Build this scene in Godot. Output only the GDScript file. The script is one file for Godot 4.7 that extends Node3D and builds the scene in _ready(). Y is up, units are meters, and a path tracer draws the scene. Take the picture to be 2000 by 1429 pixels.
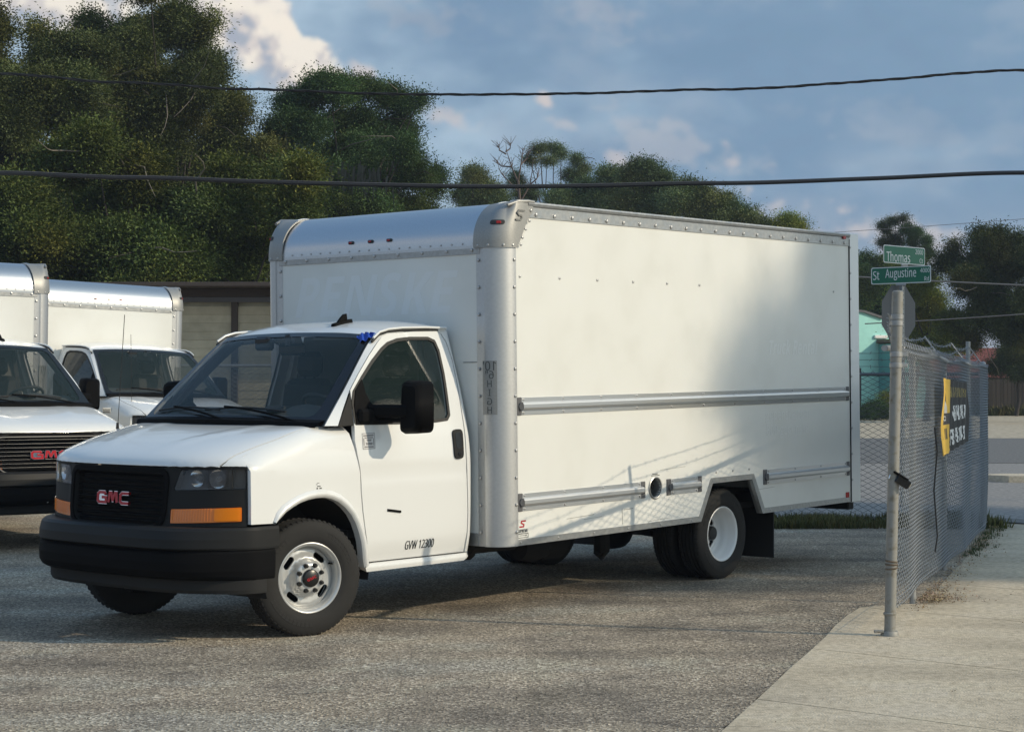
extends Node3D

# x right, y up, the camera looks along -z. "D" below is the distance ahead of the camera (z = -D).
const HC := 1.62            # eye height
var M := {}                 # materials
var rng := RandomNumberGenerator.new()
var names := {}


class Geo:
	var v := PackedVector3Array()
	var n := PackedVector3Array()
	var t := PackedVector2Array()
	var c := PackedColorArray()
	var col := Color(1, 1, 1)
	var flip := false
	var xf := Transform3D()
	var moved := false

	func put_xf(x: Transform3D) -> Geo:
		xf = x
		moved = x != Transform3D()
		return self

	func tri(a: Vector3, b: Vector3, d: Vector3, na: Vector3, nb: Vector3, nd: Vector3, ua := Vector2.ZERO, ub := Vector2.ZERO, ud := Vector2.ZERO) -> void:
		if moved:
			a = xf * a; b = xf * b; d = xf * d
			na = xf.basis * na; nb = xf.basis * nb; nd = xf.basis * nd
		if flip:
			a.z = -a.z; b.z = -b.z; d.z = -d.z; na.z = -na.z; nb.z = -nb.z; nd.z = -nd.z
		var g := (d - a).cross(b - a)
		if g.length_squared() < 1e-16:
			return
		if g.dot(na + nb + nd) >= 0.0:
			v.append(a); v.append(b); v.append(d)
			n.append(na); n.append(nb); n.append(nd)
			t.append(ua); t.append(ub); t.append(ud)
		else:
			v.append(a); v.append(d); v.append(b)
			n.append(na); n.append(nd); n.append(nb)
			t.append(ua); t.append(ud); t.append(ub)
		c.append(col); c.append(col); c.append(col)

	func flat(a: Vector3, b: Vector3, d: Vector3, out: Vector3) -> void:
		var g := (d - a).cross(b - a).normalized()
		if g.dot(out) < 0.0:
			g = -g
		tri(a, b, d, g, g, g)

	func quad(a: Vector3, b: Vector3, d: Vector3, e: Vector3, out: Vector3) -> void:
		flat(a, b, d, out)
		flat(a, d, e, out)

	func uvquad(a: Vector3, b: Vector3, d: Vector3, e: Vector3, out: Vector3) -> void:   # a = top left, b = top right, d = bottom right
		var g := (d - a).cross(b - a).normalized()
		if g.dot(out) < 0.0:
			g = -g
		tri(a, b, d, g, g, g, Vector2(0, 0), Vector2(1, 0), Vector2(1, 1))
		tri(a, d, e, g, g, g, Vector2(0, 0), Vector2(1, 1), Vector2(0, 1))

	func box(p: Vector3, s: Vector3, b := 0.0, bs := Basis()) -> Geo:
		var h := s * 0.5
		b = minf(b, minf(h.x, minf(h.y, h.z)) * 0.95)
		var i := h - Vector3(b, b, b)
		for ax in 3:
			for sg in [-1.0, 1.0]:
				var u := (ax + 1) % 3
				var w := (ax + 2) % 3
				var q := []
				for k in [[-1, -1], [1, -1], [1, 1], [-1, 1]]:
					var e := Vector3()
					e[ax] = h[ax] * sg
					e[u] = i[u] * k[0]
					e[w] = i[w] * k[1]
					q.append(p + bs * e)
				var o := Vector3()
				o[ax] = sg
				quad(q[0], q[1], q[2], q[3], bs * o)
		if b <= 0.0:
			return self
		for ax in 3:
			var u := (ax + 1) % 3
			var w := (ax + 2) % 3
			for su in [-1.0, 1.0]:
				for sw in [-1.0, 1.0]:
					var q := []
					for k in [[-1, 0], [1, 0], [1, 1], [-1, 1]]:
						var e := Vector3()
						e[ax] = i[ax] * k[0]
						e[u] = (h[u] if k[1] == 0 else i[u]) * su
						e[w] = (i[w] if k[1] == 0 else h[w]) * sw
						q.append(p + bs * e)
					var o := Vector3()
					o[u] = su
					o[w] = sw
					quad(q[0], q[1], q[2], q[3], bs * o)
		for sx in [-1.0, 1.0]:
			for sy in [-1.0, 1.0]:
				for sz in [-1.0, 1.0]:
					flat(p + bs * Vector3(h.x * sx, i.y * sy, i.z * sz), p + bs * Vector3(i.x * sx, h.y * sy, i.z * sz), p + bs * Vector3(i.x * sx, i.y * sy, h.z * sz), bs * Vector3(sx, sy, sz))
		return self

	func tube(path: Array, r, sides := 8, caps := true) -> Geo:   # r: a number or a list of radii
		var m := path.size()
		var side := Vector3.ZERO
		var rings := []
		var outs := []
		for k in m:
			var dir: Vector3 = ((path[mini(k + 1, m - 1)] as Vector3) - (path[maxi(k - 1, 0)] as Vector3)).normalized()
			if side == Vector3.ZERO:
				side = dir.cross(Vector3.UP if absf(dir.y) < 0.9 else Vector3.RIGHT).normalized()
			side = (side - dir * side.dot(dir)).normalized()
			var up := side.cross(dir)
			var rr: float = r[k] if r is Array else r
			var a := PackedVector3Array()
			var b := PackedVector3Array()
			for j in sides + 1:
				var f := TAU * j / sides
				var o := side * cos(f) + up * sin(f)
				a.append((path[k] as Vector3) + o * rr)
				b.append(o)
			rings.append(a)
			outs.append(b)
		for k in m - 1:
			for j in sides:
				tri(rings[k][j], rings[k][j + 1], rings[k + 1][j + 1], outs[k][j], outs[k][j + 1], outs[k + 1][j + 1])
				tri(rings[k][j], rings[k + 1][j + 1], rings[k + 1][j], outs[k][j], outs[k + 1][j + 1], outs[k + 1][j])
		if caps:
			for e in [0, m - 1]:
				var o: Vector3 = (path[0] - path[1]) if e == 0 else (path[m - 1] - path[m - 2])
				for j in sides:
					flat(path[e], rings[e][j], rings[e][j + 1], o)
		return self

	func lathe(prof: Array, sides := 48, p := Vector3.ZERO, bs := Basis()) -> Geo:   # [(radius, along z)], outside on the left of the walk when z grows
		var m := prof.size()
		var segn := []
		for k in m - 1:
			var d: Vector2 = prof[k + 1] - prof[k]
			segn.append(Vector2(d.y, -d.x).normalized())
		for k in m - 1:
			var na: Vector2 = segn[k]
			var nb: Vector2 = segn[k]
			if k > 0 and segn[k].dot(segn[k - 1]) > 0.7:
				na = (segn[k] + segn[k - 1]).normalized()
			if k < m - 2 and segn[k].dot(segn[k + 1]) > 0.7:
				nb = (segn[k] + segn[k + 1]).normalized()
			for j in sides:
				var c0 := cos(TAU * j / sides)
				var s0 := sin(TAU * j / sides)
				var c1 := cos(TAU * (j + 1) / sides)
				var s1 := sin(TAU * (j + 1) / sides)
				var A: Vector2 = prof[k]
				var B: Vector2 = prof[k + 1]
				var a := p + bs * Vector3(A.x * c0, A.x * s0, A.y)
				var b := p + bs * Vector3(A.x * c1, A.x * s1, A.y)
				var d := p + bs * Vector3(B.x * c1, B.x * s1, B.y)
				var e := p + bs * Vector3(B.x * c0, B.x * s0, B.y)
				var n0 := bs * Vector3(na.x * c0, na.x * s0, na.y)
				var n1 := bs * Vector3(na.x * c1, na.x * s1, na.y)
				var n2 := bs * Vector3(nb.x * c1, nb.x * s1, nb.y)
				var n3 := bs * Vector3(nb.x * c0, nb.x * s0, nb.y)
				tri(a, b, d, n0, n1, n2)
				tri(a, d, e, n0, n2, n3)
		return self

	func prism(poly: PackedVector2Array, z0: float, z1: float, f = null) -> Geo:   # f turns (x, y, z) into a place
		var g := func(p: Vector3) -> Vector3: return f.call(p) if f != null else p
		var ix := Geometry2D.triangulate_polygon(poly)
		for k in range(0, ix.size(), 3):
			for z in [z0, z1]:
				var a: Vector3 = g.call(Vector3(poly[ix[k]].x, poly[ix[k]].y, z))
				var b: Vector3 = g.call(Vector3(poly[ix[k + 1]].x, poly[ix[k + 1]].y, z))
				var d: Vector3 = g.call(Vector3(poly[ix[k + 2]].x, poly[ix[k + 2]].y, z))
				var o: Vector3 = g.call(Vector3(poly[ix[k]].x, poly[ix[k]].y, 2 * z1 - z0 if z == z1 else 2 * z0 - z1)) - a
				flat(a, b, d, o)
		var cw := Geometry2D.is_polygon_clockwise(poly)
		for k in poly.size():
			var p := poly[k]
			var q := poly[(k + 1) % poly.size()]
			var o2 := Vector2(q.y - p.y, p.x - q.x) * (-1.0 if cw else 1.0)
			var a: Vector3 = g.call(Vector3(p.x, p.y, z0))
			var o: Vector3 = g.call(Vector3(p.x + o2.x * 0.01, p.y + o2.y * 0.01, z0)) - a
			quad(a, g.call(Vector3(q.x, q.y, z0)), g.call(Vector3(q.x, q.y, z1)), g.call(Vector3(p.x, p.y, z1)), o)
		return self

	static func pip(p: Vector2, poly: PackedVector2Array) -> bool:
		return Geometry2D.is_point_in_polygon(p, poly)

	# a curved panel: f maps the plane to a place; outline and holes are cut out of it, and its edges are turned inwards by rim
	func sheet(f: Callable, outer: PackedVector2Array, holes: Array, cell: Vector2, out: Vector3, rim := 0.02) -> Geo:
		var lo := outer[0]
		var hi := outer[0]
		for p in outer:
			lo = lo.min(p)
			hi = hi.max(p)
		var nx := maxi(1, ceili((hi.x - lo.x) / cell.x))
		var ny := maxi(1, ceili((hi.y - lo.y) / cell.y))
		var d := (hi - lo) / Vector2(nx, ny)
		var eps := 0.002
		var at := func(p: Vector2) -> Array:
			var a: Vector3 = f.call(p)
			var du: Vector3 = (f.call(p + Vector2(eps, 0)) as Vector3) - (f.call(p - Vector2(eps, 0)) as Vector3)
			var dv: Vector3 = (f.call(p + Vector2(0, eps)) as Vector3) - (f.call(p - Vector2(0, eps)) as Vector3)
			var g := du.cross(dv).normalized()
			if g.dot(out) < 0.0:
				g = -g
			return [a, g, p]
		var grid := {}
		for j in ny + 1:
			for i in nx + 1:
				var p := lo + d * Vector2(i, j)
				var inside := Geometry2D.is_point_in_polygon(p, outer)
				for h in holes:
					if inside and Geometry2D.is_point_in_polygon(p, h):
						inside = false
				grid[Vector2i(i, j)] = inside
		var cache := {}
		for j in ny:
			for i in nx:
				var k := [Vector2i(i, j), Vector2i(i + 1, j), Vector2i(i + 1, j + 1), Vector2i(i, j + 1)]
				var rect := PackedVector2Array([lo + d * Vector2(k[0]), lo + d * Vector2(k[1]), lo + d * Vector2(k[2]), lo + d * Vector2(k[3])])
				var full: bool = grid[k[0]] and grid[k[1]] and grid[k[2]] and grid[k[3]]
				if full:
					for h in holes + [outer]:
						for p in h:
							if p.x >= rect[0].x and p.x <= rect[2].x and p.y >= rect[0].y and p.y <= rect[2].y:
								full = false
				var pieces := [rect]
				if not full:
					pieces = Geometry2D.intersect_polygons(rect, outer)
					for h in holes:
						var next := []
						for q in pieces:
							for r in Geometry2D.clip_polygons(q, h):
								if not Geometry2D.is_polygon_clockwise(r):
									next.append(r)
						pieces = next
				for q in pieces:
					var pts := []
					for p in q:
						if not cache.has(p):
							cache[p] = at.call(p)
						pts.append(cache[p])
					var ix: PackedInt32Array = PackedInt32Array([0, 1, 2, 0, 2, 3]) if full else Geometry2D.triangulate_polygon(q)
					for m in range(0, ix.size(), 3):
						var a: Array = pts[ix[m]]
						var b: Array = pts[ix[m + 1]]
						var e: Array = pts[ix[m + 2]]
						tri(a[0], b[0], e[0], a[1], b[1], e[1], a[2], b[2], e[2])
		if rim != 0.0:
			for loop in [outer] + holes:
				for k in loop.size():
					var p: Vector2 = loop[k]
					var q: Vector2 = loop[(k + 1) % loop.size()]
					var steps := maxi(1, ceili(((q - p) / cell).length()))
					for s in steps:
						var A: Array = at.call(p.lerp(q, float(s) / steps))
						var B: Array = at.call(p.lerp(q, float(s + 1) / steps))
						var ac: Vector3 = A[0] - A[1] * rim
						var bc: Vector3 = B[0] - B[1] * rim
						var o := ((B[0] as Vector3) - (A[0] as Vector3)).cross(A[1])
						var w: Vector2 = p.lerp(q, (s + 0.5) / steps) + Vector2(q.y - p.y, p.x - q.x).normalized() * 0.003
						var ins := Geometry2D.is_point_in_polygon(w, outer)
						for h in holes:
							if Geometry2D.is_point_in_polygon(w, h):
								ins = false
						var ow: Vector3 = (f.call(w) as Vector3) - (f.call(p.lerp(q, (s + 0.5) / steps)) as Vector3)
						if o.dot(ow) < 0.0:
							o = -o
						if ins:
							o = -o
						quad(A[0], B[0], bc, ac, o)
		return self

	func strip(a: Array, b: Array, out: Vector3) -> Geo:   # a smooth band between two lines
		var m := a.size()
		var nn := []
		var turned := 0.0
		for k in m:
			var du: Vector3 = a[mini(k + 1, m - 1)] - a[maxi(k - 1, 0)]
			var g: Vector3 = du.cross(b[k] - a[k]).normalized()
			turned += g.dot(out)
			nn.append(g)
		if turned < 0.0:
			for k in m:
				nn[k] = -nn[k]
		for k in m - 1:
			tri(a[k], a[k + 1], b[k + 1], nn[k], nn[k + 1], nn[k + 1])
			tri(a[k], b[k + 1], b[k], nn[k], nn[k + 1], nn[k])
		return self

	func mesh(colored := false) -> ArrayMesh:
		var arr := []
		arr.resize(Mesh.ARRAY_MAX)
		arr[Mesh.ARRAY_VERTEX] = v
		arr[Mesh.ARRAY_NORMAL] = n
		arr[Mesh.ARRAY_TEX_UV] = t
		if colored:
			arr[Mesh.ARRAY_COLOR] = c
		var m := ArrayMesh.new()
		m.add_surface_from_arrays(Mesh.PRIMITIVE_TRIANGLES, arr)
		return m


# ---------------------------------------------------------------- helpers
func P(x: float, y: float, d: float) -> Vector3:
	return Vector3(x, y, -d)


func at(u: float, v: float, d: float) -> Vector3:   # a place at the distance d, from where it stands in a 2000 pixel wide survey picture
	return Vector3((u - 1000.0) / 3504.0 * d, HC + (749.0 - v) / 3504.0 * d, -d)


func numbered(called: String) -> String:
	var k: int = names.get(called, 0)
	names[called] = k + 1
	return called if k == 0 else "%s_%03d" % [called, k]


func part(called: String, g, mat: Material, parent: Node, colored := false) -> MeshInstance3D:
	var o := MeshInstance3D.new()
	o.mesh = g.mesh(colored) if g is Geo else g
	o.material_override = mat
	var n := called
	var k := 0
	while parent.has_node(NodePath(n)):
		k += 1
		n = "%s_%03d" % [called, k]
	o.name = n
	parent.add_child(o, true)
	return o


func tag(o: Node, label := "", category := "", group := "", kind := "") -> Node:
	if label: o.set_meta("label", label)
	if category: o.set_meta("category", category)
	if group: o.set_meta("group", group)
	if kind: o.set_meta("kind", kind)
	return o


func thing(called: String, label: String, category: String, where := Vector3.ZERO, turn := 0.0, group := "") -> Node3D:
	var o := Node3D.new()
	o.name = numbered(called)
	add_child(o)
	o.position = where
	o.rotation.y = turn
	tag(o, label, category, group)
	return o


func solo(called: String, g, mat: Material, label := "", category := "", group := "", kind := "", colored := false) -> MeshInstance3D:
	var o := MeshInstance3D.new()
	o.mesh = g.mesh(colored) if g is Geo else g
	o.material_override = mat
	o.name = numbered(called)
	add_child(o)
	tag(o, label, category, group, kind)
	return o


func mat(called: String, r: float, g: float, b: float, rough := 0.6, metal := 0.0) -> StandardMaterial3D:
	var m := StandardMaterial3D.new()
	m.resource_name = called
	m.albedo_color = Color(r, g, b).linear_to_srgb()
	m.roughness = rough
	m.metallic = metal
	M[called] = m
	return m


func noise(seed_: int, freq: float, oct := 4, kind := FastNoiseLite.TYPE_SIMPLEX_SMOOTH) -> FastNoiseLite:
	var f := FastNoiseLite.new()
	f.seed = seed_
	f.noise_type = kind
	f.frequency = freq
	f.fractal_octaves = oct
	return f


func ntex(f: FastNoiseLite, size: int, stops: Array, normal := 0.0) -> NoiseTexture2D:
	var t := NoiseTexture2D.new()
	t.width = size
	t.height = size
	t.seamless = true
	t.noise = f
	if normal > 0.0:
		t.as_normal_map = true
		t.bump_strength = normal
	elif stops:
		var g := Gradient.new()
		g.offsets = PackedFloat32Array(stops.map(func(s): return s[0]))
		g.colors = PackedColorArray(stops.map(func(s): return Color(s[1], s[2], s[3]).linear_to_srgb()))
		t.color_ramp = g
	return t


func tri_map(m: StandardMaterial3D, scale: float, world := true) -> void:
	m.uv1_triplanar = true
	m.uv1_world_triplanar = world
	m.uv1_scale = Vector3(scale, scale, scale)


func text(st: Geo, s: String, bold: bool, height: float, f: Callable, wide := 1.0, depth := 0.002) -> void:   # letters of the given capital height, centred, mapped by f
	var tm := TextMesh.new()
	var sf := SystemFont.new()
	sf.font_names = PackedStringArray(["Droid Sans"])
	if bold: sf.font_weight = 700
	tm.font = sf
	tm.font_size = 64
	tm.pixel_size = 0.01
	tm.depth = 0.01
	tm.text = s
	var arr := tm.get_mesh_arrays()
	var vs: PackedVector3Array = arr[Mesh.ARRAY_VERTEX]
	var ns: PackedVector3Array = arr[Mesh.ARRAY_NORMAL]
	var ix: PackedInt32Array = arr[Mesh.ARRAY_INDEX]
	var lo := Vector3.INF
	var hi := -Vector3.INF
	for p in vs:
		lo = lo.min(p)
		hi = hi.max(p)
	var k := height / 0.457
	for i in range(0, ix.size(), 3):
		var q := []
		var o := Vector3.ZERO
		for j in 3:
			var p := vs[ix[i + j]]
			q.append(f.call(Vector3((p.x - (lo.x + hi.x) * 0.5) * k * wide, (p.y - lo.y) * k - height * 0.5, depth if p.z > 0 else 0.0)))
		var p0 := vs[ix[i]]
		var nn := ns[ix[i]]
		var a: Vector3 = f.call(Vector3((p0.x - (lo.x + hi.x) * 0.5) * k * wide, (p0.y - lo.y) * k - height * 0.5, depth if p0.z > 0 else 0.0))
		var b: Vector3 = f.call(Vector3((p0.x - (lo.x + hi.x) * 0.5) * k * wide + nn.x * 0.001, (p0.y - lo.y) * k - height * 0.5 + nn.y * 0.001, (depth if p0.z > 0 else 0.0) + nn.z * 0.001))
		o = b - a
		st.flat(q[0], q[1], q[2], o)


static func ss(a: float, b: float, x: float) -> float:
	return smoothstep(a, b, x)


func lerp_table(x: float, t: Array) -> float:
	if x <= t[0][0]: return t[0][1]
	for k in t.size() - 1:
		if x <= t[k + 1][0]:
			return lerpf(t[k][1], t[k + 1][1], (x - t[k][0]) / (t[k + 1][0] - t[k][0]))
	return t[-1][1]


func smooth_table(x: float, t: Array) -> float:   # a smooth curve through the points
	var m := t.size()
	if x <= t[0][0]: return t[0][1]
	if x >= t[m - 1][0]: return t[m - 1][1]
	for k in m - 1:
		if x <= t[k + 1][0]:
			var h: float = t[k + 1][0] - t[k][0]
			var s: float = (x - t[k][0]) / h
			var d0: float = (t[k + 1][1] - t[k][1]) / h
			var ma: float = d0 if k == 0 else (t[k + 1][1] - t[k - 1][1]) / (t[k + 1][0] - t[k - 1][0])
			var mb: float = d0 if k == m - 2 else (t[k + 2][1] - t[k][1]) / (t[k + 2][0] - t[k][0])
			return cubic_interpolate_h(t[k][1], t[k + 1][1], ma * h, mb * h, s)
	return t[-1][1]


func cubic_interpolate_h(a: float, b: float, ma: float, mb: float, s: float) -> float:
	var s2 := s * s
	var s3 := s2 * s
	return a * (2 * s3 - 3 * s2 + 1) + ma * (s3 - 2 * s2 + s) + b * (-2 * s3 + 3 * s2) + mb * (s3 - s2)


func rounded(pts: Array, r: float, seg := 4) -> PackedVector2Array:   # a polygon with rounded corners
	var out := PackedVector2Array()
	var m := pts.size()
	for k in m:
		var p: Vector2 = pts[k]
		var a: Vector2 = pts[(k + m - 1) % m]
		var b: Vector2 = pts[(k + 1) % m]
		var ra := minf(r, 0.45 * p.distance_to(a))
		var rb := minf(r, 0.45 * p.distance_to(b))
		var A := p + (a - p).normalized() * ra
		var B := p + (b - p).normalized() * rb
		for s in seg + 1:
			var f := float(s) / seg
			out.append(A.lerp(p, f).lerp(p.lerp(B, f), f))
	return out


func v2(a: Array) -> PackedVector2Array:
	var o := PackedVector2Array()
	for k in range(0, a.size(), 2):
		o.append(Vector2(a[k], a[k + 1]))
	return o


# ---------------------------------------------------------------- sky
var n_big := noise(3, 1.0, 5)
var n_mid := noise(8, 1.0, 5)
var n_cum := noise(21, 1.0, 6)
const SUN_AZ := 105.0
const SUN_EL := 28.0


func sky_color(az: float, el: float) -> Color:
	var a := deg_to_rad(az)
	var e := deg_to_rad(el)
	var d := Vector3(sin(a) * cos(e), sin(e), -cos(a) * cos(e))
	var q := d * 4.5
	var big := n_big.get_noise_3d(q.x, q.y * 2.2, q.z) + 0.30 * n_mid.get_noise_3d(q.x * 3.1, q.y * 6.0, q.z * 3.1)
	# pale blue air on the left giving way to a broad slate blue cloud sheet on the right
	var slate := ss(-0.45, 0.55, big + 0.95 * (ss(-6, 5, az) * ss(85, 40, az)) - 0.32)
	var air := Color(.40, .54, .69).lerp(Color(.20, .36, .60), ss(11, 30, el)).lerp(Color(.10, .21, .46), ss(30, 90, el))
	var c := air.lerp(Color(.175, .288, .450), 0.9 * slate)
	c = c.lerp(Color(.45, .47, .52), 0.85 * ss(6.5, 0.0, el))
	# veils a little lighter and darker than what lies behind
	var p := d * 10.0
	var veil := n_mid.get_noise_3d(p.x + 5.0, p.y * 2.4, p.z) + 0.35 * n_big.get_noise_3d(p.x * 3.3, p.y * 5.0, p.z * 3.3)
	c = c.lerp(Color(.36, .44, .56), 0.30 * ss(0.0, 0.6, veil))
	c = c.lerp(Color(.17, .28, .43), 0.35 * ss(0.05, -0.55, veil))
	# scraps of cloud that catch a rosy light: [azimuth, height, half width, half height, strength, how rosy]
	for h in [[-2.1, 8.5, 1.1, .55, .55, 1.0], [1.05, 8.95, .34, .42, .85, 1.0], [1.8, 8.25, .8, .30, .45, .9], [3.4, 7.1, .75, .32, .6, 1.0], [6.9, 7.4, .5, .5, .55, .9], [-1.4, 9.7, .4, .10, .7, .8], [-4.9, 9.85, .6, .32, .8, 1.0], [4.9, 7.6, 2.6, .9, .40, .4], [8.4, 5.1, 2.6, .8, .62, .7], [13.2, 4.4, 2.6, 1.0, .68, .7], [12.4, 8.0, 3.4, .8, .16, .05], [9.0, 8.6, 2.2, .45, .12, .0], [-3.0, 11.6, 2.0, .8, .25, .3], [3.0, 11.8, 1.6, 1.0, .30, .3], [6.0, 6.2, 2.0, .5, .3, .8], [-26, 9, 3, 1.2, .6, .8], [30, 8, 4, 1.4, .5, .8], [-70, 14, 6, 2, .5, .6], [120, 12, 7, 2, .5, .6], [-140, 16, 8, 3, .5, .5]]:
		var dx := wrapf(az - h[0], -180, 180)
		var dy: float = el - h[1]
		if absf(dx) > h[2] * 2.0 or absf(dy) > h[3] * 2.4:
			continue
		var w := d * 55.0
		var n := n_cum.get_noise_3d(w.x, w.y * 1.4, w.z) * 1.1 + n_mid.get_noise_3d(w.x * .3, w.y * .5, w.z * .3) * .8
		var k := ss(0.05, 1.0, 1.0 - (Vector2(dx, dy + dx * .25) / Vector2(h[2], h[3])).length() + n)
		c = c.lerp(Color(.44, .48, .56).lerp(Color(.66, .60, .60), h[5]), h[4] * k)
	# heaped clouds
	for h in [[-8.8, 11.4, 2.0, 1.4, 0.25], [-7.4, 10.3, 2.2, 1.15, 0.35], [-14.2, 11.9, 3.0, 1.6, 0.0], [-6.3, 9.4, 1.1, .55, 0.3], [38, 12, 9, 4, 0.1], [-48, 14, 9, 5, 0.0], [75, 20, 12, 5, 0.0], [-95, 18, 12, 6, 0.0], [150, 16, 14, 6, 0.0], [-150, 20, 14, 7, 0.0]]:
		var dx := wrapf(az - h[0], -180, 180)
		var dy: float = el - h[1] - h[4] * dx * 0.0
		if absf(dx) > h[2] * 1.8 or absf(dy) > h[3] * 2.0:
			continue
		var rot := Vector2(dx, dy + h[4] * dx) / Vector2(h[2], h[3])
		var k := 46.0 if h[2] < 5 else 16.0
		var cu := d * k
		var sd := Vector3(cos(a), 0.9, sin(a)).normalized()
		var fold := func(q: Vector3) -> float: return 1.0 - absf(n_cum.get_noise_3d(q.x, q.y, q.z)) * 1.9
		var b1: float = fold.call(cu)
		var b2: float = fold.call(cu + sd * .30)
		var w1: float = fold.call(cu * .42 + Vector3(7, 3, 1))
		var w2: float = fold.call(cu * .42 + Vector3(7, 3, 1) + sd * .35)
		var low := n_big.get_noise_3d(cu.x * 0.35, cu.y * 0.35, cu.z * 0.35)
		var dens := 1.0 - rot.length() + 0.34 * (w1 - 0.6) + 0.16 * (b1 - .6) + 0.30 * low
		var lit := clampf(0.60 + 0.55 * (b1 - b2) + 0.75 * (w1 - w2) + 0.30 * rot.y + 0.14 * rot.x + 0.2 * low, 0.0, 1.0)
		var cc := Color(.40, .45, .55).lerp(Color(.68, .64, .64), ss(.15, .55, lit)).lerp(Color(.93, .87, .79), ss(.5, .95, lit))
		var edge := ss(-0.02, 0.16, dens) if rot.y > -0.1 else ss(-0.05, 0.6, dens)
		c = c.lerp(cc, edge * (0.96 if h[2] < 5 else 0.85))
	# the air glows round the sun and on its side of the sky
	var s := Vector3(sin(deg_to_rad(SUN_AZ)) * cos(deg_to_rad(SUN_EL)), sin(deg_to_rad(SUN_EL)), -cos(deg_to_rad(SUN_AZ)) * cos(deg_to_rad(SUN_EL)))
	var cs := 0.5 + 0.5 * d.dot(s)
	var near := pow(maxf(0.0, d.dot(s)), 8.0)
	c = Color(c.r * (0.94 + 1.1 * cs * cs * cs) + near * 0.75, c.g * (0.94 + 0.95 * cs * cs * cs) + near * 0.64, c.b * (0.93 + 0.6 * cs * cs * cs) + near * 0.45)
	if el < 0.0:
		c = Color(.16, .15, .13)
	return c


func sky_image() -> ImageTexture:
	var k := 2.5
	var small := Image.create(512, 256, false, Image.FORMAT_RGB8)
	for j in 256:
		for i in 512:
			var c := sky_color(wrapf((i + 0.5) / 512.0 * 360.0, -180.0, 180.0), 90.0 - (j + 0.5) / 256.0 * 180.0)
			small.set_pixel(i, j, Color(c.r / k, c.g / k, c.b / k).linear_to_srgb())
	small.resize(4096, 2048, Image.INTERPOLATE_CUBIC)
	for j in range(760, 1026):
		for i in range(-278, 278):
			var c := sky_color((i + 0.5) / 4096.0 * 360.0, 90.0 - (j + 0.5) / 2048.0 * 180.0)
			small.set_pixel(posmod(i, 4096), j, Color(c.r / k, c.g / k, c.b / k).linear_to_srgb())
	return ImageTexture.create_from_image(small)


func _ready() -> void:
	rng.seed = 11
	var cam := Camera3D.new()
	cam.name = "camera"
	cam.fov = 23.05
	cam.near = 0.1
	cam.far = 2000.0
	cam.position = Vector3(0, HC, 0)
	cam.rotation_degrees.x = 0.566
	add_child(cam)
	cam.current = true

	var env := Environment.new()
	env.background_mode = Environment.BG_SKY
	env.sky = Sky.new()
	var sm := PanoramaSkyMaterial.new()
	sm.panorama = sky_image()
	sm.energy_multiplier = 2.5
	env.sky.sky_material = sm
	env.tonemap_mode = Environment.TONE_MAPPER_LINEAR
	env.tonemap_exposure = 1.0
	env.sdfgi_enabled = true
	env.ssao_enabled = true
	env.ssil_enabled = true
	env.fog_enabled = true
	env.fog_density = 0.0005
	env.fog_light_color = Color(.86, .91, 1.0)
	var we := WorldEnvironment.new()
	we.name = "world"
	we.environment = env
	add_child(we)

	var sun := DirectionalLight3D.new()
	sun.name = "sun"
	sun.light_energy = 0.95
	sun.light_color = Color(1.0, .935, .82)
	sun.light_angular_distance = 0.5
	sun.shadow_enabled = true
	add_child(sun)
	var el := deg_to_rad(SUN_EL)
	sun.look_at_from_position(Vector3.ZERO, Vector3(-sin(deg_to_rad(SUN_AZ)) * cos(el), -sin(el), cos(deg_to_rad(SUN_AZ)) * cos(el)))

	materials()
	ground()
	buildings()
	trees()
	fences()
	trucks()
	signs()
	cables()
	litter()


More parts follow.
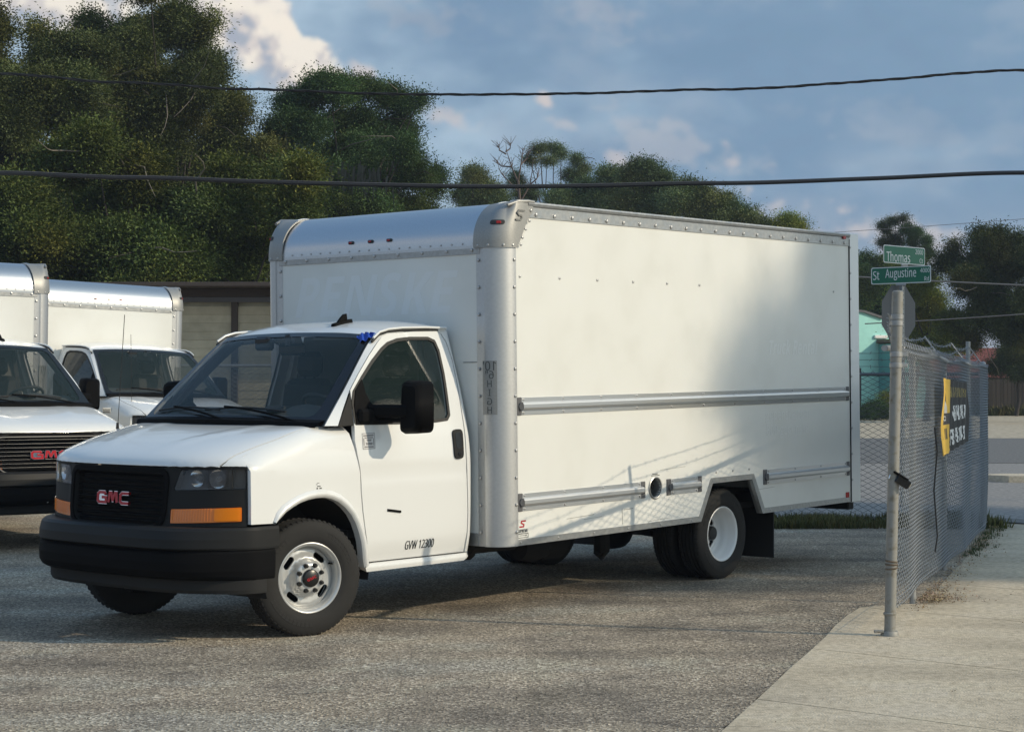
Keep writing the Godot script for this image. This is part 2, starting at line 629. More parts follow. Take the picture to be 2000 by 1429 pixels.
# ---------------------------------------------------------------- materials
func materials() -> void:
	var a := mat("asphalt", 1.0, .952, .89, 0.92)
	var na := noise(5, 0.075, 1, FastNoiseLite.TYPE_CELLULAR)
	na.cellular_return_type = FastNoiseLite.RETURN_CELL_VALUE
	na.cellular_jitter = 1.0
	a.albedo_texture = ntex(na, 1024, [[0.0, .15, .133, .11], [0.3, .27, .248, .207], [0.55, .39, .364, .31], [0.8, .52, .49, .42], [0.93, .68, .645, .56], [1.0, .90, .87, .78]])
	var nb := noise(5, 0.075, 1, FastNoiseLite.TYPE_CELLULAR)
	nb.cellular_return_type = FastNoiseLite.RETURN_DISTANCE
	a.normal_enabled = true
	a.normal_texture = ntex(nb, 1024, [], 6.0)
	a.normal_scale = 0.9
	a.vertex_color_use_as_albedo = true
	tri_map(a, 1.0)
	a.detail_enabled = true
	a.detail_blend_mode = BaseMaterial3D.BLEND_MODE_MUL
	a.detail_uv_layer = BaseMaterial3D.DETAIL_UV_2
	a.uv2_triplanar = true
	a.uv2_world_triplanar = true
	a.uv2_scale = Vector3(0.11, 0.11, 0.11)
	a.detail_albedo = ntex(noise(15, 0.02, 5), 512, [[0.0, .62, .62, .64], [0.5, .9, .89, .88], [1.0, 1, .98, .95]])

	var c := mat("concrete", .96, .885, .765, 0.85)
	c.albedo_texture = ntex(noise(6, 0.03, 6), 1024, [[0.0, .42, .385, .33], [0.5, .60, .56, .49], [1.0, .75, .70, .63]])
	c.normal_enabled = true
	c.normal_texture = ntex(noise(7, 0.25, 3), 512, [], 2.0)
	c.normal_scale = 0.5
	c.vertex_color_use_as_albedo = true
	tri_map(c, 0.5)
	c.detail_enabled = true
	c.detail_blend_mode = BaseMaterial3D.BLEND_MODE_MUL
	c.detail_uv_layer = BaseMaterial3D.DETAIL_UV_2
	c.uv2_triplanar = true
	c.uv2_world_triplanar = true
	c.uv2_scale = Vector3(2.2, 2.2, 2.2)
	c.detail_albedo = ntex(noise(16, 0.12, 3), 512, [[0.0, .82, .81, .80], [0.3, .94, .94, .94], [1.0, 1, 1, 1]])

	var r := mat("road_tar", 1, 1, 1, 0.9)
	r.albedo_texture = ntex(noise(9, 0.06, 5), 512, [[0.0, .15, .145, .14], [0.5, .24, .23, .22], [1.0, .36, .34, .32]])
	tri_map(r, 0.3)
	var r2 := mat("dark_tar", 1, 1, 1, 0.9)
	r2.albedo_texture = ntex(noise(10, 0.06, 5), 512, [[0.0, .09, .09, .09], [0.5, .14, .138, .135], [1.0, .20, .195, .19]])
	tri_map(r2, 0.3)
	var sd := mat("sand", 1, 1, 1, 0.95)
	sd.albedo_texture = ntex(noise(12, 0.05, 5), 512, [[0.0, .26, .22, .16], [0.5, .42, .36, .27], [1.0, .56, .49, .38]])
	tri_map(sd, 0.12)
	var dirt := mat("dirt", 1, 1, 1, 0.95)
	dirt.albedo_texture = ntex(noise(13, 0.05, 5), 512, [[0.0, .07, .065, .04], [0.5, .13, .12, .075], [1.0, .22, .2, .14]])
	tri_map(dirt, 0.25)

	var w := mat("white_paint", .74, .75, .745, 0.28)
	w.clearcoat_enabled = true
	w.clearcoat = 0.7
	w.clearcoat_roughness = 0.06
	var bp := mat("box_panel", .74, .745, .72, 0.42)
	bp.albedo_texture = ntex(noise(31, 0.01, 6), 512, [[0.0, .93, .925, .91], [0.45, .98, .978, .97], [1.0, 1, 1, 1]])
	tri_map(bp, 0.35, false)
	bp.normal_enabled = true
	bp.normal_texture = ntex(noise(32, 0.012, 2), 512, [], 1.2)
	bp.normal_scale = 0.18
	mat("ghost_letter", .745, .755, .745, 0.42)
	mat("side_ghost_letter", .765, .77, .75, 0.4)
	var al := mat("aluminium", .47, .48, .485, 0.34, 0.85)
	al.roughness_texture = ntex(noise(33, 0.03, 5), 512, [[0.0, .30, .30, .30], [1.0, 1, 1, 1]])
	al.roughness = 0.52
	al.albedo_texture = ntex(noise(34, 0.05, 5), 512, [[0.0, .78, .77, .76], [1.0, 1, 1, 1]])
	tri_map(al, 0.9, false)
	var cr := mat("curved_aluminium", .62, .64, .67, 0.36, 0.92)
	cr.roughness_texture = ntex(noise(35, 0.06, 5), 512, [[0.0, .55, .55, .55], [1.0, 1, 1, 1]])
	cr.albedo_texture = ntex(noise(36, 0.08, 5), 512, [[0.0, .86, .86, .86], [1.0, 1, 1, 1]])
	tri_map(cr, 1.5, false)
	var cast := mat("cast_cap", .36, .36, .35, 0.5, 0.5)
	cast.albedo_texture = ntex(noise(37, 0.12, 4), 256, [[0.0, .8, .8, .8], [1.0, 1, 1, 1]])
	tri_map(cast, 2.0, false)
	mat("rail_metal", .70, .71, .72, 0.30, 0.85)
	mat("end_cap_plastic", .10, .10, .105, 0.5)
	var pm := mat("post_metal", .58, .585, .59, 0.42, 0.8)
	pm.albedo_texture = ntex(noise(38, 0.10, 4), 256, [[0.0, .88, .88, .88], [1.0, 1, 1, 1]])
	tri_map(pm, 1.4, false)
	mat("rivet_metal", .5, .5, .5, 0.4, 0.8)
	mat("dull_chrome", .22, .22, .22, 0.35, 0.8)
	mat("chrome", .8, .8, .8, 0.08, 1.0)
	mat("black_plastic", .007, .007, .0075, 0.6).metallic_specular = 0.14
	mat("grey_plastic", .019, .0195, .020, 0.5).metallic_specular = 0.28
	mat("gloss_black", .008, .008, .009, 0.18)
	mat("rubber_seal", .01, .01, .01, 0.6)
	mat("underbody", .012, .012, .012, 0.85)
	var ty := mat("tyre_rubber", .014, .0135, .013, 0.8)
	ty.albedo_texture = ntex(noise(41, 0.03, 4), 256, [[0.0, .7, .7, .7], [1.0, 1, 1, 1]])
	tri_map(ty, 2.0, false)
	mat("wheel_silver", .52, .525, .52, 0.34, 0.45)
	mat("wheel_white", .74, .75, .75, 0.35)
	mat("lug_black", .01, .01, .01, 0.3)
	mat("badge_red", .42, .012, .022, 0.25)
	var gl := mat("windshield_glass", .03, .05, .05, 0.02)
	gl.albedo_color.a = 0.34
	gl.transparency = BaseMaterial3D.TRANSPARENCY_ALPHA
	gl.metallic_specular = 0.3
	var gs := mat("side_glass", .02, .035, .035, 0.02)
	gs.albedo_color.a = 0.5
	gs.transparency = BaseMaterial3D.TRANSPARENCY_ALPHA
	var gd := mat("lamp_lens", .03, .03, .035, 0.03)
	gd.albedo_color.a = 0.16
	gd.transparency = BaseMaterial3D.TRANSPARENCY_ALPHA
	var am := mat("amber_lens", .80, .19, .004, 0.12)
	am.clearcoat_enabled = true
	am.clearcoat = 0.8
	am.clearcoat_roughness = 0.05
	mat("amber_bright", .88, .24, .008, 0.1)
	mat("red_lens", .35, .01, .01, 0.2)
	mat("lamp_dark", .10, .104, .11, 0.35)
	mat("interior_dark", .03, .031, .033, 0.7)
	mat("interior_grey", .075, .08, .08, 0.7)
	mat("interior_trim", .20, .20, .19, 0.7)
	mat("letter_black", .012, .012, .012, 0.5)
	mat("sticker_white", .62, .62, .62, 0.5)
	mat("print_grey", .24, .24, .25, 0.6)
	mat("tape_blue", .015, .07, .42, 0.6)
	mat("mirror_face", .7, .7, .7, 0.03, 1.0)

	var gv := mat("galvanised", .42, .43, .44, 0.5, 0.6)
	gv.albedo_texture = ntex(noise(51, 0.05, 4), 256, [[0.0, .66, .64, .6], [1.0, 1, 1, 1]])
	tri_map(gv, 1.3)
	mat("wire_galvanised", .28, .30, .32, 0.5, 0.35)
	mat("dark_wire", .12, .13, .14, 0.6, 0.3)
	var rp := mat("post_paint", .27, .265, .245, 0.6, 0.25)
	rp.albedo_texture = ntex(noise(52, 0.03, 5), 512, [[0.0, .5, .40, .28], [0.22, .82, .78, .70], [0.4, 1, 1, 1], [1.0, 1, 1, 1]])
	tri_map(rp, 0.9)
	mat("rust", .13, .10, .07, 0.9)
	mat("sign_green", .0, .14, .075, 0.35)
	mat("sign_white", .78, .78, .76, 0.4)
	mat("sign_back", .115, .118, .124, 0.55, 0.1)
	mat("cable_black", .014, .014, .016, 0.6)
	mat("cable_grey", .10, .10, .11, 0.6)
	var bw := mat("siding", .50, .455, .34, 0.8)
	bw.albedo_texture = ntex(noise(61, 0.02, 5), 512, [[0.0, .75, .74, .72], [1.0, 1, 1, 1]])
	tri_map(bw, 0.3)
	var bw2 := mat("siding_pale", .55, .505, .38, 0.8)
	bw2.albedo_texture = bw.albedo_texture
	tri_map(bw2, 0.3)
	mat("brown_trim", .055, .042, .036, 0.7)
	mat("roof_slate", .11, .11, .12, 0.8)
	var te := mat("teal_wall", .40, .78, .72, 0.85)
	te.albedo_texture = ntex(noise(62, 0.03, 5), 256, [[0.0, .85, .85, .85], [1.0, 1, 1, 1]])
	tri_map(te, 0.25)
	mat("teal_dark", .12, .33, .34, 0.8)
	mat("brown_roof", .12, .075, .055, 0.85)
	mat("red_roof", .17, .045, .035, 0.85)
	mat("old_wood", .075, .062, .052, 0.9)
	mat("weathered_board", .058, .049, .042, 0.9)
	mat("bark", .055, .046, .040, 0.95)
	mat("pale_bark", .20, .175, .145, 0.95)
	mat("dead_bark", .13, .095, .08, 0.95)
	mat("moss_grey", .10, .10, .08, 0.95)
	for l in [["leaf_hazed", .12, .165, .08], ["leaf_olive", .095, .128, .038], ["leaf_oak", .092, .112, .042], ["leaf_green", .064, .108, .042], ["leaf_light", .19, .235, .06], ["leaf_dark", .070, .095, .038], ["leaf_pine", .045, .075, .03]]:  # skyline leaves are paled: distance haze put into their colour
		var m := mat(l[0], l[1], l[2], l[3], 0.75)
		m.metallic_specular = 0.22
		m.vertex_color_use_as_albedo = true
		m.backlight_enabled = true
		m.backlight = Color(.5, .58, .2)
	var gr := mat("grass_blade", .075, .08, .025, 0.8)
	gr.vertex_color_use_as_albedo = true
	var li := mat("dry_leaf", .24, .19, .13, 0.9)
	li.vertex_color_use_as_albedo = true


# ---------------------------------------------------------------- ground
func lot_height(x: float, d: float) -> float:
	return 0.1 * ss(15.0, 25.0, d) * ss(1.0, -3.0, x)


const EDGE := [-1.9, -1.0, -1.45, 1.0, 0.10, 5.4, 0.98, 8.36, 1.36, 9.52, 1.58, 10.2, 1.81, 10.87, 2.0, 11.45, 2.16, 11.99, 2.33, 12.49, 2.51, 12.95, 2.70, 13.08, 3.02, 13.2, 3.35, 14.15, 3.7, 15.15, 4.2, 16.6, 4.75, 18.2, 5.42, 20.2, 5.60, 20.75]


func ground() -> void:
	var up := Vector3.UP
	var g := Geo.new()
	g.quad(P(-900, -.03, -200), P(900, -.03, -200), P(900, -.03, 1500), P(-900, -.03, 1500), up)
	tag(solo("ground", g, M.dirt), "", "", "", "structure")

	# the asphalt lot: its own stains and worn patches as vertex colours
	var big := noise(70, 0.25, 4)
	var streak := noise(71, 0.5, 4)
	var outer := PackedVector2Array([Vector2(-45, -1)])
	var wob := noise(72, 1.6, 4)
	var edge := v2(EDGE)
	for k in edge.size() - 1:
		var m := maxi(1, int(edge[k].distance_to(edge[k + 1]) / 0.06))
		for s in m:
			var p := edge[k].lerp(edge[k + 1], float(s) / m)
			if p.y > 5.0 and p.y < 13.3:
				p.x += 0.014 * wob.get_noise_2d(p.x * 3, p.y * 3) + rng.randf_range(-.006, .006) - 0.004
			outer.append(p)
	outer.append(Vector2(5.35, 20.15))
	outer.append(Vector2(3.9, 20.2))
	outer.append(Vector2(1.5, 20.3))
	outer.append(Vector2(-1.0, 20.6))
	outer.append(Vector2(-3.0, 33.0))
	outer.append(Vector2(-45, 33))
	var lot := Geo.new()
	lot.sheet(func(p: Vector2) -> Vector3: return P(p.x, lot_height(p.x, p.y) + 0.004, p.y), outer, [], Vector2(.16, .16), up, 0.0)
	for k in lot.v.size():
		var p := lot.v[k]
		var d := -p.z
		var f := 0.95 + 0.42 * big.get_noise_2d(p.x * 1.2, d * 2.6) + 0.34 * streak.get_noise_2d(p.x * 0.55, d * 3.4) + .2 * streak.get_noise_2d(p.x * 4.0, d * 5.0)
		# tyre-darkened lane in front of the sidewalk, oily standing places
		var lane := ss(2.0, 0.3, absf((p.x - 1.0) * .945 - (d - 9.6) * .326))
		f *= 1.0 - 0.16 * lane
		# old oil drips and dark damp spots
		for o in [[-1.2, 10.4, .28], [.2, 9.3, .16], [-2.6, 9.6, .2], [.9, 11.9, .34], [-.3, 12.9, .4], [-3.4, 12.1, .5], [2.0, 12.9, .3], [-4.4, 14.2, .5], [1.4, 14.6, .5], [-.9, 8.7, .12]]:
			var dd: float = Vector2(p.x - o[0], (d - o[1]) * .8).length() + .12 * streak.get_noise_2d(p.x * 6, d * 6)
			f *= 1.0 - .38 * ss(o[2], o[2] * .35, dd)
		var warm := .02 * big.get_noise_2d(p.x * .8 + 40.0, d * 1.1)
		f = clampf(f, .45, 1.35)
		lot.c[k] = Color(f * (1.03 + warm), f * 0.97, f * (.92 - warm))
	var lot_o := solo("asphalt_lot", lot, M.asphalt, "", "", "", "", true)
	tag(lot_o, "", "", "", "structure")
	# hairline cracks in the old surface
	for q in [[-3.6, 10.3, 1.9, .35, 1], [.2, 8.8, 1.6, -.3, 2], [-.2, 11.6, 2.2, .15, 3], [1.2, 12.4, 1.2, .4, 4], [-1.6, 9.2, 1.5, .05, 5], [-4.6, 13.6, 2.5, -.1, 6]]:
		var cg := Geo.new()
		var p := Vector2(q[0], q[1])
		var dv := Vector2(cos(q[3]), sin(q[3]))
		var cr := RandomNumberGenerator.new()
		cr.seed = int(q[4])
		var n := int(q[2] / .05)
		for k in n:
			dv = dv.rotated(cr.randf_range(-.35, .35)).lerp(Vector2(cos(q[3]), sin(q[3])), .2).normalized()
			var nx := p + dv * .05
			var w := Vector2(-dv.y, dv.x) * cr.randf_range(.0015, .005) * sin(PI * (k + 1.0) / (n + 1.0))
			cg.quad(P(p.x - w.x, .0085, p.y - w.y), P(nx.x - w.x, .0085, nx.y - w.y), P(nx.x + w.x, .0085, nx.y + w.y), P(p.x + w.x, .0085, p.y + w.y), up)
			p = nx
		part("crack", cg, M.interior_dark, lot_o)

	# sidewalk slabs
	var walk := thing("sidewalk", "", "")
	tag(walk, "", "", "", "structure")
	var base := Geo.new()
	var line := edge.duplicate()
	line.append(Vector2(12.5, 16.0))
	line.append(Vector2(8, -1.0))
	base.sheet(func(p: Vector2) -> Vector3: return P(p.x, -.012, p.y), line, [], Vector2(3, 3), up, 0.0)
	part("bedding", base, M.dirt, walk)
	var jd := Vector2(.77, -.64)
	var stain := noise(75, 0.6, 4)
	var starts := [Vector2(-2.0, -1.0), Vector2(-.9, 2.6), Vector2(.0, 5.1), Vector2(.68, 7.35), Vector2(1.26, 9.2), Vector2(1.83, 10.93), Vector2(2.52, 12.97), Vector2(3.47, 14.5), Vector2(4.14, 16.43), Vector2(4.8, 18.35), Vector2(5.5, 20.45), Vector2(5.9, 21.6)]
	for k in starts.size() - 1:
		var a: Vector2 = starts[k] + Vector2(.326, .945) * 0.006
		var b: Vector2 = starts[k + 1] - Vector2(.326, .945) * 0.006
		for half in 2:
			var t0 := -2.0 if half == 0 else 2.61
			var t1 := 2.60 if half == 0 else 6.5
			var quad := PackedVector2Array([a + jd * t0, a + jd * t1, b + jd * t1, b + jd * t0])
			for piece in Geometry2D.intersect_polygons(quad, line):
				var s := Geo.new()
				s.sheet(func(p: Vector2) -> Vector3: return P(p.x, .008 + .004 * stain.get_noise_2d(p.x * .4, p.y * .4), p.y), piece, [], Vector2(.10, .10), up, 0.02)
				for i in s.v.size():
					var p := s.v[i]
					var f := 0.94 + 0.24 * stain.get_noise_2d(p.x * 1.5, p.z * 1.5) + 0.18 * stain.get_noise_2d(p.x * 1.2, p.z * 6.0) + .10 * stain.get_noise_2d(p.x * 7, p.z * 7)
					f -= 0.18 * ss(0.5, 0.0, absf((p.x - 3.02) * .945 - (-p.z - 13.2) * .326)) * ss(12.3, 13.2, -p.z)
					var tn := .04 * stain.get_noise_2d(p.x * .9 + 30.0, p.z * .9)
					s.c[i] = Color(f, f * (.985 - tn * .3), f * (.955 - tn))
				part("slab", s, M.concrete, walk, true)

	# grass verge at the back fence, street, sandy verge
	var verge := Geo.new()
	verge.quad(P(5.45, -.006, 20.0), P(-1.2, -.006, 20.4), P(-1.2, -.006, 22.0), P(5.9, -.006, 21.8), up)
	tag(solo("grass_verge", verge, M.dirt), "", "", "", "structure")
	var road := Geo.new()
	road.quad(P(-60, -.010, 21.9), P(80, -.010, 20.4), P(80, -.010, 36.0), P(-60, -.010, 37.5), up)
	tag(solo("road", road, M.road_tar), "", "", "", "structure")
	var dark := Geo.new()
	dark.quad(P(-60, -.004, 37.5), P(80, -.004, 36.0), P(80, -.004, 53.0), P(-60, -.004, 54.0), up)
	tag(solo("road", dark, M.dark_tar), "", "", "", "structure")
	var sand := Geo.new()
	sand.quad(P(-60, -.006, 54), P(120, -.006, 53), P(120, -.006, 92), P(-60, -.006, 92), up)
	tag(solo("sandy_verge", sand, M.sand), "", "", "", "structure")
	var kerb := Geo.new()
	var kp := PackedVector2Array([Vector2(7.95, 29.9), Vector2(8.2, 29.6), Vector2(14, 28.9), Vector2(14, 29.7), Vector2(8.3, 30.4), Vector2(8.0, 30.2)])
	kerb.sheet(func(p: Vector2) -> Vector3: return P(p.x, .10, p.y), kp, [], Vector2(.5, .5), up, 0.15)
	tag(solo("traffic_island", kerb, M.concrete, "", "", "", "", true), "", "", "", "structure")
	var gutter := Geo.new()
	gutter.sheet(func(p: Vector2) -> Vector3: return P(p.x, .0, p.y), v2([5.7, 21.2, 6.3, 20.5, 12.6, 15.3, 12.9, 15.7, 6.5, 21.0, 5.9, 21.7]), [], Vector2(.5, .5), up, 0.01)
	tag(solo("gutter", gutter, M.dark_tar), "", "", "", "structure")
	for q in [[[20.02, 21.2], [-1.0, 5.5], 5200, .13, "grass", "uneven dry green grass strip below the back chain-link fence"], [[91.0, 96.0], [14.0, 60.0], 5000, .5, "ground_cover", "weedy green ground cover at the foot of the brown board fence"]]:
		grass(q[4], q[5], Vector2(q[1][0], q[1][1]), Vector2(q[0][0], q[0][1]), q[2], q[3])


func blade_mesh() -> ArrayMesh:
	var g := Geo.new()
	var r := RandomNumberGenerator.new()
	r.seed = 4
	for k in 9:
		var a := r.randf() * TAU
		var o := Vector3(r.randf_range(-.5, .5), 0, r.randf_range(-.5, .5))
		var d := Vector3(cos(a), 0, sin(a))
		var h := r.randf_range(.5, 1.0)
		var lean := d * r.randf_range(.1, .5)
		var s := Vector3(-d.z, 0, d.x) * .07
		g.flat(o - s, o + s, o + lean + Vector3(0, h, 0), lean + Vector3(0, .3, 0))
	return g.mesh()


func multi(called: String, m: Mesh, mt: Material, places: Array, tints: Array, parent: Node = null) -> MultiMeshInstance3D:
	var mm := MultiMesh.new()
	mm.transform_format = MultiMesh.TRANSFORM_3D
	mm.use_colors = true
	mm.mesh = m
	mm.instance_count = places.size()
	for k in places.size():
		mm.set_instance_transform(k, places[k])
		mm.set_instance_color(k, tints[k])
	var o := MultiMeshInstance3D.new()
	o.multimesh = mm
	o.material_override = mt
	if parent == null:
		o.name = numbered(called)
		add_child(o)
	else:
		o.name = called
		parent.add_child(o, true)
	o.set_meta("kind", "stuff")
	return o


func grass(called: String, label: String, xs: Vector2, ds: Vector2, count: int, h: float) -> void:
	var places := []
	var tints := []
	var nn := noise(77, 0.5, 3)
	for k in count:
		var x := rng.randf_range(xs.x, xs.y)
		var d := rng.randf_range(ds.x, ds.y)
		var f := nn.get_noise_2d(x, d)
		if f < rng.randf_range(-.5, .1):
			continue
		var s := h * (0.6 + 0.9 * rng.randf() * (0.7 + f))
		places.append(Transform3D(Basis(Vector3.UP, rng.randf() * TAU).scaled(Vector3(s * 1.2, s, s * 1.2)), P(x, -.01, d)))
		var b := rng.randf_range(.6, 1.5)
		tints.append(Color(b * rng.randf_range(.8, 1.3), b, b * .8))
	var o := multi(called, blade_mesh(), M.grass_blade, places, tints)
	tag(o, label, called.replace("_", " "))


# ---------------------------------------------------------------- buildings
func buildings() -> void:
	# beige lap-sided building behind the parked trucks
	var b := thing("beige_building", "long low beige lap-sided building with dark brown roof edge behind the trucks", "building", P(-9, 0.1, 33))
	var top := 3.02
	var x0 := -14.0
	var x1 := 9.5
	var board := 0.155
	var core := Geo.new()
	core.box(Vector3((x0 + x1) / 2, top / 2 + .1, -4.06), Vector3(x1 - x0, top + .2, 8.0))
	part("wall", core, M.siding, b)
	var posts := [-13.9, -9.15, -4.5, 0.1, 3.9, 6.5, 9.4]
	var n := 0
	for k in posts.size():
		var t := Geo.new().box(Vector3(posts[k], top / 2, .03), Vector3(.12, top, .10), .01)
		part("trim_post", t, M.brown_trim, b)
		if k == posts.size() - 1:
			break
		var w: float = posts[k + 1] - posts[k] - .12
		for j in int(top / board):
			var s := Geo.new()
			var y := j * board
			var c: float = (posts[k] + posts[k + 1]) / 2
			var h := board - .003
			s.quad(Vector3(c - w / 2, y, .022), Vector3(c + w / 2, y, .022), Vector3(c + w / 2, y + h, .014), Vector3(c - w / 2, y + h, .014), Vector3(0, 0, 1))
			s.quad(Vector3(c - w / 2, y, .022), Vector3(c + w / 2, y, .022), Vector3(c + w / 2, y, -.055), Vector3(c - w / 2, y, -.055), Vector3(0, -1, 0))
			s.quad(Vector3(c - w / 2, y + h, .014), Vector3(c + w / 2, y + h, .014), Vector3(c + w / 2, y + h, -.055), Vector3(c - w / 2, y + h, -.055), Vector3(0, 1, 0))
			n += 1
			part("siding_board", s, M.siding if rng.randf() < .6 else M.siding_pale, b)
	var fa := Geo.new().box(Vector3((x0 + x1) / 2, top + .17, -1.0), Vector3(x1 - x0 + .8, .15, 2.3), .01)
	part("fascia", fa, M.brown_trim, b)
	var so := Geo.new().box(Vector3((x0 + x1) / 2, top + .045, .06), Vector3(x1 - x0 + .2, .10, .10), .01)
	part("soffit", so, M.roof_slate, b)
	var rf := Geo.new().box(Vector3((x0 + x1) / 2, top + .285, -3.6), Vector3(x1 - x0 + .9, .08, 8.9), .01)
	part("roof", rf, M.brown_trim, b)

	# pale teal building across the street
	var t := thing("teal_building", "pale teal stucco building with sloping roofline across the street", "building", P(10.75, -.03, 83.0), .42)
	var wall := Geo.new()
	var prof := v2([0, 0, 8.25, 0, 8.25, 3.4, 7.75, 4.75, 6.6, 5.05, 0, 5.6])
	wall.prism(prof, -8.0, 0.0)
	part("wall", wall, M.teal_wall, t)
	part("roof_edge", Geo.new().prism(v2([0, 5.60, 6.6, 5.05, 7.72, 4.76, 7.76, 4.86, 6.64, 5.15, 0, 5.70]), -8.1, .12), M.roof_slate, t)
	var bay := Geo.new().prism(v2([7.5, 0, 9.6, 0, 9.6, 2.0, 8.6, 3.2, 7.5, 3.55]), .01, 1.1)
	part("porch_wall", bay, M.teal_dark, t)
	for k in 7:
		part("cladding_board", Geo.new().box(Vector3(7.64 + k * .27, 1.35, 1.12), Vector3(.245, 2.6 - maxf(0, k - 3) * .3, .04), .01), M.teal_dark, t)
	part("porch_roof", Geo.new().prism(v2([7.35, 3.62, 8.6, 3.26, 9.8, 1.95, 9.9, 2.1, 8.7, 3.42, 7.4, 3.76]), -.1, 1.5), M.brown_roof, t)
	var op := part("doorway", Geo.new().box(Vector3(6.0, 1.35, .02), Vector3(.95, 2.1, .08), .02), M.interior_dark, t)
	part("door_sill", Geo.new().box(Vector3(6.05, .28, .25), Vector3(1.6, .3, .5), .03), M.sign_white, op)
	part("window", Geo.new().box(Vector3(7.95, 1.6, 1.16), Vector3(.5, 1.5, .04), .01), M.interior_dark, t)
	part("porch_column", Geo.new().box(Vector3(7.35, 1.05, 1.45), Vector3(.2, 2.1, .2), .02), M.sign_white, t)
	part("porch_column", Geo.new().box(Vector3(8.45, 1.05, 1.45), Vector3(.2, 2.1, .2), .02), M.sign_white, t)
	part("vent", Geo.new().box(Vector3(7.6, 3.9, .05), Vector3(.75, .16, .12), .02), M.sign_white, t)
	var nt := thing("wall_notice", "white two-part notice board on the teal wall", "sign", t.transform * Vector3(5.6, 2.05, .05), .42)
	part("panel", Geo.new().box(Vector3(0, .6, 0), Vector3(.8, 1.0, .04), .01), M.sign_white, nt)
	part("panel", Geo.new().box(Vector3(0, -.35, 0), Vector3(.8, .75, .04), .01), M.sign_white, nt)
	var ng := Geo.new()
	text(ng, "B", true, .32, func(p: Vector3) -> Vector3: return Vector3(p.x, p.y + .75, .025 + p.z))
	for y in [.32, .22]:
		ng.box(Vector3(0, y, .024), Vector3(.55, .05, .006))
	for y in [-.5, -.6]:
		ng.box(Vector3(0, y, .024), Vector3(.5, .05, .006))
	part("lettering", ng, M.letter_black, nt)
	for k in 3:
		var e := Geo.new()
		e.box(Vector3.ZERO, Vector3(.34, 2.5, .08), .01, Basis(Vector3.FORWARD, [-.18, .04, .16][k]))
		var o := solo("leaning_board", e, M.weathered_board, ["tall grey board tilted against the teal wall under the notice", "brown upright plank by the teal porch columns", "brown plank tilted right of the teal porch columns"][k], "board")
		o.transform = Transform3D(Basis(Vector3.UP, .42), t.transform * Vector3([5.2, 7.3, 8.2][k], 1.25, [.4, 1.75, 1.8][k]))

	# red-roofed house behind the board fence
	var h := thing("red_roof_house", "low house with a dark red roof behind the board fence", "house", P(24, 0, 99))
	part("wall", Geo.new().box(Vector3(3.4, 1.0, -3), Vector3(7.6, 2.0, 6.0)), M.old_wood, h)
	part("roof", Geo.new().prism(v2([.6, -6.4, .6, .6, 7.4, .6, 7.4, -6.4]), 0, .001, func(p: Vector3) -> Vector3: return Vector3(p.x - .8 + .0, 1.95 + (1.65 - absf(p.y + 2.9) * .47) + p.z * 80, p.y)), M.red_roof, h)
	var slope := Geo.new()
	slope.quad(Vector3(-1.2, 1.95, .8), Vector3(8.6, 1.95, .8), Vector3(8.6, 3.65, -2.9), Vector3(-1.2, 3.65, -2.9), Vector3(0, 1, 1))
	slope.quad(Vector3(-1.2, 1.95, -6.6), Vector3(8.6, 1.95, -6.6), Vector3(8.6, 3.65, -2.9), Vector3(-1.2, 3.65, -2.9), Vector3(0, 1, -1))
	slope.flat(Vector3(-1.2, 1.95, .8), Vector3(-1.2, 1.95, -6.6), Vector3(-1.2, 3.65, -2.9), Vector3(-1, 0, 0))
	slope.flat(Vector3(8.6, 1.95, .8), Vector3(8.6, 1.95, -6.6), Vector3(8.6, 3.65, -2.9), Vector3(1, 0, 0))
	h.get_node("roof").free()
	part("roof", slope, M.red_roof, h)

	# board fence
	var f := thing("board_fence", "weathered brown vertical board fence across the street", "fence", P(20, -.03, 93))
	for k in 78:
		var s := Geo.new().box(Vector3(k * .2, .95 + rng.randf_range(-.03, .03), rng.randf_range(-.01, .01)), Vector3(.185, 1.9, .03), .008)
		part("fence_board", s, M.old_wood if rng.randf() < .5 else M.weathered_board, f)
	for y in [.4, 1.5]:
		part("rail", Geo.new().box(Vector3(7.7, y, -.06), Vector3(15.6, .09, .05)), M.weathered_board, f)


# ---------------------------------------------------------------- trees
func cluster(leaves: int, size: Vector2, spread: float, seed_: int, needle := false) -> ArrayMesh:
	var g := Geo.new()
	var r := RandomNumberGenerator.new()
	r.seed = seed_
	for k in leaves:
		var p := Vector3(r.randfn(), r.randfn() * .8, r.randfn()) * spread * .5
		var d := (p * .6 + Vector3(r.randfn(), r.randfn() * .7 - .1, r.randfn()) * spread * .5).normalized()
		d.y *= .75
		d = d.normalized()
		var s := d.cross(Vector3(r.randfn() * .8, .9, r.randfn() * .8)).normalized()
		var l := size.x * r.randf_range(.7, 1.3)
		var w := size.y * r.randf_range(.7, 1.3)
		var nn := d.cross(s).normalized()
		if needle:
			g.flat(p - s * w, p + s * w, p + d * l, nn)
			continue
		var m := p + d * l * .5 + nn * w * .12
		g.tri(p, m + s * w * .5, p + d * l, nn, nn, nn)
		g.tri(p, p + d * l, m - s * w * .5, nn, nn, nn)
	return g.mesh()


var leafs := {}


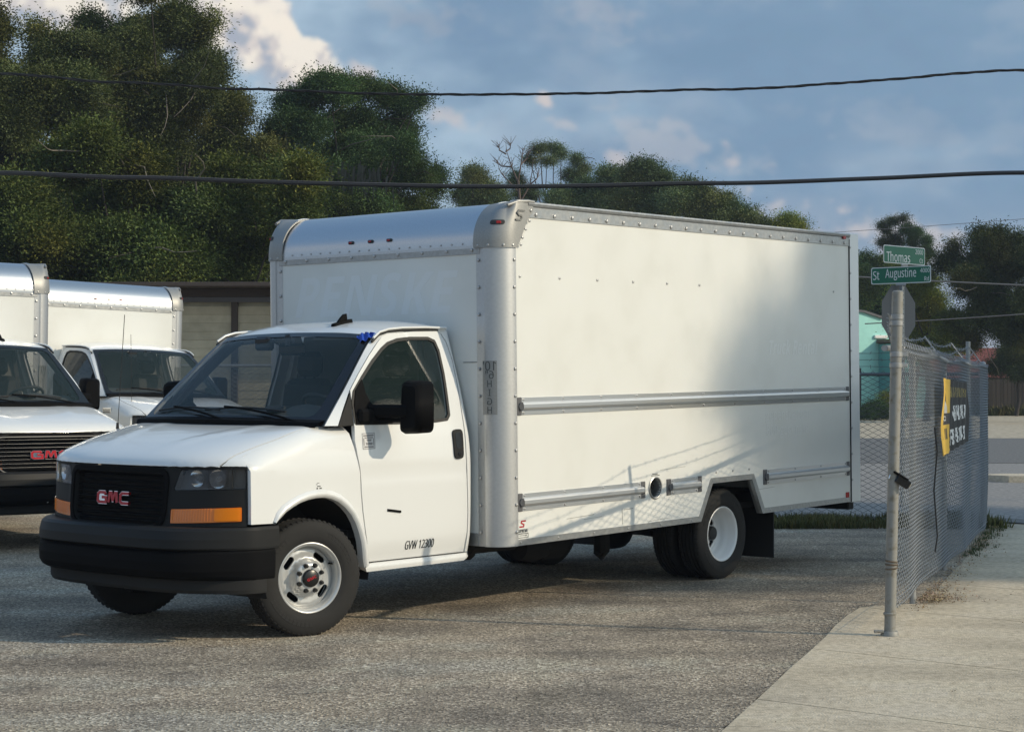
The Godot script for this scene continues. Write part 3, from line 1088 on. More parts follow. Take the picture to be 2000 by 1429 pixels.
# lumps: [u, v, ru, rv] in the survey picture at the tree's distance; they become ellipsoids of foliage in the round
func tree(called: String, label: String, category: String, d: float, base_u: float, lumps: Array, leaf: String, density := 1.0, fine := 1.0, bark := "bark", group := "", depth := 1.0, twigs := 0) -> Node3D:
	var k := d / 3504.0
	var foot := P((base_u - 1000) * k, 0, d)
	var o := thing(called, label, category, foot, 0, group)
	var key := "%s%.2f" % [leaf, fine]
	if not leafs.has(key):
		leafs[key] = cluster(104, Vector2(.104, .050) * fine, .53 * fine, 5, false) if leaf != "leaf_pine" else cluster(90, Vector2(.34, .013), .5 * fine, 6, true)
	var places := []
	var tints := []
	var limbs := Geo.new()
	var top := 0.0
	var mid := Vector3.ZERO
	var cs := []
	for l in lumps:
		var c := at(l[0], l[1], d) - foot
		c.z += rng.randf_range(-1.0, 1.0) * 2.2 * depth
		var r := Vector3(l[2] * k, l[3] * k, (l[2] + l[3]) * .5 * k * rng.randf_range(.8, 1.15))
		r = Vector3(maxf(r.x * .7, r.x - .16), maxf(r.y * .7, r.y - .16), r.z)
		cs.append([c, r])
		mid += c / lumps.size()
		top = maxf(top, c.y)
	var fork := Vector3(mid.x * .35, mid.y * .55, mid.z * .35)
	var tr := 0.014 * top + .05
	var trunk := Geo.new().tube([Vector3.ZERO, fork * .5 + Vector3(.1, 0, 0), fork, fork.lerp(mid, .6)], [tr * 1.25, tr, tr * .8, tr * .5], 9)
	part("trunk", trunk, M[bark], o)
	var hue := noise(81, 0.4, 2)
	for q in cs:
		var c: Vector3 = q[0]
		var r: Vector3 = q[1]
		var st := fork.lerp(mid, rng.randf_range(.0, .6))
		limbs.tube([st, st.lerp(c, .5) + Vector3(rng.randf_range(-.3, .3), -.15, rng.randf_range(-.3, .3)), c], [tr * .24, tr * .15, tr * .06], 6)
		for e in 2:
			var tip := c + Vector3(rng.randfn() * r.x, rng.randfn() * r.y * .8, rng.randfn() * r.z) * .75
			limbs.tube([c - Vector3(0, r.y * .3, 0), c.lerp(tip, .6) + Vector3(0, .1, 0), tip], [tr * .14, tr * .09, tr * .03], 5)
		var count := int(300.0 * r.x * r.y * density / (fine * fine)) + 6
		var tone := rng.randf_range(.75, 1.25)
		# boughs inside the lump, each with its own tone, so that the crown breaks into sprays with dark gaps between
		var boughs := []
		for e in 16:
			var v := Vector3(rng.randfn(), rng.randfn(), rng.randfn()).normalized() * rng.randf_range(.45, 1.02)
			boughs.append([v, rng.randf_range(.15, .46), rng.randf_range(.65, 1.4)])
		for e in count:
			var v: Vector3
			var sh := .6
			var dirn := Vector3(rng.randfn(), rng.randfn(), rng.randfn()).normalized()
			if rng.randf() < .84:
				var bo: Array = boughs[rng.randi() % boughs.size()]
				v = bo[0] + dirn * Vector3(1, .75, 1) * bo[1] * pow(rng.randf(), .5)
				sh = bo[2]
			else:
				v = dirn * pow(rng.randf(), .4) * .8
			if v.length() > 1.35:
				continue
			var p := c + v * r
			if p.y < .2:
				continue
			var bs := (Basis(Vector3.UP, rng.randf() * TAU) * Basis.from_euler(Vector3(rng.randf_range(-.5, .5), 0, rng.randf_range(-.5, .5)))).scaled(Vector3.ONE * rng.randf_range(.65, 1.2))
			places.append(Transform3D(bs, p))
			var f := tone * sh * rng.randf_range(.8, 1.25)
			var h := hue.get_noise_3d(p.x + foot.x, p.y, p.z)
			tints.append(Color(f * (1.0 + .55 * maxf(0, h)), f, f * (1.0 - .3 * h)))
	part("limbs", limbs, M[bark], o)
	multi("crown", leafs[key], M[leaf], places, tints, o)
	if twigs > 0:
		for e in twigs:
			var tw := Geo.new()
			var q: Array = cs[rng.randi() % cs.size()]
			var v := Vector3(rng.randfn(), rng.randfn(), absf(rng.randfn()) + .8).normalized()
			var p: Vector3 = q[0] + v * (q[1] as Vector3) * .95
			var a := p
			var pts := [a]
			var dir := Vector3(rng.randf_range(-1, 1), rng.randf_range(-.9, .7), .3).normalized()
			for s in 4:
				a += dir * rng.randf_range(.25, .55)
				dir = (dir + Vector3(rng.randf_range(-.6, .6), rng.randf_range(-.7, .4), rng.randf_range(-.2, .2))).normalized()
				pts.append(a)
			tw.tube(pts, [.026, .020, .015, .010, .005], 5)
			part("bare_branch", tw, M.pale_bark, o)
	return o


func moss(o: Node3D, d: float, spots: Array) -> void:
	var g := Geo.new()
	for s in spots:
		var c := at(s[0], s[1], d) - o.position
		for k in 26:
			var p := c + Vector3(rng.randfn() * .45, rng.randfn() * .2, 2.4 + rng.randfn() * .4)
			var l := rng.randf_range(.3, 1.1)
			var w := rng.randf_range(.015, .04)
			g.flat(p + Vector3(-w, 0, 0), p + Vector3(w, 0, .03), p + Vector3(rng.randf_range(-.15, .15), -l, 0), Vector3(.3, 0, 1))
			g.flat(p + Vector3(0, 0, -w), p + Vector3(.03, 0, w), p + Vector3(rng.randf_range(-.15, .15), -l, 0), Vector3(1, 0, .3))
	var m := part("hanging_moss", g, M.moss_grey, o)
	m.set_meta("kind", "stuff")


func trees() -> void:
	var oaks := "tall oaks behind the beige building"
	var t := tree("oak_tree", "huge dark oak at the left picture edge above the leftmost truck", "tree", 50, 40, [[-120, 60, 90, 80], [-60, 140, 100, 80], [15, 70, 45, 60], [20, 20, 22, 20], [60, 120, 95, 70], [80, 60, 40, 30], [130, 90, 70, 55], [-70, 260, 110, 90], [50, 225, 105, 85], [140, 210, 95, 75], [-80, 380, 110, 90], [40, 340, 110, 85], [140, 320, 100, 80], [-60, 490, 110, 80], [50, 450, 105, 80], [150, 430, 100, 80], [30, 560, 110, 80], [150, 540, 110, 80]], "leaf_oak", 1.15, .8, "bark", oaks, 1.3, 7)
	t = tree("oak_tree", "tallest rounded oak reaching the top of the picture left of the white cloud", "tree", 55, 330, [[315, -10, 60, 45], [250, 40, 60, 45], [200, 110, 65, 52], [160, 150, 70, 60], [435, 205, 50, 46], [330, 270, 90, 60], [400, 330, 80, 60], [190, 60, 35, 30], [350, 50, 70, 50], [255, 100, 85, 60], [370, 110, 62, 50], [405, 145, 32, 30], [300, 160, 95, 65], [395, 190, 55, 48], [235, 190, 90, 65], [330, 235, 95, 70], [425, 255, 52, 52], [250, 290, 95, 75], [360, 310, 95, 75], [445, 320, 55, 55], [470, 385, 70, 60], [300, 390, 105, 75], [400, 405, 100, 70], [240, 470, 100, 70], [500, 300, 40, 50], [535, 350, 45, 45], [350, 480, 105, 70], [450, 480, 90, 65], [300, 560, 110, 70], [440, 560, 110, 60]], "leaf_oak", 1.15, .8, "bark", oaks, 1.3, 10)
	t = tree("oak_tree", "open crowned dark green oak with hanging moss right of the tallest oak", "tree", 60, 690, [[690, 168, 52, 30], [625, 178, 42, 28], [755, 178, 42, 34], [655, 190, 60, 35], [590, 215, 48, 38], [545, 255, 30, 28], [690, 235, 80, 42], [765, 235, 42, 34], [800, 200, 20, 12], [822, 213, 18, 13], [600, 275, 60, 42], [680, 300, 78, 48], [765, 285, 42, 28], [795, 300, 32, 32], [560, 330, 55, 45], [630, 355, 70, 45], [720, 350, 75, 50], [805, 335, 48, 40], [845, 345, 24, 42], [690, 415, 90, 45], [790, 400, 75, 45], [600, 420, 80, 50], [680, 480, 110, 50], [800, 470, 80, 45]], "leaf_green", 1.05, .75, "bark", oaks, 1.2, 4)
	moss(t, 60, [[660, 345], [690, 355], [715, 352], [735, 375], [560, 300], [640, 365]])
	tree("shrub_mass", "vine-covered lower oak with yellow green leaves behind the box truck's front", "tree", 44, 480, [[470, 350, 60, 40], [550, 340, 60, 45], [600, 360, 35, 45], [430, 420, 80, 55], [530, 410, 85, 55], [590, 430, 50, 50], [450, 500, 100, 60], [570, 500, 80, 60], [380, 480, 80, 60]], "leaf_olive", 1.1, .8, "bark", "", 0.8, 3)
	tree("shrub_mass", "broad olive green understory tree behind the second parked truck", "tree", 43, 200, [[200, 290, 60, 45], [120, 320, 70, 50], [280, 330, 70, 50], [60, 400, 85, 60], [180, 390, 90, 60], [310, 410, 80, 60], [90, 480, 95, 65], [220, 480, 100, 65], [340, 500, 90, 60], [130, 560, 110, 55], [290, 570, 110, 50]], "leaf_olive", 1.1, .8, "bark", "", 0.8, 4)

	var far := "trees on the skyline behind the box truck"
	tree("small_tree", "small round dark tree left of the bare dead tree on the skyline", "tree", 80, 925, [[925, 345, 26, 18], [945, 365, 30, 22], [905, 372, 24, 24], [930, 395, 40, 28], [970, 385, 30, 26]], "leaf_hazed", 1.2, .8, "bark", far, .6)
	tree("pine_tree", "flat-topped pine with bare trunk showing on the skyline", "tree", 84, 1072, [[1055, 290, 24, 12], [1082, 284, 22, 10], [1096, 300, 20, 12], [1036, 312, 18, 12], [1068, 316, 24, 9], [1128, 306, 20, 13], [1142, 325, 16, 16], [1120, 340, 32, 16], [1145, 355, 24, 14], [1010, 350, 24, 24], [1030, 378, 34, 22]], "leaf_hazed", .62, .6, "bark", far, .5)
	tree("oak_tree", "rounded oak just right of the skyline pine", "tree", 80, 1180, [[1150, 370, 40, 24], [1195, 348, 30, 18], [1210, 375, 40, 28], [1170, 395, 45, 24], [1120, 385, 36, 24], [1090, 392, 30, 20]], "leaf_hazed", 1.2, .8, "bark", far, .6)
	tree("oak_tree", "tallest domed oak in the middle of the skyline row behind the box", "tree", 78, 1265, [[1250, 335, 34, 18], [1225, 350, 22, 18], [1270, 352, 40, 22], [1245, 378, 48, 28], [1300, 375, 36, 22], [1280, 405, 55, 26], [1220, 405, 45, 24]], "leaf_hazed", 1.25, .8, "bark", far, .6)
	tree("oak_tree", "lower spreading oak right of the domed skyline oak", "tree", 76, 1370, [[1345, 362, 28, 14], [1365, 385, 40, 22], [1325, 395, 40, 24], [1400, 405, 36, 20], [1370, 420, 50, 22], [1420, 388, 17, 13]], "leaf_hazed", 1.25, .8, "bark", far, .6)
	tree("oak_tree", "sloping end oak of the skyline row above the box roof's right half", "tree", 74, 1450, [[1440, 408, 30, 18], [1465, 418, 30, 20], [1440, 435, 50, 22], [1490, 438, 18, 14]], "leaf_hazed", 1.25, .8, "bark", far, .6)
	tree("light_tree", "small yellow green tree at the right end of the skyline row", "tree", 74, 1540, [[1535, 432, 26, 12], [1555, 440, 18, 12], [1515, 442, 18, 12], [1540, 452, 34, 14]], "leaf_light", 1.2, .7, "bark", far, .4)

	# the dead tree
	var dd := 82.0
	var foot := P((1018 - 1000) / 3504.0 * dd, 0, dd)
	var o := thing("dead_tree", "bare reddish dead tree with thin branches left of the pine", "tree", foot)
	part("trunk", Geo.new().tube([Vector3.ZERO, at(1018, 520, dd) - foot, at(1016, 400, dd) - foot, at(1012, 350, dd) - foot], [.13, .10, .07, .05], 7), M.dead_bark, o)
	var br := Geo.new()
	for b in [[1016, 395, 1035, 360, 1040, 330], [1012, 355, 1000, 325, 988, 290], [1012, 352, 1018, 320, 1022, 288], [1000, 325, 980, 322, 962, 312], [988, 300, 975, 290, 975, 283], [1018, 320, 1030, 305, 1032, 296], [1014, 375, 985, 345, 975, 330], [1035, 360, 1048, 350, 1052, 340], [988, 295, 996, 288, 998, 280]]:
		br.tube([at(b[0], b[1], dd) - foot, at(b[2], b[3], dd) - foot + Vector3(0, 0, rng.randf_range(-.5, .5)), at(b[4], b[5], dd) - foot], [.042, .030, .012], 5)
		for e in 9:
			var p := (at(b[2], b[3], dd) - foot).lerp(at(b[4], b[5], dd) - foot, rng.randf_range(-.2, 1))
			br.tube([p, p + Vector3(rng.randf_range(-.4, .4), rng.randf_range(.1, .5), rng.randf_range(-.3, .3))], [.014, .006], 4)
	part("branches", br, M.dead_bark, o)

	var rt := "trees across the street at the right"
	tree("thin_tree", "thin crooked tree with a wind-bent top above the street signs", "tree", 99, 1733, [[1748, 432, 18, 5], [1764, 427, 10, 4], [1728, 438, 10, 6], [1736, 450, 6, 10], [1748, 466, 15, 7], [1728, 472, 11, 8], [1742, 482, 17, 8], [1758, 474, 8, 6]], "leaf_oak", 1.3, .6, "bark", rt, .2, 2)
	tree("thin_tree", "slim bright green tree rising behind the upper street sign", "tree", 98, 1785, [[1776, 447, 13, 12], [1790, 455, 14, 10], [1785, 470, 12, 12], [1808, 470, 10, 12], [1815, 490, 14, 16], [1790, 500, 26, 20]], "leaf_green", 1.4, .6, "bark", rt, .2)
	tree("street_tree", "mid green tree behind the left part of the teal building", "tree", 94, 1700, [[1695, 515, 32, 26], [1725, 530, 26, 30], [1690, 565, 40, 34], [1730, 580, 34, 34], [1700, 620, 46, 36], [1660, 560, 40, 50]], "leaf_green", 1.2, .9, "bark", rt, .6)
	tree("street_tree", "sunlit yellow green tree behind the stop sign", "tree", 78, 1810, [[1770, 530, 28, 26], [1800, 545, 34, 30], [1780, 580, 36, 34], [1825, 595, 32, 34], [1845, 635, 36, 28], [1800, 630, 40, 36], [1870, 655, 22, 20], [1790, 670, 46, 30], [1850, 670, 40, 24]], "leaf_light", 1.2, .8, "bark", rt, .6)
	tree("dark_oak", "large dark oak at the right picture edge", "tree", 76, 2075, [[1928, 455, 22, 14], [1950, 458, 20, 16], [1905, 480, 22, 18], [1870, 480, 15, 12], [1935, 485, 42, 26], [1985, 480, 36, 24], [1860, 510, 32, 24], [1905, 520, 40, 30], [1960, 525, 46, 34], [2010, 520, 40, 40], [1880, 560, 42, 34], [1935, 575, 48, 36], [1990, 585, 46, 40], [1920, 625, 48, 36], [1980, 645, 50, 36], [2030, 600, 50, 50], [1900, 665, 30, 20]], "leaf_dark", 1.15, .85, "bark", rt, 1.0, 3)
	tree("dark_shrub", "dark drooping shrub in front of the board fence at the right", "shrub", 90, 1985, [[1975, 690, 36, 24], [2010, 680, 40, 36], [1955, 715, 26, 16], [1995, 725, 44, 18], [2040, 710, 44, 40]], "leaf_dark", 1.3, .8, "bark", "", .3)
	tree("bush", "round green bush in front of the teal building", "bush", 80, 1708, [[1695, 805, 24, 20], [1718, 803, 22, 20], [1735, 812, 16, 14], [1680, 812, 16, 14]], "leaf_green", 1.6, .6, "bark", "", .2)
	tree("bush", "small leafy bush beside the teal porch columns", "bush", 83, 1733, [[1733, 778, 11, 10], [1742, 785, 10, 9]], "leaf_light", 1.4, .6, "bark", "", .1)

	# a tall oak beyond the right picture edge whose shade lies over the truck's tail and the sidewalk
	var sh := P(31.5, 0, 11.2)
	var so := thing("shade_oak", "tall spreading oak beside the street out of frame at the right", "tree", sh)
	part("trunk", Geo.new().tube([Vector3.ZERO, Vector3(.3, 4, .1), Vector3(.1, 8, 0), Vector3(.2, 12, 0)], [.5, .4, .32, .2], 10), M.bark, so)
	var places := []
	var tints := []
	var lb := Geo.new()
	var boughs := []
	var toward := Vector3(.966 * .8829, .4695, .259 * .8829)
	# [x, height, distance] of places whose light the boughs take, and how wide
	for q in [[2.12, 1.75, 15.1, .62], [2.2, 1.30, 15.3, .42], [2.72, 2.05, 15.85, .45], [2.98, 2.75, 16.1, .5], [2.7, 1.55, 15.85, .62], [3.1, 2.45, 16.3, .6], [3.0, 1.9, 16.2, .8], [3.0, 1.1, 16.2, .8], [3.2, 2.9, 16.4, .7], [3.2, .6, 16.4, .7], [3.3, 2.2, 16.6, .9], [3.3, 1.4, 16.6, .9], [3.0, .2, 15.6, .6], [3.6, .2, 15.6, .7], [4.4, .1, 15.4, .8], [5.4, .1, 15.2, .9], [6.4, 0, 15.2, 1.0], [2.2, .1, 15.8, .6], [1.6, .0, 16.3, .7], [2.8, 0, 17.0, .9], [3.8, 0, 17.3, 1.1], [5.0, 0, 17.0, 1.1], [6.2, 0, 16.8, 1.1], [3.0, 0, 18.6, .8], [4.5, 0, 19.0, 1.0], [6.0, 0, 18.6, 1.2], [2.0, 0, 17.6, .7], [7.5, 0, 17.5, 1.3], [4.0, .9, 16.0, .7], [4.3, 1.4, 17.2, .8], [4.8, .8, 18.6, .8], [1.0, 0, 14.35, .35], [2.0, 0, 14.45, .35]]:
		var tt := rng.randf_range(26.0, 32.0)
		boughs.append([Vector3(q[0], q[1], -q[2]) + toward * tt / .97, q[3] * .88])
	for k in 26:
		var tt := rng.randf_range(23.0, 34.0)
		boughs.append([Vector3(rng.randf_range(3, 7), 0, -rng.randf_range(18.5, 24.0)) + toward * tt + Vector3(0, rng.randf_range(-1, 3.5), 0), rng.randf_range(1.0, 1.7)])
	for bq in boughs:
		var c: Vector3 = bq[0] - sh
		var y := c.y
		var r := Vector3.ONE * (bq[1] as float)
		lb.tube([Vector3(.1, y * .55, 0), c * .6 + Vector3(0, y * .32, 0), c], [.16, .1, .04], 6)
		for e in int(80 * r.x * r.z) + 9:
			var v := Vector3(rng.randfn(), rng.randfn(), rng.randfn()) * .46
			places.append(Transform3D(Basis.from_euler(Vector3(rng.randf() * TAU, rng.randf() * TAU, rng.randf() * TAU)), c + v * r))
			var f := rng.randf_range(.7, 1.3)
			tints.append(Color(f, f, f))
	part("limbs", lb, M.bark, so)
	multi("crown", leafs["leaf_oak0.80"], M.leaf_oak, places, tints, so)


# ---------------------------------------------------------------- fences
# chain link between two ground points; warp pushes the fabric out of its plane
func chain_link(a: Vector3, b: Vector3, h0: float, h1: float, warp: float, bottom0 := .05, bottom1 := .05, wire := .0030, pitch := .057) -> Geo:
	var g := Geo.new()
	var along := (b - a)
	var len := along.length()
	along /= len
	var out := along.cross(Vector3.UP).normalized()
	var nn := noise(91, 0.22, 2)
	var place := func(s: float, y: float, off: float) -> Vector3:
		var f := s / len
		var yy: float = lerpf(lerpf(bottom0, bottom1, f), lerpf(h0, h1, f), y)
		var wv: float = warp * nn.get_noise_2d(s * 1.3, yy * 1.6) * (1.0 - .55 * ss(.85, 1.0, y))
		return a + along * s + Vector3(0, yy, 0) + out * (off + wv)
	var cols := int(len / pitch)
	var rows := int(maxf(h0, h1) / (pitch * .52))
	for k in cols:
		var prev := Vector3.ZERO
		for j in rows + 1:
			var sg := 1.0 if (j + k) % 2 == 0 else -1.0
			var s := (k + .5) * pitch + sg * pitch * .5
			var p: Vector3 = place.call(s, float(j) / rows, sg * .004)
			if j == rows:
				p.y += .03
			if j > 0:
				var d := (p - prev).normalized()
				var o1 := d.cross(out).normalized() * wire
				var q := [o1, (-o1 * .5 + out * wire * .87), (-o1 * .5 - out * wire * .87)]
				for e in 3:
					var u: Vector3 = q[e]
					var w: Vector3 = q[(e + 1) % 3]
					g.tri(prev + u, prev + w, p + w, u, w, w)
					g.tri(prev + u, p + w, p + u, u, w, u)
			prev = p
	return g


func post(g: Geo, p: Vector3, h: float, r: float, lean := Vector3.ZERO, sides := 14) -> void:
	g.tube([p, p + Vector3(0, h, 0) + lean], r, sides)


func barbed(g: Geo, pts: Array, sag := .02) -> void:
	for k in pts.size() - 1:
		var a: Vector3 = pts[k]
		var b: Vector3 = pts[k + 1]
		var m := 14
		var line := []
		for s in m + 1:
			var f := float(s) / m
			line.append(a.lerp(b, f) - Vector3(0, sag * 4 * f * (1 - f), 0) + Vector3(rng.randf_range(-.004, .004), rng.randf_range(-.006, .006), rng.randf_range(-.004, .004)))
		g.tube(line, .0028, 5)
		var n := int(a.distance_to(b) / .125)
		for e in n:
			var p := a.lerp(b, (e + .5) / n) - Vector3(0, sag * 4 * (e + .5) / n * (1 - (e + .5) / n), 0)
			for w in 2:
				var d := Vector3(rng.randfn(), rng.randfn(), rng.randfn()).normalized() * .022
				g.tube([p - d, p + d], .0018, 4)


func fences() -> void:
	# the leaning side fence along the sidewalk
	var pole := P(2.42, .008, 11.5)
	var corner := P(5.33, 0, 20.1)
	var f := thing("chain_link_fence", "leaning chain-link fence with barbed wire arms along the sidewalk", "fence")
	var dir := (corner - pole).normalized()
	var inward := Vector3(-.945, 0, -.326)
	var mesh := chain_link(pole + dir * .05, corner, 1.88, 1.80, .05, .13, .02)
	var mi := part("chain_link_mesh", mesh, M.wire_galvanised, f)
	mi.set_meta("kind", "stuff")
	var ts := [0.0, 1.78, 4.3, 6.9, 9.05]
	var arms := [[], [], []]
	for k in range(1, ts.size()):
		var p: Vector3 = pole + dir * ts[k] + inward * .045
		p.y = -.02
		var g := Geo.new()
		var hh := 1.84 if k < 4 else 1.86
		post(g, p, hh, .024 if k < 4 else .036)
		var pp := part("fence_post", g, M.galvanised, f)
		part("post_cap", Geo.new().lathe([Vector2(0, .03), Vector2(.02, .026), Vector2(.032, .012), Vector2(.034, -.03), Vector2(.0, -.03)], 12, p + Vector3(0, hh, 0), Basis(Vector3.RIGHT, -PI / 2)), M.galvanised, pp)
		var a := p + Vector3(0, hh - .02, 0)
		var e := a + inward * .16 + Vector3(0, .23, 0) - dir * .05
		var ag := Geo.new()
		ag.box((a + e) / 2, Vector3(.035, a.distance_to(e), .012), .003, Basis(dir, Vector3.ZERO, Vector3.ZERO) if false else basis_along(e - a, dir))
		part("barbed_wire_arm", ag, M.galvanised, pp)
		for j in 3:
			arms[j].append(a.lerp(e, .3 + .33 * j))
	for j in 3:
		arms[j].push_front(pole + Vector3(0, 1.92 + .07 * j, 0))
		var g := Geo.new()
		barbed(g, arms[j], .05)
		part("barbed_wire", g, M.wire_galvanised, f)
	var rail := Geo.new()
	var rl := []
	for k in 25:
		var s := k / 24.0
		rl.append(pole.lerp(corner, s) + Vector3(0, lerpf(1.84, 1.80, s) + .012 * sin(s * 21.0), 0) + inward * .03)
	rail.tube(rl, .021, 10)
	part("top_rail", rail, M.galvanised, f)
	var tw := Geo.new()
	tw.tube([pole + dir * .05 + Vector3(0, .19, 0), pole.lerp(corner, .5) + Vector3(0, .12, 0), corner + Vector3(0, .08, 0)], .0022, 5)
	part("tension_wire", tw, M.wire_galvanised, f)
	var cord := Geo.new()
	var cp := pole + dir * 2.35 - inward * .06
	cord.tube([cp + Vector3(0, 1.28, 0), cp + Vector3(.02, 1.1, 0), cp + Vector3(-.01, .8, .02), cp + Vector3(.02, .45, 0), cp + Vector3(.0, .33, .01)], .006, 6)
	solo("loose_cord", cord, M.cable_black, "black cord dangling on the sidewalk fence left of the banner", "cord")

	# the heavy end post
	var ep := thing("end_post", "stout grey steel gate post with rust stains at the sidewalk corner", "post", pole)
	var lean := Vector3(.055, 0, 0)
	var g := Geo.new()
	g.tube([Vector3.ZERO, Vector3(0, 2.2, 0) + lean], .036, 20)
	part("pole", g, M.post_paint, ep)
	part("base_flange", Geo.new().lathe([Vector2(0, .03), Vector2(.05, .03), Vector2(.056, .02), Vector2(.06, 0), Vector2(.06, -.02)], 20, Vector3.ZERO, Basis(Vector3.RIGHT, -PI / 2)), M.post_paint, ep)
	part("base_ear", Geo.new().box(Vector3(-.075, .03, .02), Vector3(.06, .018, .03), .004), M.post_paint, ep)
	part("base_sleeve", Geo.new().lathe([Vector2(.0365, .15), Vector2(.041, .146), Vector2(.041, .135), Vector2(.0365, .13)], 20, Vector3.ZERO, Basis(Vector3.RIGHT, -PI / 2)), M.post_paint, ep)
	for y in [1.73, 1.80, 2.04, 2.0]:
		var c: Vector3 = lean * (y / 2.2) + Vector3(0, y, 0)
		var b := part("clamp_band", Geo.new().lathe([Vector2(.037, .017), Vector2(.0405, .014), Vector2(.0405, -.014), Vector2(.037, -.017)], 20, c, Basis(Vector3.RIGHT, -PI / 2)), M.galvanised, ep)
		if y < 1.9:
			part("clamp_bolt", Geo.new().box(c + Vector3(.055, 0, 0), Vector3(.04, .026, .014), .003), M.galvanised, b)
	for y in [.43, .455, .475]:
		part("wire_tie", Geo.new().lathe([Vector2(.037, .006), Vector2(.044, 0), Vector2(.037, -.006)], 18, Vector3(.012, y, 0), Basis(Vector3.RIGHT, -PI / 2).rotated(Vector3.FORWARD, (y - .45) * 6)), M.rust, ep)
	part("pole_cap", Geo.new().lathe([Vector2(0, .012), Vector2(.025, .009), Vector2(.036, 0)], 18, Vector3(0, 2.2, 0) + lean, Basis(Vector3.RIGHT, -PI / 2)), M.post_paint, ep)
	var lk := thing("lock_box", "small black lock box hanging tilted on the grey end post", "box", pole + Vector3(.078, .985, .02))
	var lb := Basis(Vector3.FORWARD, .55)
	part("housing", Geo.new().box(Vector3(.0, 0, 0), Vector3(.10, .055, .06), .006, lb), M.gloss_black, lk)
	part("lid", Geo.new().box(Vector3(-.012, .038, 0), Vector3(.11, .016, .066), .005, lb), M.black_plastic, lk)
	part("latch", Geo.new().box(Vector3(.045, -.02, .01), Vector3(.012, .03, .03), .003, lb), M.chrome, lk)
	part("shackle", Geo.new().tube([Vector3(-.05, .03, 0), Vector3(-.075, .05, 0), Vector3(-.085, .02, 0)], .006, 6), M.chrome, lk)

	# the back fence behind the truck's tail
	var bf := thing("chain_link_fence", "straight chain-link fence with three barbed strands behind the truck's tail", "fence")
	var b0 := P(5.30, 0, 20.35)
	var b1 := P(-.2, 0, 22.6)
	part("chain_link_mesh", chain_link(b0, b1, 1.74, 1.72, .02, .03, .03, .003, .060), M.dark_wire, bf).set_meta("kind", "stuff")
	for k in 3:
		var p := b0.lerp(b1, .02 + k * .48)
		var pg := Geo.new()
		post(pg, p, 2.1 if k == 0 else 1.75, .026)
		part("fence_post", pg, M.galvanised, bf)
	part("top_rail", Geo.new().tube([b0 + Vector3(0, 1.73, 0), b1 + Vector3(0, 1.72, 0)], .021, 10), M.dark_wire, bf)
	for j in 3:
		var bg := Geo.new()
		barbed(bg, [b0 + Vector3(0, 1.83 + j * .08, 0), b0.lerp(b1, .5) + Vector3(0, 1.82 + j * .08, 0), b1 + Vector3(0, 1.82 + j * .08, 0)], .01)
		part("barbed_wire", bg, M.dark_wire, bf)

	# the lot's rear fence in front of the beige building
	var rf := thing("chain_link_fence", "chain-link fence in front of the beige building seen through the cab glass", "fence")
	var r0 := P(-8.2, .1, 28.2)
	var r1 := P(-.6, .1, 27.6)
	part("chain_link_mesh", chain_link(r0, r1, 1.82, 1.82, .02, .03, .03, .003, .065), M.wire_galvanised, rf).set_meta("kind", "stuff")
	for k in 4:
		var pg := Geo.new()
		post(pg, r0.lerp(r1, k / 3.0), 1.86, .028)
		part("fence_post", pg, M.galvanised, rf)
	part("top_rail", Geo.new().tube([r0 + Vector3(0, 1.8, 0), r1 + Vector3(0, 1.8, 0)], .024, 10), M.galvanised, rf)

	# the banner on the sidewalk fence
	banner(pole, dir, inward)


func basis_along(y: Vector3, hint: Vector3) -> Basis:
	y = y.normalized()
	var z := hint.cross(y).normalized()
	var x := y.cross(z)
	return Basis(x, y, z)


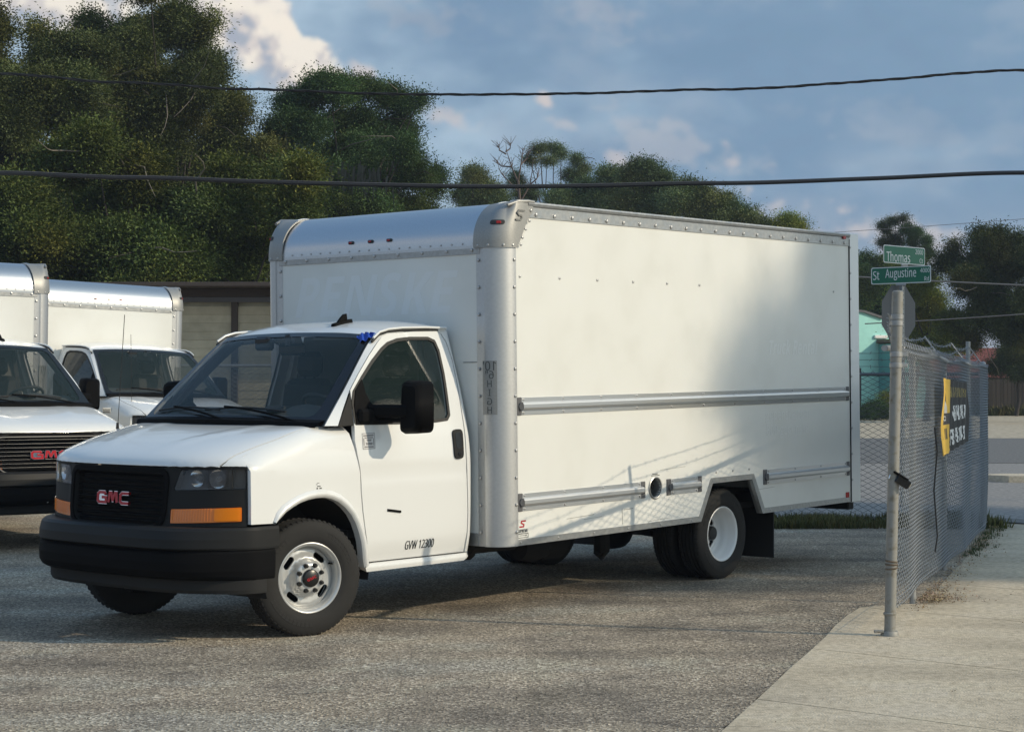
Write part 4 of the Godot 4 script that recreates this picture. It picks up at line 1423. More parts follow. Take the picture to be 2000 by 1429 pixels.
func banner(pole: Vector3, dir: Vector3, inward: Vector3) -> void:
	var im := Image.create(512, 256, false, Image.FORMAT_RGB8)
	var r := RandomNumberGenerator.new()
	r.seed = 5
	var nz := noise(93, 0.02, 3)
	for y in 256:
		for x in 512:
			var c := Color(.022, .021, .021)
			var yellow := x < 152 + 5.0 * nz.get_noise_2d(3.0, y * 3.0)
			if yellow:
				c = Color(.74, .46, .06)
			else:
				# faded yellow top line, then two crumpled rows of white letters
				var wx := x + 7.0 * nz.get_noise_2d(x * .8, y * 3.0)
				if y > 24 and y < 62 and wx > 180 and wx < 430 and fmod(wx, 34.0) < 23.0 and absf(fmod(wx, 34.0) - 11.0 + (y - 43) * .25) > 3.0:
					c = Color(.23, .18, .05)
				if y > 92 and y < 150 and wx > 200 and wx < 430:
					var m := fmod(wx - 185, 45.0)
					if m < 12 or (m > 26 and m < 36) or (m < 36 and absf(y - 121 - (m - 18) * .8) < 8):
						c = Color(.72, .72, .72)
				if y > 178 and y < 236 and wx > 165 and wx < 440:
					var m := fmod(wx - 165, 46.0)
					if m < 11 or (m > 25 and m < 36) or (m < 36 and y > 178 and y < 190) or (m < 30 and absf(y - 208) < 6):
						c = Color(.72, .72, .72)
			im.set_pixel(x, y, c.linear_to_srgb())
	# the dark figure and the small black letters on the yellow end
	for y in 256:
		for x in 150:
			var d := Vector2(x - 64, y - 70)
			if (d / Vector2(20, 46)).length() < 1.0 and d.x > -12 + d.y * .1:
				im.set_pixel(x, y, Color(.06, .05, .04).linear_to_srgb())
			if y > 62 and y < 122 and x > 70 and x < 70 + (y - 55) * .45:
				im.set_pixel(x, y, Color(.6, .58, .55).linear_to_srgb())
			if y > 116 and y < 156 and x > 40:
				im.set_pixel(x, y, Color(.06, .05, .045).linear_to_srgb())
			if (Vector2(x - 72, y - 134)).length() < 9 and (Vector2(x - 72, y - 134)).length() > 5:
				im.set_pixel(x, y, Color(.6, .6, .6).linear_to_srgb())
			if y > 168 and y < 206 and x > 40 and x < 108 and (x / 11) % 2 == 0:
				im.set_pixel(x, y, Color(.08, .06, .03).linear_to_srgb())
	var m := mat("banner_cloth", 1, 1, 1, 0.7)
	m.albedo_texture = ImageTexture.create_from_image(im)
	var g := Geo.new()
	var cols := 46
	var rows := 18
	var pts := []
	for j in rows + 1:
		var row := []
		for i in cols + 1:
			var u := float(i) / cols
			var w := float(j) / rows
			var s := 3.05 + u * 2.8
			var y := 1.665 - .04 * u - w * lerpf(.63, .55, u)
			var off := .040 + .008 * sin(u * 31.0 + w * 2.0) + .006 * sin(u * 67.0 + w * 7.0)
			var p := pole + dir * s
			if u < .30:   # the yellow end sags and curls a little off the fence
				var k := (.30 - u) / .30
				off += k * .012 * (1.0 + cos(w * 5.0))
			p.y = y
			row.append(p - inward * off)
		pts.append(row)
	for j in rows:
		for i in cols:
			var a: Vector3 = pts[j][i]
			var b: Vector3 = pts[j][i + 1]
			var c: Vector3 = pts[j + 1][i + 1]
			var d: Vector3 = pts[j + 1][i]
			var nn := -(b - a).cross(d - a).normalized()
			if nn.dot(-inward - dir * .4) < 0: nn = -nn
			var uv := [Vector2(float(i) / cols, float(j) / rows), Vector2(float(i + 1) / cols, float(j) / rows), Vector2(float(i + 1) / cols, float(j + 1) / rows), Vector2(float(i) / cols, float(j + 1) / rows)]
			g.tri(a, b, c, nn, nn, nn, uv[0], uv[1], uv[2])
			g.tri(a, c, d, nn, nn, nn, uv[0], uv[2], uv[3])
	solo("banner", g, m, "creased black banner with a yellow end tied to the sidewalk fence", "banner")


# ---------------------------------------------------------------- street signs
func signs() -> void:
	var p := P(5.18, 0, 23.8)
	var s := thing("street_sign", "green street name blades above the grey back of a stop sign on one post", "street sign", p)
	var g := Geo.new()
	g.box(Vector3(0, 1.55, 0), Vector3(.055, 3.1, .045), .004, Basis(Vector3.UP, .7))
	part("post", g, M.galvanised, s)
	var holes := Geo.new()
	for k in 40:
		holes.box(Vector3(0, .5 + k * .062, 0) + Basis(Vector3.UP, .7) * Vector3(.005, 0, .0232), Vector3(.011, .011, .002), 0, Basis(Vector3.UP, .7))
	part("post_holes", holes, M.interior_dark, s).set_meta("kind", "stuff")
	# Thomas: right end nearer; St Augustine: left end nearer
	for q in [[.74, 3.325, .93, .235, "Thomas", "2000", "Ct", "Thomas Ct street name blade"], [-.66, 3.06, .86, .225, "St Augustine", "4000", "Rd", "St Augustine Rd street name blade"]]:
		var bs := Basis(Vector3.UP, q[0])
		var c := Vector3(.0, q[1], .0)
		if q[0] < 0:
			c += bs * Vector3(0, 0, .035)
		else:
			c += Vector3(.035, 0, 0)
		var w: float = q[2]
		var h: float = q[3]
		var out := rounded([Vector2(-w / 2, -h / 2), Vector2(w / 2, -h / 2), Vector2(w / 2, h / 2), Vector2(-w / 2, h / 2)], .03)
		var inn := rounded([Vector2(-w / 2 + .012, -h / 2 + .012), Vector2(w / 2 - .012, -h / 2 + .012), Vector2(w / 2 - .012, h / 2 - .012), Vector2(-w / 2 + .012, h / 2 - .012)], .025)
		var f := func(v: Vector3) -> Vector3: return c + bs * v
		var blade := part("name_blade", Geo.new().prism(out, -.0025, .0, f), M.sign_white, s)
		tag(blade, q[7])
		part("green_face", Geo.new().prism(inn, .0005, .002, f), M.sign_green, blade)
		var t := Geo.new()
		var big := .125 if q[4] == "Thomas" else .115
		var wide := .86 if q[4] == "Thomas" else .72
		var dx := -.17 if q[4] == "Thomas" else -.10
		if q[4] == "Thomas":
			text(t, "Thomas", false, big, func(v: Vector3) -> Vector3: return c + bs * (v + Vector3(-.14, -.035, .002)), wide)
			text(t, "2000", false, .062, func(v: Vector3) -> Vector3: return c + bs * (v + Vector3(.33, .055, .002)), .95)
			text(t, "Ct", false, .062, func(v: Vector3) -> Vector3: return c + bs * (v + Vector3(.375, -.06, .002)), .95)
		else:
			text(t, "St", false, big, func(v: Vector3) -> Vector3: return c + bs * (v + Vector3(-.355, .005, .002)), wide)
			text(t, "Augustine", false, big, func(v: Vector3) -> Vector3: return c + bs * (v + Vector3(.0, -.01, .002)), .62)
			text(t, "4000", false, .055, func(v: Vector3) -> Vector3: return c + bs * (v + Vector3(.345, .05, .002)), .8)
			text(t, "Rd", false, .055, func(v: Vector3) -> Vector3: return c + bs * (v + Vector3(.37, -.06, .002)), .8)
		part("lettering", t, M.sign_white, blade)
		part("bracket", Geo.new().box(c - Vector3(0, h / 2 + .015, 0), Vector3(.14, .03, .02), .004, bs), M.galvanised, blade)
	var oct := PackedVector2Array()
	for k in 8:
		var a := TAU * (k + .5) / 8
		oct.append(Vector2(cos(a), sin(a)) * .405)
	var ob := Basis(Vector3.UP, .74)
	var oc := Vector3(-.03, 2.55, -.06)
	part("stop_sign_back", Geo.new().prism(oct, -.003, 0, func(v: Vector3) -> Vector3: return oc + ob * v), M.sign_back, s)
	for y in [2.72, 2.40]:
		part("bolt", Geo.new().lathe([Vector2(0, .012), Vector2(.012, .010), Vector2(.014, 0)], 8, Vector3(-.03, y, -.03), ob), M.chrome, s)


func cables() -> void:
	var D := 21.0
	var up := [[-500, 92], [0, 143], [240, 160], [480, 173], [700, 181], [900, 183.5], [1150, 181], [1400, 173.5], [1700, 157], [2000, 136], [2500, 93]]
	var lo := [[-500, 312], [0, 338], [250, 347], [500, 355], [750, 361.5], [940, 364.5], [1150, 363], [1400, 358], [1700, 349], [2000, 337.5], [2500, 315]]
	var strands := []
	for k in 3:
		var g := Geo.new()
		var pts := []
		for i in 900:
			var u := -400.0 + i * 2800.0 / 899.0
			var c := at(u, smooth_table(u, up), D)
			var f := c.x * 8.5 + TAU * k / 3.0
			var rr := .0095 if k < 2 else .008
			pts.append(c + Vector3(0, cos(f) * rr, sin(f) * rr))
		g.tube(pts, .0095 if k < 2 else .007, 6)
		strands.append(g)
	var t := thing("power_cable", "twisted black service cable crossing the upper sky", "cable")
	for g in strands:
		part("strand", g, M.cable_black, t)
	var g2 := Geo.new()
	var p2 := []
	for i in 160:
		var u := -400.0 + i * 2800.0 / 159.0
		p2.append(at(u, smooth_table(u, lo), D))
	g2.tube(p2, .020, 8)
	var t2 := thing("telephone_cable", "thick smooth black telephone cable crossing above the box roof", "cable")
	part("sheath", g2, M.cable_black, t2)
	var g3 := Geo.new()
	g3.tube(p2.map(func(p: Vector3) -> Vector3: return p + Vector3(0, .026, .0)), .006, 6)
	part("messenger_wire", g3, M.cable_grey, t2)
	for q in [[1450, 464, 2300, 402, 70, .010, "cable_grey", "faint thin wire high over the street at the right"], [1560, 533, 2300, 567, 60, .028, "sign_back", "pale wire passing behind the street name blades"], [1690, 632, 2300, 588, 60, .02, "cable_grey", "thin wire in front of the dark oak at the right"], ]:
		var g := Geo.new()
		var pts := []
		for i in 20:
			var f := i / 19.0
			pts.append(at(lerpf(q[0], q[2], f), lerpf(q[1], q[3], f) + 14 * f * (1 - f), q[4]))
		g.tube(pts, q[5], 5)
		solo("overhead_wire", g, M[q[6]], q[7], "wire")


func litter() -> void:
	# dead leaves and grit along the foot of the sidewalk fence
	var g := Geo.new()
	for k in 3:
		var a := TAU * k / 3
		g.flat(Vector3(cos(a) * .2, 0, sin(a) * .2), Vector3(cos(a + .5) * .5, .15, sin(a + .5) * .5), Vector3(cos(a + 1.1) * .3, .0, sin(a + 1.1) * .3), Vector3.UP)
	var places := []
	var tints := []
	for k in 900:
		var s := rng.randf_range(1.2, 9.0)
		if k < 420:
			s = 1.75 + absf(rng.randfn()) * .45
		var off := absf(rng.randfn()) * (.10 if k >= 420 else .16) - .03
		var p := Vector2(2.42, 11.5) + Vector2(.327, .945) * s + Vector2(.945, -.327) * off
		var sc := rng.randf_range(.02, .06)
		places.append(Transform3D(Basis(Vector3.UP, rng.randf() * TAU).rotated(Vector3.RIGHT, rng.randf_range(-.5, .5)).scaled(Vector3.ONE * sc), P(p.x, .018 + rng.randf() * .02, p.y)))
		var f := rng.randf_range(.4, 2.0)
		tints.append(Color(f, f * rng.randf_range(.85, 1.0), f * rng.randf_range(.7, 1)))
	for k in 40:
		var p := Vector2(rng.randf_range(1.2, 4.2), rng.randf_range(8.5, 14))
		if (p.x - 1.0) * .945 - (p.y - 8.6) * .326 < .1:
			continue
		places.append(Transform3D(Basis(Vector3.UP, rng.randf() * TAU).scaled(Vector3.ONE * rng.randf_range(.015, .04)), P(p.x, .02, p.y)))
		var f := rng.randf_range(.25, .8)
		tints.append(Color(f, f * .9, f * .8))
	tag(multi("leaf_litter", g.mesh(), M.dry_leaf, places, tints), "dead leaves and bits of debris along the foot of the sidewalk fence", "leaf litter")
	# weeds at the fence foot
	var wp := []
	var wt := []
	for k in 90:
		var s := rng.randf_range(5.6, 9.2)
		var p := Vector2(2.42, 11.5) + Vector2(.327, .945) * s + Vector2(.945, -.327) * (absf(rng.randfn()) * .07 - .02)
		var sc := rng.randf_range(.03, .08)
		wp.append(Transform3D(Basis(Vector3.UP, rng.randf() * TAU).scaled(Vector3(sc, sc, sc)), P(p.x, 0, p.y)))
		wt.append(Color(.6, 1.0, .6) * rng.randf_range(.5, 1.2))
	tag(multi("fence_weeds", blade_mesh(), M.grass_blade, wp, wt), "small green weeds growing at the far foot of the sidewalk fence", "weeds")
	# loose gravel on the asphalt, thickest where it crumbles against the sidewalk
	var st := Geo.new()
	st.lathe([Vector2(0, .5), Vector2(.45, .3), Vector2(.6, 0), Vector2(.4, -.35), Vector2(0, -.45)], 6, Vector3.ZERO, Basis(Vector3.RIGHT, -PI / 2))
	var gp := []
	var gt := []
	var edge := v2(EDGE)
	for k in 9000:
		var p: Vector2
		if k < 2600:
			var e := rng.randi_range(2, 11)
			p = edge[e].lerp(edge[e + 1], rng.randf()) + Vector2(-.945, .326) * (absf(rng.randfn()) * .10 - .015)
		else:
			p = Vector2(rng.randf_range(-5, 3), rng.randf_range(8.2, 15.5))
			if (p.x - 1.0) * .945 - (p.y - 8.36) * .326 > -.02:
				continue
		var sc := rng.randf_range(.003, .008) * (1.5 if rng.randf() < .08 else 1.0)
		gp.append(Transform3D(Basis(Vector3.UP, rng.randf() * TAU).scaled(Vector3(sc, sc * .7, sc)), P(p.x, .005, p.y)))
		var f := rng.randf_range(.25, 1.5)
		gt.append(Color(f, f * .95, f * .88))
	var gm := mat("gravel", .26, .245, .22, .95)
	gm.vertex_color_use_as_albedo = true
	tag(multi("gravel", st.mesh(), gm, gp, gt), "loose gravel crumbs on the asphalt beside the sidewalk edge", "gravel")


# ---------------------------------------------------------------- box trucks
# in a truck's own axes x runs backwards from the front axle, y up, z to the driver's left
var nose := []       # [arc length, x, z] of the nose seen from above


func nose_init() -> void:
	if nose: return
	var s := 0.0
	var last := Vector2(-.835, 0)
	nose.append([0.0, -.835, 0.0])
	for k in range(1, 401):
		var f := pow(k / 400.0, 1.6)
		var fi := f * PI / 2
		var z := .985 * pow(sin(fi), 2.0 / 3.45)
		var x := -.535 - .30 * pow(maxf(cos(fi), 0.0), 2.0 / 1.3)
		if k == 400:
			x = -.535
		var p := Vector2(x, z)
		s += p.distance_to(last)
		last = p
		nose.append([s, x, z])
	for k in 20:
		s += .03
		nose.append([s, -.535 + .03 * (k + 1), .985 + .007 * ss(0, 1, (k + 1) / 8.0)])


func nose_at(s: float) -> Vector2:   # (x, z); negative s is the right side
	var a := absf(s)
	var lo := 0
	var hi := nose.size() - 1
	while hi - lo > 1:
		var m := (lo + hi) / 2
		if nose[m][0] <= a: lo = m
		else: hi = m
	var f: float = clampf((a - nose[lo][0]) / (nose[hi][0] - nose[lo][0]), 0, 1)
	return Vector2(lerpf(nose[lo][1], nose[hi][1], f), lerpf(nose[lo][2], nose[hi][2], f) * (1.0 if s >= 0 else -1.0))


func nose_x(z: float) -> float:
	var a := absf(z)
	return -.535 - .30 * pow(maxf(0.0, 1.0 - pow(minf(a / .985, 1.0), 3.45)), 1.0 / 1.3)


func nose_s(x: float) -> float:   # arc length where the nose has come back to x
	for k in nose.size():
		if nose[k][1] >= x:
			return nose[k][0]
	return nose[-1][0]


func face(s: float, y: float, off := 0.0) -> Vector3:   # a place on the black front face
	var p := nose_at(s)
	var a := nose_at(s - .004)
	var b := nose_at(s + .004)
	var t := (b - a).normalized()
	var n := Vector2(-t.y, t.x)
	return Vector3(p.x + n.x * off + .03 * (y - .74) / .35 * (1.0 - ss(.6, 1.1, absf(s))), y, p.y + n.y * off)


const SIDE := [[.30, .93], [.40, .955], [.47, .968], [.55, .985], [.75, .992], [.95, .9925], [1.1, .99], [1.25, .975], [1.345, .955], [1.6, .89], [1.95, .78], [2.1, .73]]
const HOODTOP := [[-.835, 1.094], [-.825, 1.125], [-.80, 1.152], [-.74, 1.186], [-.6, 1.236], [-.4, 1.285], [-.2, 1.322], [0.0, 1.342], [.4, 1.348]]
const ROOFTOP := [[.68, 1.962], [.74, 1.990], [.85, 2.028], [1.0, 2.055], [1.25, 2.072], [1.6, 2.07]]


func side_z(y: float) -> float:
	return smooth_table(y, SIDE)


func hood_y(x: float, z: float) -> float:
	var w := .9925
	var n := lerpf(9.0, 24.0, ss(-.6, .1, x))
	var yt := smooth_table(x - (nose_x(z) - nose_x(0)) * ss(.2, -.3, x), HOODTOP)
	var y0 := lerpf(1.098, 1.0, ss(-.56, -.15, x))
	yt = maxf(yt, y0 - .006)
	return y0 + (yt - y0) * pow(maxf(0.0, 1.0 - pow(minf(absf(z) / w, 1.0), n)), .4)


func fender_fac(x: float, y: float) -> float:
	return lerpf(1.0, side_z(maxf(y, .95)) / .9925, ss(-.35, .25, x))


func fender_side(p: Vector2) -> Vector3:
	var y0 := lerpf(1.098, 1.0, ss(-.56, -.15, p.x))
	if p.y <= y0:
		return Vector3(p.x, p.y, side_z(p.y) * lerpf(.993, 1.0, ss(-.6, -.3, p.x)))
	var lo := .84
	var hi := .9925
	for k in 18:
		var m := (lo + hi) / 2
		if hood_y(p.x, m) > p.y: lo = m
		else: hi = m
	return Vector3(p.x, p.y, (lo + hi) / 2 * fender_fac(p.x, p.y) * lerpf(.993, 1.0, ss(-.6, -.3, p.x)))


func fender_top(p: Vector2) -> Vector3:   # (x, z)
	var y := hood_y(p.x, p.y)
	return Vector3(p.x, y, p.y * fender_fac(p.x, y) * lerpf(.993, 1.0, ss(-.6, -.3, p.x)))


func body_side(p: Vector2) -> Vector3:
	var z := side_z(p.y)
	z -= .07 * pow(ss(1.455, 1.56, p.x), 1.5)
	return Vector3(p.x, p.y, z)


func roof_y(x: float, z: float) -> float:
	return smooth_table(x, ROOFTOP) - .062 * pow(absf(z) / .77, 3.2)


const ARCH_IN := [-.385, .745, -.341, .777, -.29, .815, -.233, .842, -.17, .866, -.101, .882, -.03, .890, .044, .890, .11, .877, .174, .854, .235, .815, .292, .764, .335, .705, .366, .642, .39, .58, .407, .521, .425, .465, .448, .405]
const DOOR := [.497, .437, .457, .535, .433, .638, .406, .774, .389, .910, .385, 1.028, .357, 1.146, .343, 1.247, .357, 1.337, .366, 1.46, .378, 1.575, .489, 1.684, .626, 1.805, .746, 1.901, .80, 1.938, .86, 1.956, .982, 1.969, 1.197, 1.985, 1.36, 1.992, 1.405, 1.97, 1.44, 1.907, 1.458, 1.779, 1.452, 1.634, 1.444, 1.471, 1.436, 1.292, 1.430, 1.149, 1.436, .969, 1.446, .717, 1.444, .573, 1.443, .437]
const WINDOW := [.372, 1.356, .380, 1.50, .405, 1.560, .510, 1.655, .632, 1.757, .762, 1.850, .836, 1.890, .937, 1.917, 1.071, 1.930, 1.258, 1.934, 1.318, 1.915, 1.338, 1.850, 1.334, 1.688, 1.316, 1.508, 1.306, 1.40, 1.275, 1.370, 1.154, 1.360, .893, 1.354]


func grow(poly: PackedVector2Array, by: float) -> PackedVector2Array:
	var r := Geometry2D.offset_polygon(poly, by, Geometry2D.JOIN_ROUND)
	return r[0]


func ws_edge(t: float) -> Vector3:   # the windshield's left edge, from the cowl up
	var x := smooth_table(t, [[0.0, .101], [.22, .242], [.46, .396], [.68, .536], [.87, .661], [1.0, .746]])
	var y := smooth_table(t, [[0.0, 1.342], [.22, 1.482], [.46, 1.633], [.68, 1.770], [.87, 1.886], [1.0, 1.947]])
	return Vector3(x, y, side_z(y) - .035)


func windshield(p: Vector2) -> Vector3:   # u -1..1 across, v 0..1 up
	var e := ws_edge(p.y)
	var bow := (1.0 - p.x * p.x)
	var b := lerpf(.105, .055, p.y)
	return Vector3(e.x - b * bow - .025 * sin(p.y * PI) * bow, e.y + .025 * p.y * bow + .012 * (1 - p.y) * bow, e.z * p.x)


func wheel(called: String, parent: Node, where: Vector3, steer: float, kind: int, side: float) -> void:   # kind 0: front, 1: rear outer, 2: rear inner
	var w := Node3D.new()
	var n := called
	var k := 0
	while parent.has_node(NodePath(n)):
		k += 1
		n = "%s_%03d" % [called, k]
	w.name = n
	parent.add_child(w)
	w.position = where
	if kind == 0:
		w.scale.z = .9
	w.rotation.y = steer + (PI if side < 0 else 0.0)
	var key := "wheel%d" % kind
	if not cache.has(key):
		var R := .372
		var ty := Geo.new()
		# carcass with four tread grooves
		var prof := [Vector2(.222, -.098), Vector2(.235, -.106), Vector2(.27, -.112), Vector2(.31, -.112), Vector2(.345, -.104), Vector2(.362, -.094), Vector2(R - .003, -.084)]
		for gx in [-.052, -.018, .018, .052]:
			prof += [Vector2(R, gx - .006), Vector2(R - .011, gx - .0045), Vector2(R - .011, gx + .0045), Vector2(R, gx + .006)]
		prof += [Vector2(R - .003, .084), Vector2(.362, .094), Vector2(.352, .1015), Vector2(.345, .104), Vector2(.335, .1085), Vector2(.31, .112), Vector2(.29, .113), Vector2(.27, .112), Vector2(.25, .1095), Vector2(.246, .1075), Vector2(.235, .106), Vector2(.222, .098)]
		ty.lathe(prof, 72)
		for j in 60:   # shoulder blocks
			var a := TAU * j / 60
			for sg in [-1.0, 1.0]:
				var bs := Basis(Vector3(cos(a), sin(a), 0), Vector3(-sin(a), cos(a), 0), Vector3(0, 0, 1))
				ty.box(bs * Vector3(R - .006, 0, sg * .082) , Vector3(.012, .026, .028), .003, bs * Basis(Vector3.UP, -sg * .55))
		# raised sidewall marks
		for run in [[.3, 1.1], [2.2, 2.9], [3.6, 4.7]]:
			var a: float = run[0]
			while a < run[1]:
				var bs := Basis(Vector3(cos(a), sin(a), 0), Vector3(-sin(a), cos(a), 0), Vector3(0, 0, 1))
				ty.box(bs * Vector3(.300, 0, .1125), Vector3(.030, .016, .003), .001, bs)
				ty.box(bs * Vector3(.300 + .009, .012, .1125), Vector3(.007, .014, .003), .001, bs)
				a += .10
		var rm := Geo.new()
		if kind == 0:
			rm.lathe([Vector2(.212, .078), Vector2(.226, .094), Vector2(.2285, .101), Vector2(.2225, .104), Vector2(.214, .100), Vector2(.205, .085), Vector2(.200, .06), Vector2(.198, .02), Vector2(.196, .0)], 64)
			var slots := []
			for j in 4:
				var a := TAU * (j + .5) / 4 + .12
				var e := Vector2(cos(a), sin(a)) * .155
				var t := Vector2(-sin(a), cos(a))
				var u := Vector2(cos(a), sin(a))
				var s := PackedVector2Array()
				for q in 20:
					var f := TAU * q / 20
					s.append(e + t * (.026 * signf(cos(f)) * (1.0 if absf(cos(f)) > .01 else 0.0) + .021 * cos(f)) + u * .021 * sin(f))
				slots.append(s)
			var outer := PackedVector2Array()
			for q in 48:
				outer.append(Vector2(cos(TAU * q / 48), sin(TAU * q / 48)) * .199)
			var dish := func(p: Vector2) -> Vector3:
				var r := p.length()
				return Vector3(p.x, p.y, lerp_table(r, [[0, .105], [.088, .105], [.100, .097], [.110, .064], [.118, .042], [.130, .034], [.165, .038], [.185, .032], [.199, .02]]))
			rm.sheet(dish, outer, slots, Vector2(.014, .014), Vector3(0, 0, 1), .012)
			cache[key + "hub"] = Geo.new().lathe([Vector2(.058, .105), Vector2(.056, .122), Vector2(.05, .128), Vector2(0, .129)], 32).mesh()
			var lg := Geo.new()
			lg.lathe([Vector2(.0165, .0), Vector2(.0165, .010), Vector2(.0125, .011), Vector2(.0125, .028), Vector2(.010, .034), Vector2(0, .035)], 8)
			cache[key + "lug"] = lg.mesh()
			var tx := Geo.new()
			text(tx, "GMC", true, .018, func(p: Vector3) -> Vector3: return Vector3(p.x, p.y, .1292 + p.z * .5).rotated(Vector3.BACK, .35), 1.25)
			cache[key + "text"] = tx.mesh()
		else:
			rm.lathe([Vector2(.212, .078), Vector2(.226, .094), Vector2(.2285, .101), Vector2(.2225, .104), Vector2(.214, .100), Vector2(.207, .085), Vector2(.202, .05), Vector2(.199, .04), Vector2(.198, .02), Vector2(.190, .012), Vector2(.188, -.03), Vector2(.182, -.05), Vector2(.165, -.062)], 64)
			var slots := []
			for j in 4:
				var a := TAU * (j + .5) / 4 + .0
				var e := Vector2(cos(a), sin(a)) * .125
				var t := Vector2(-sin(a), cos(a))
				var u := Vector2(cos(a), sin(a))
				var s := PackedVector2Array()
				for q in 20:
					var f := TAU * q / 20
					s.append(e + t * (.024 * signf(cos(f)) + .02 * cos(f)) + u * .019 * sin(f))
				slots.append(s)
			var outer := PackedVector2Array()
			for q in 48:
				outer.append(Vector2(cos(TAU * q / 48), sin(TAU * q / 48)) * .168)
			rm.sheet(func(p: Vector2) -> Vector3: return Vector3(p.x, p.y, lerp_table(p.length(), [[0, -.085], [.095, -.085], [.12, -.078], [.168, -.062]])), outer, slots, Vector2(.016, .016), Vector3(0, 0, 1), .012)
			cache[key + "hub"] = Geo.new().lathe([Vector2(.062, -.085), Vector2(.060, .0), Vector2(.052, .012), Vector2(0, .014)], 32).mesh()
			var lg := Geo.new()
			lg.lathe([Vector2(.0165, .0), Vector2(.0165, .010), Vector2(.0125, .011), Vector2(.0125, .028), Vector2(.0, .03)], 8)
			cache[key + "lug"] = lg.mesh()
		var back := Geo.new()
		back.lathe([Vector2(.0, -.098), Vector2(.215, -.098)], 32)
		cache[key + "tyre"] = ty.mesh()
		cache[key + "rim"] = rm.mesh()
		cache[key + "back"] = back.mesh()
	part("tyre", cache[key + "tyre"], M.tyre_rubber, w)
	var rim := part("rim", cache[key + "rim"], M.wheel_silver if kind == 0 else M.wheel_white, w)
	part("drum", cache[key + "back"], M.underbody, w)
	if kind == 2:
		return
	part("hub_cap", cache[key + "hub"], M.lug_black, w)
	if kind == 0:
		part("hub_lettering", cache[key + "text"], M.badge_red, w)
	for j in 8:
		var a := TAU * (j + .5) / 8
		var l := part("lug_nut", cache[key + "lug"], M.lug_black if kind == 0 else M.wheel_white, w)
		l.position = Vector3(cos(a) * .085, sin(a) * .085, .096 if kind == 0 else -.085)
	if kind == 0:
		part("valve", Geo.new().tube([Vector3(.17, .08, .03), Vector3(.168, .081, .085)], .006, 6), M.black_plastic, w)


var cache := {}


func both(called: String, make: Callable, m: Material, parent: Node) -> Array:   # the same piece on the left and, mirrored, on the right
	var r := []
	for fl in [false, true]:
		var g := Geo.new()
		g.flip = fl
		make.call(g)
		r.append(part(called, g, m, parent))
	return r


func glyph(st: Geo, which: String, o: Vector2, w: float, h: float, thick: float, f: Callable, z0: float, z1: float) -> void:   # the blocky badge letters
	var lines := {
		"G": [[.92, .80, .80, 1.0, .18, 1.0, 0, .82, 0, .18, .18, 0, 1.0, 0, 1.0, .5, .5, .5]],
		"M": [[0, 0, .12, 1.0, .28, 1.0, .52, .25, .76, 1.0, .92, 1.0, 1.04, 0]],
		"C": [[1.0, 1.0, .2, 1.0, 0, .8, 0, .2, .2, 0, 1.0, 0]],
	}
	for l in lines[which]:
		var line := PackedVector2Array()
		for k in range(0, l.size(), 2):
			line.append(o + Vector2(l[k] * w, l[k + 1] * h))
		for p in Geometry2D.offset_polyline(line, thick, Geometry2D.JOIN_MITER, Geometry2D.END_BUTT):
			if not Geometry2D.is_polygon_clockwise(p):
				st.prism(p, z0, z1, f)


func make_truck(label: String, group: String, chrome_grille := false) -> Node3D:
	nose_init()
	var t := thing("box_truck", label, "truck", Vector3.ZERO, 0.0, group)
	cab(t, chrome_grille)
	cab_inside(t)
	chassis(t)
	box_body(t)
	return t


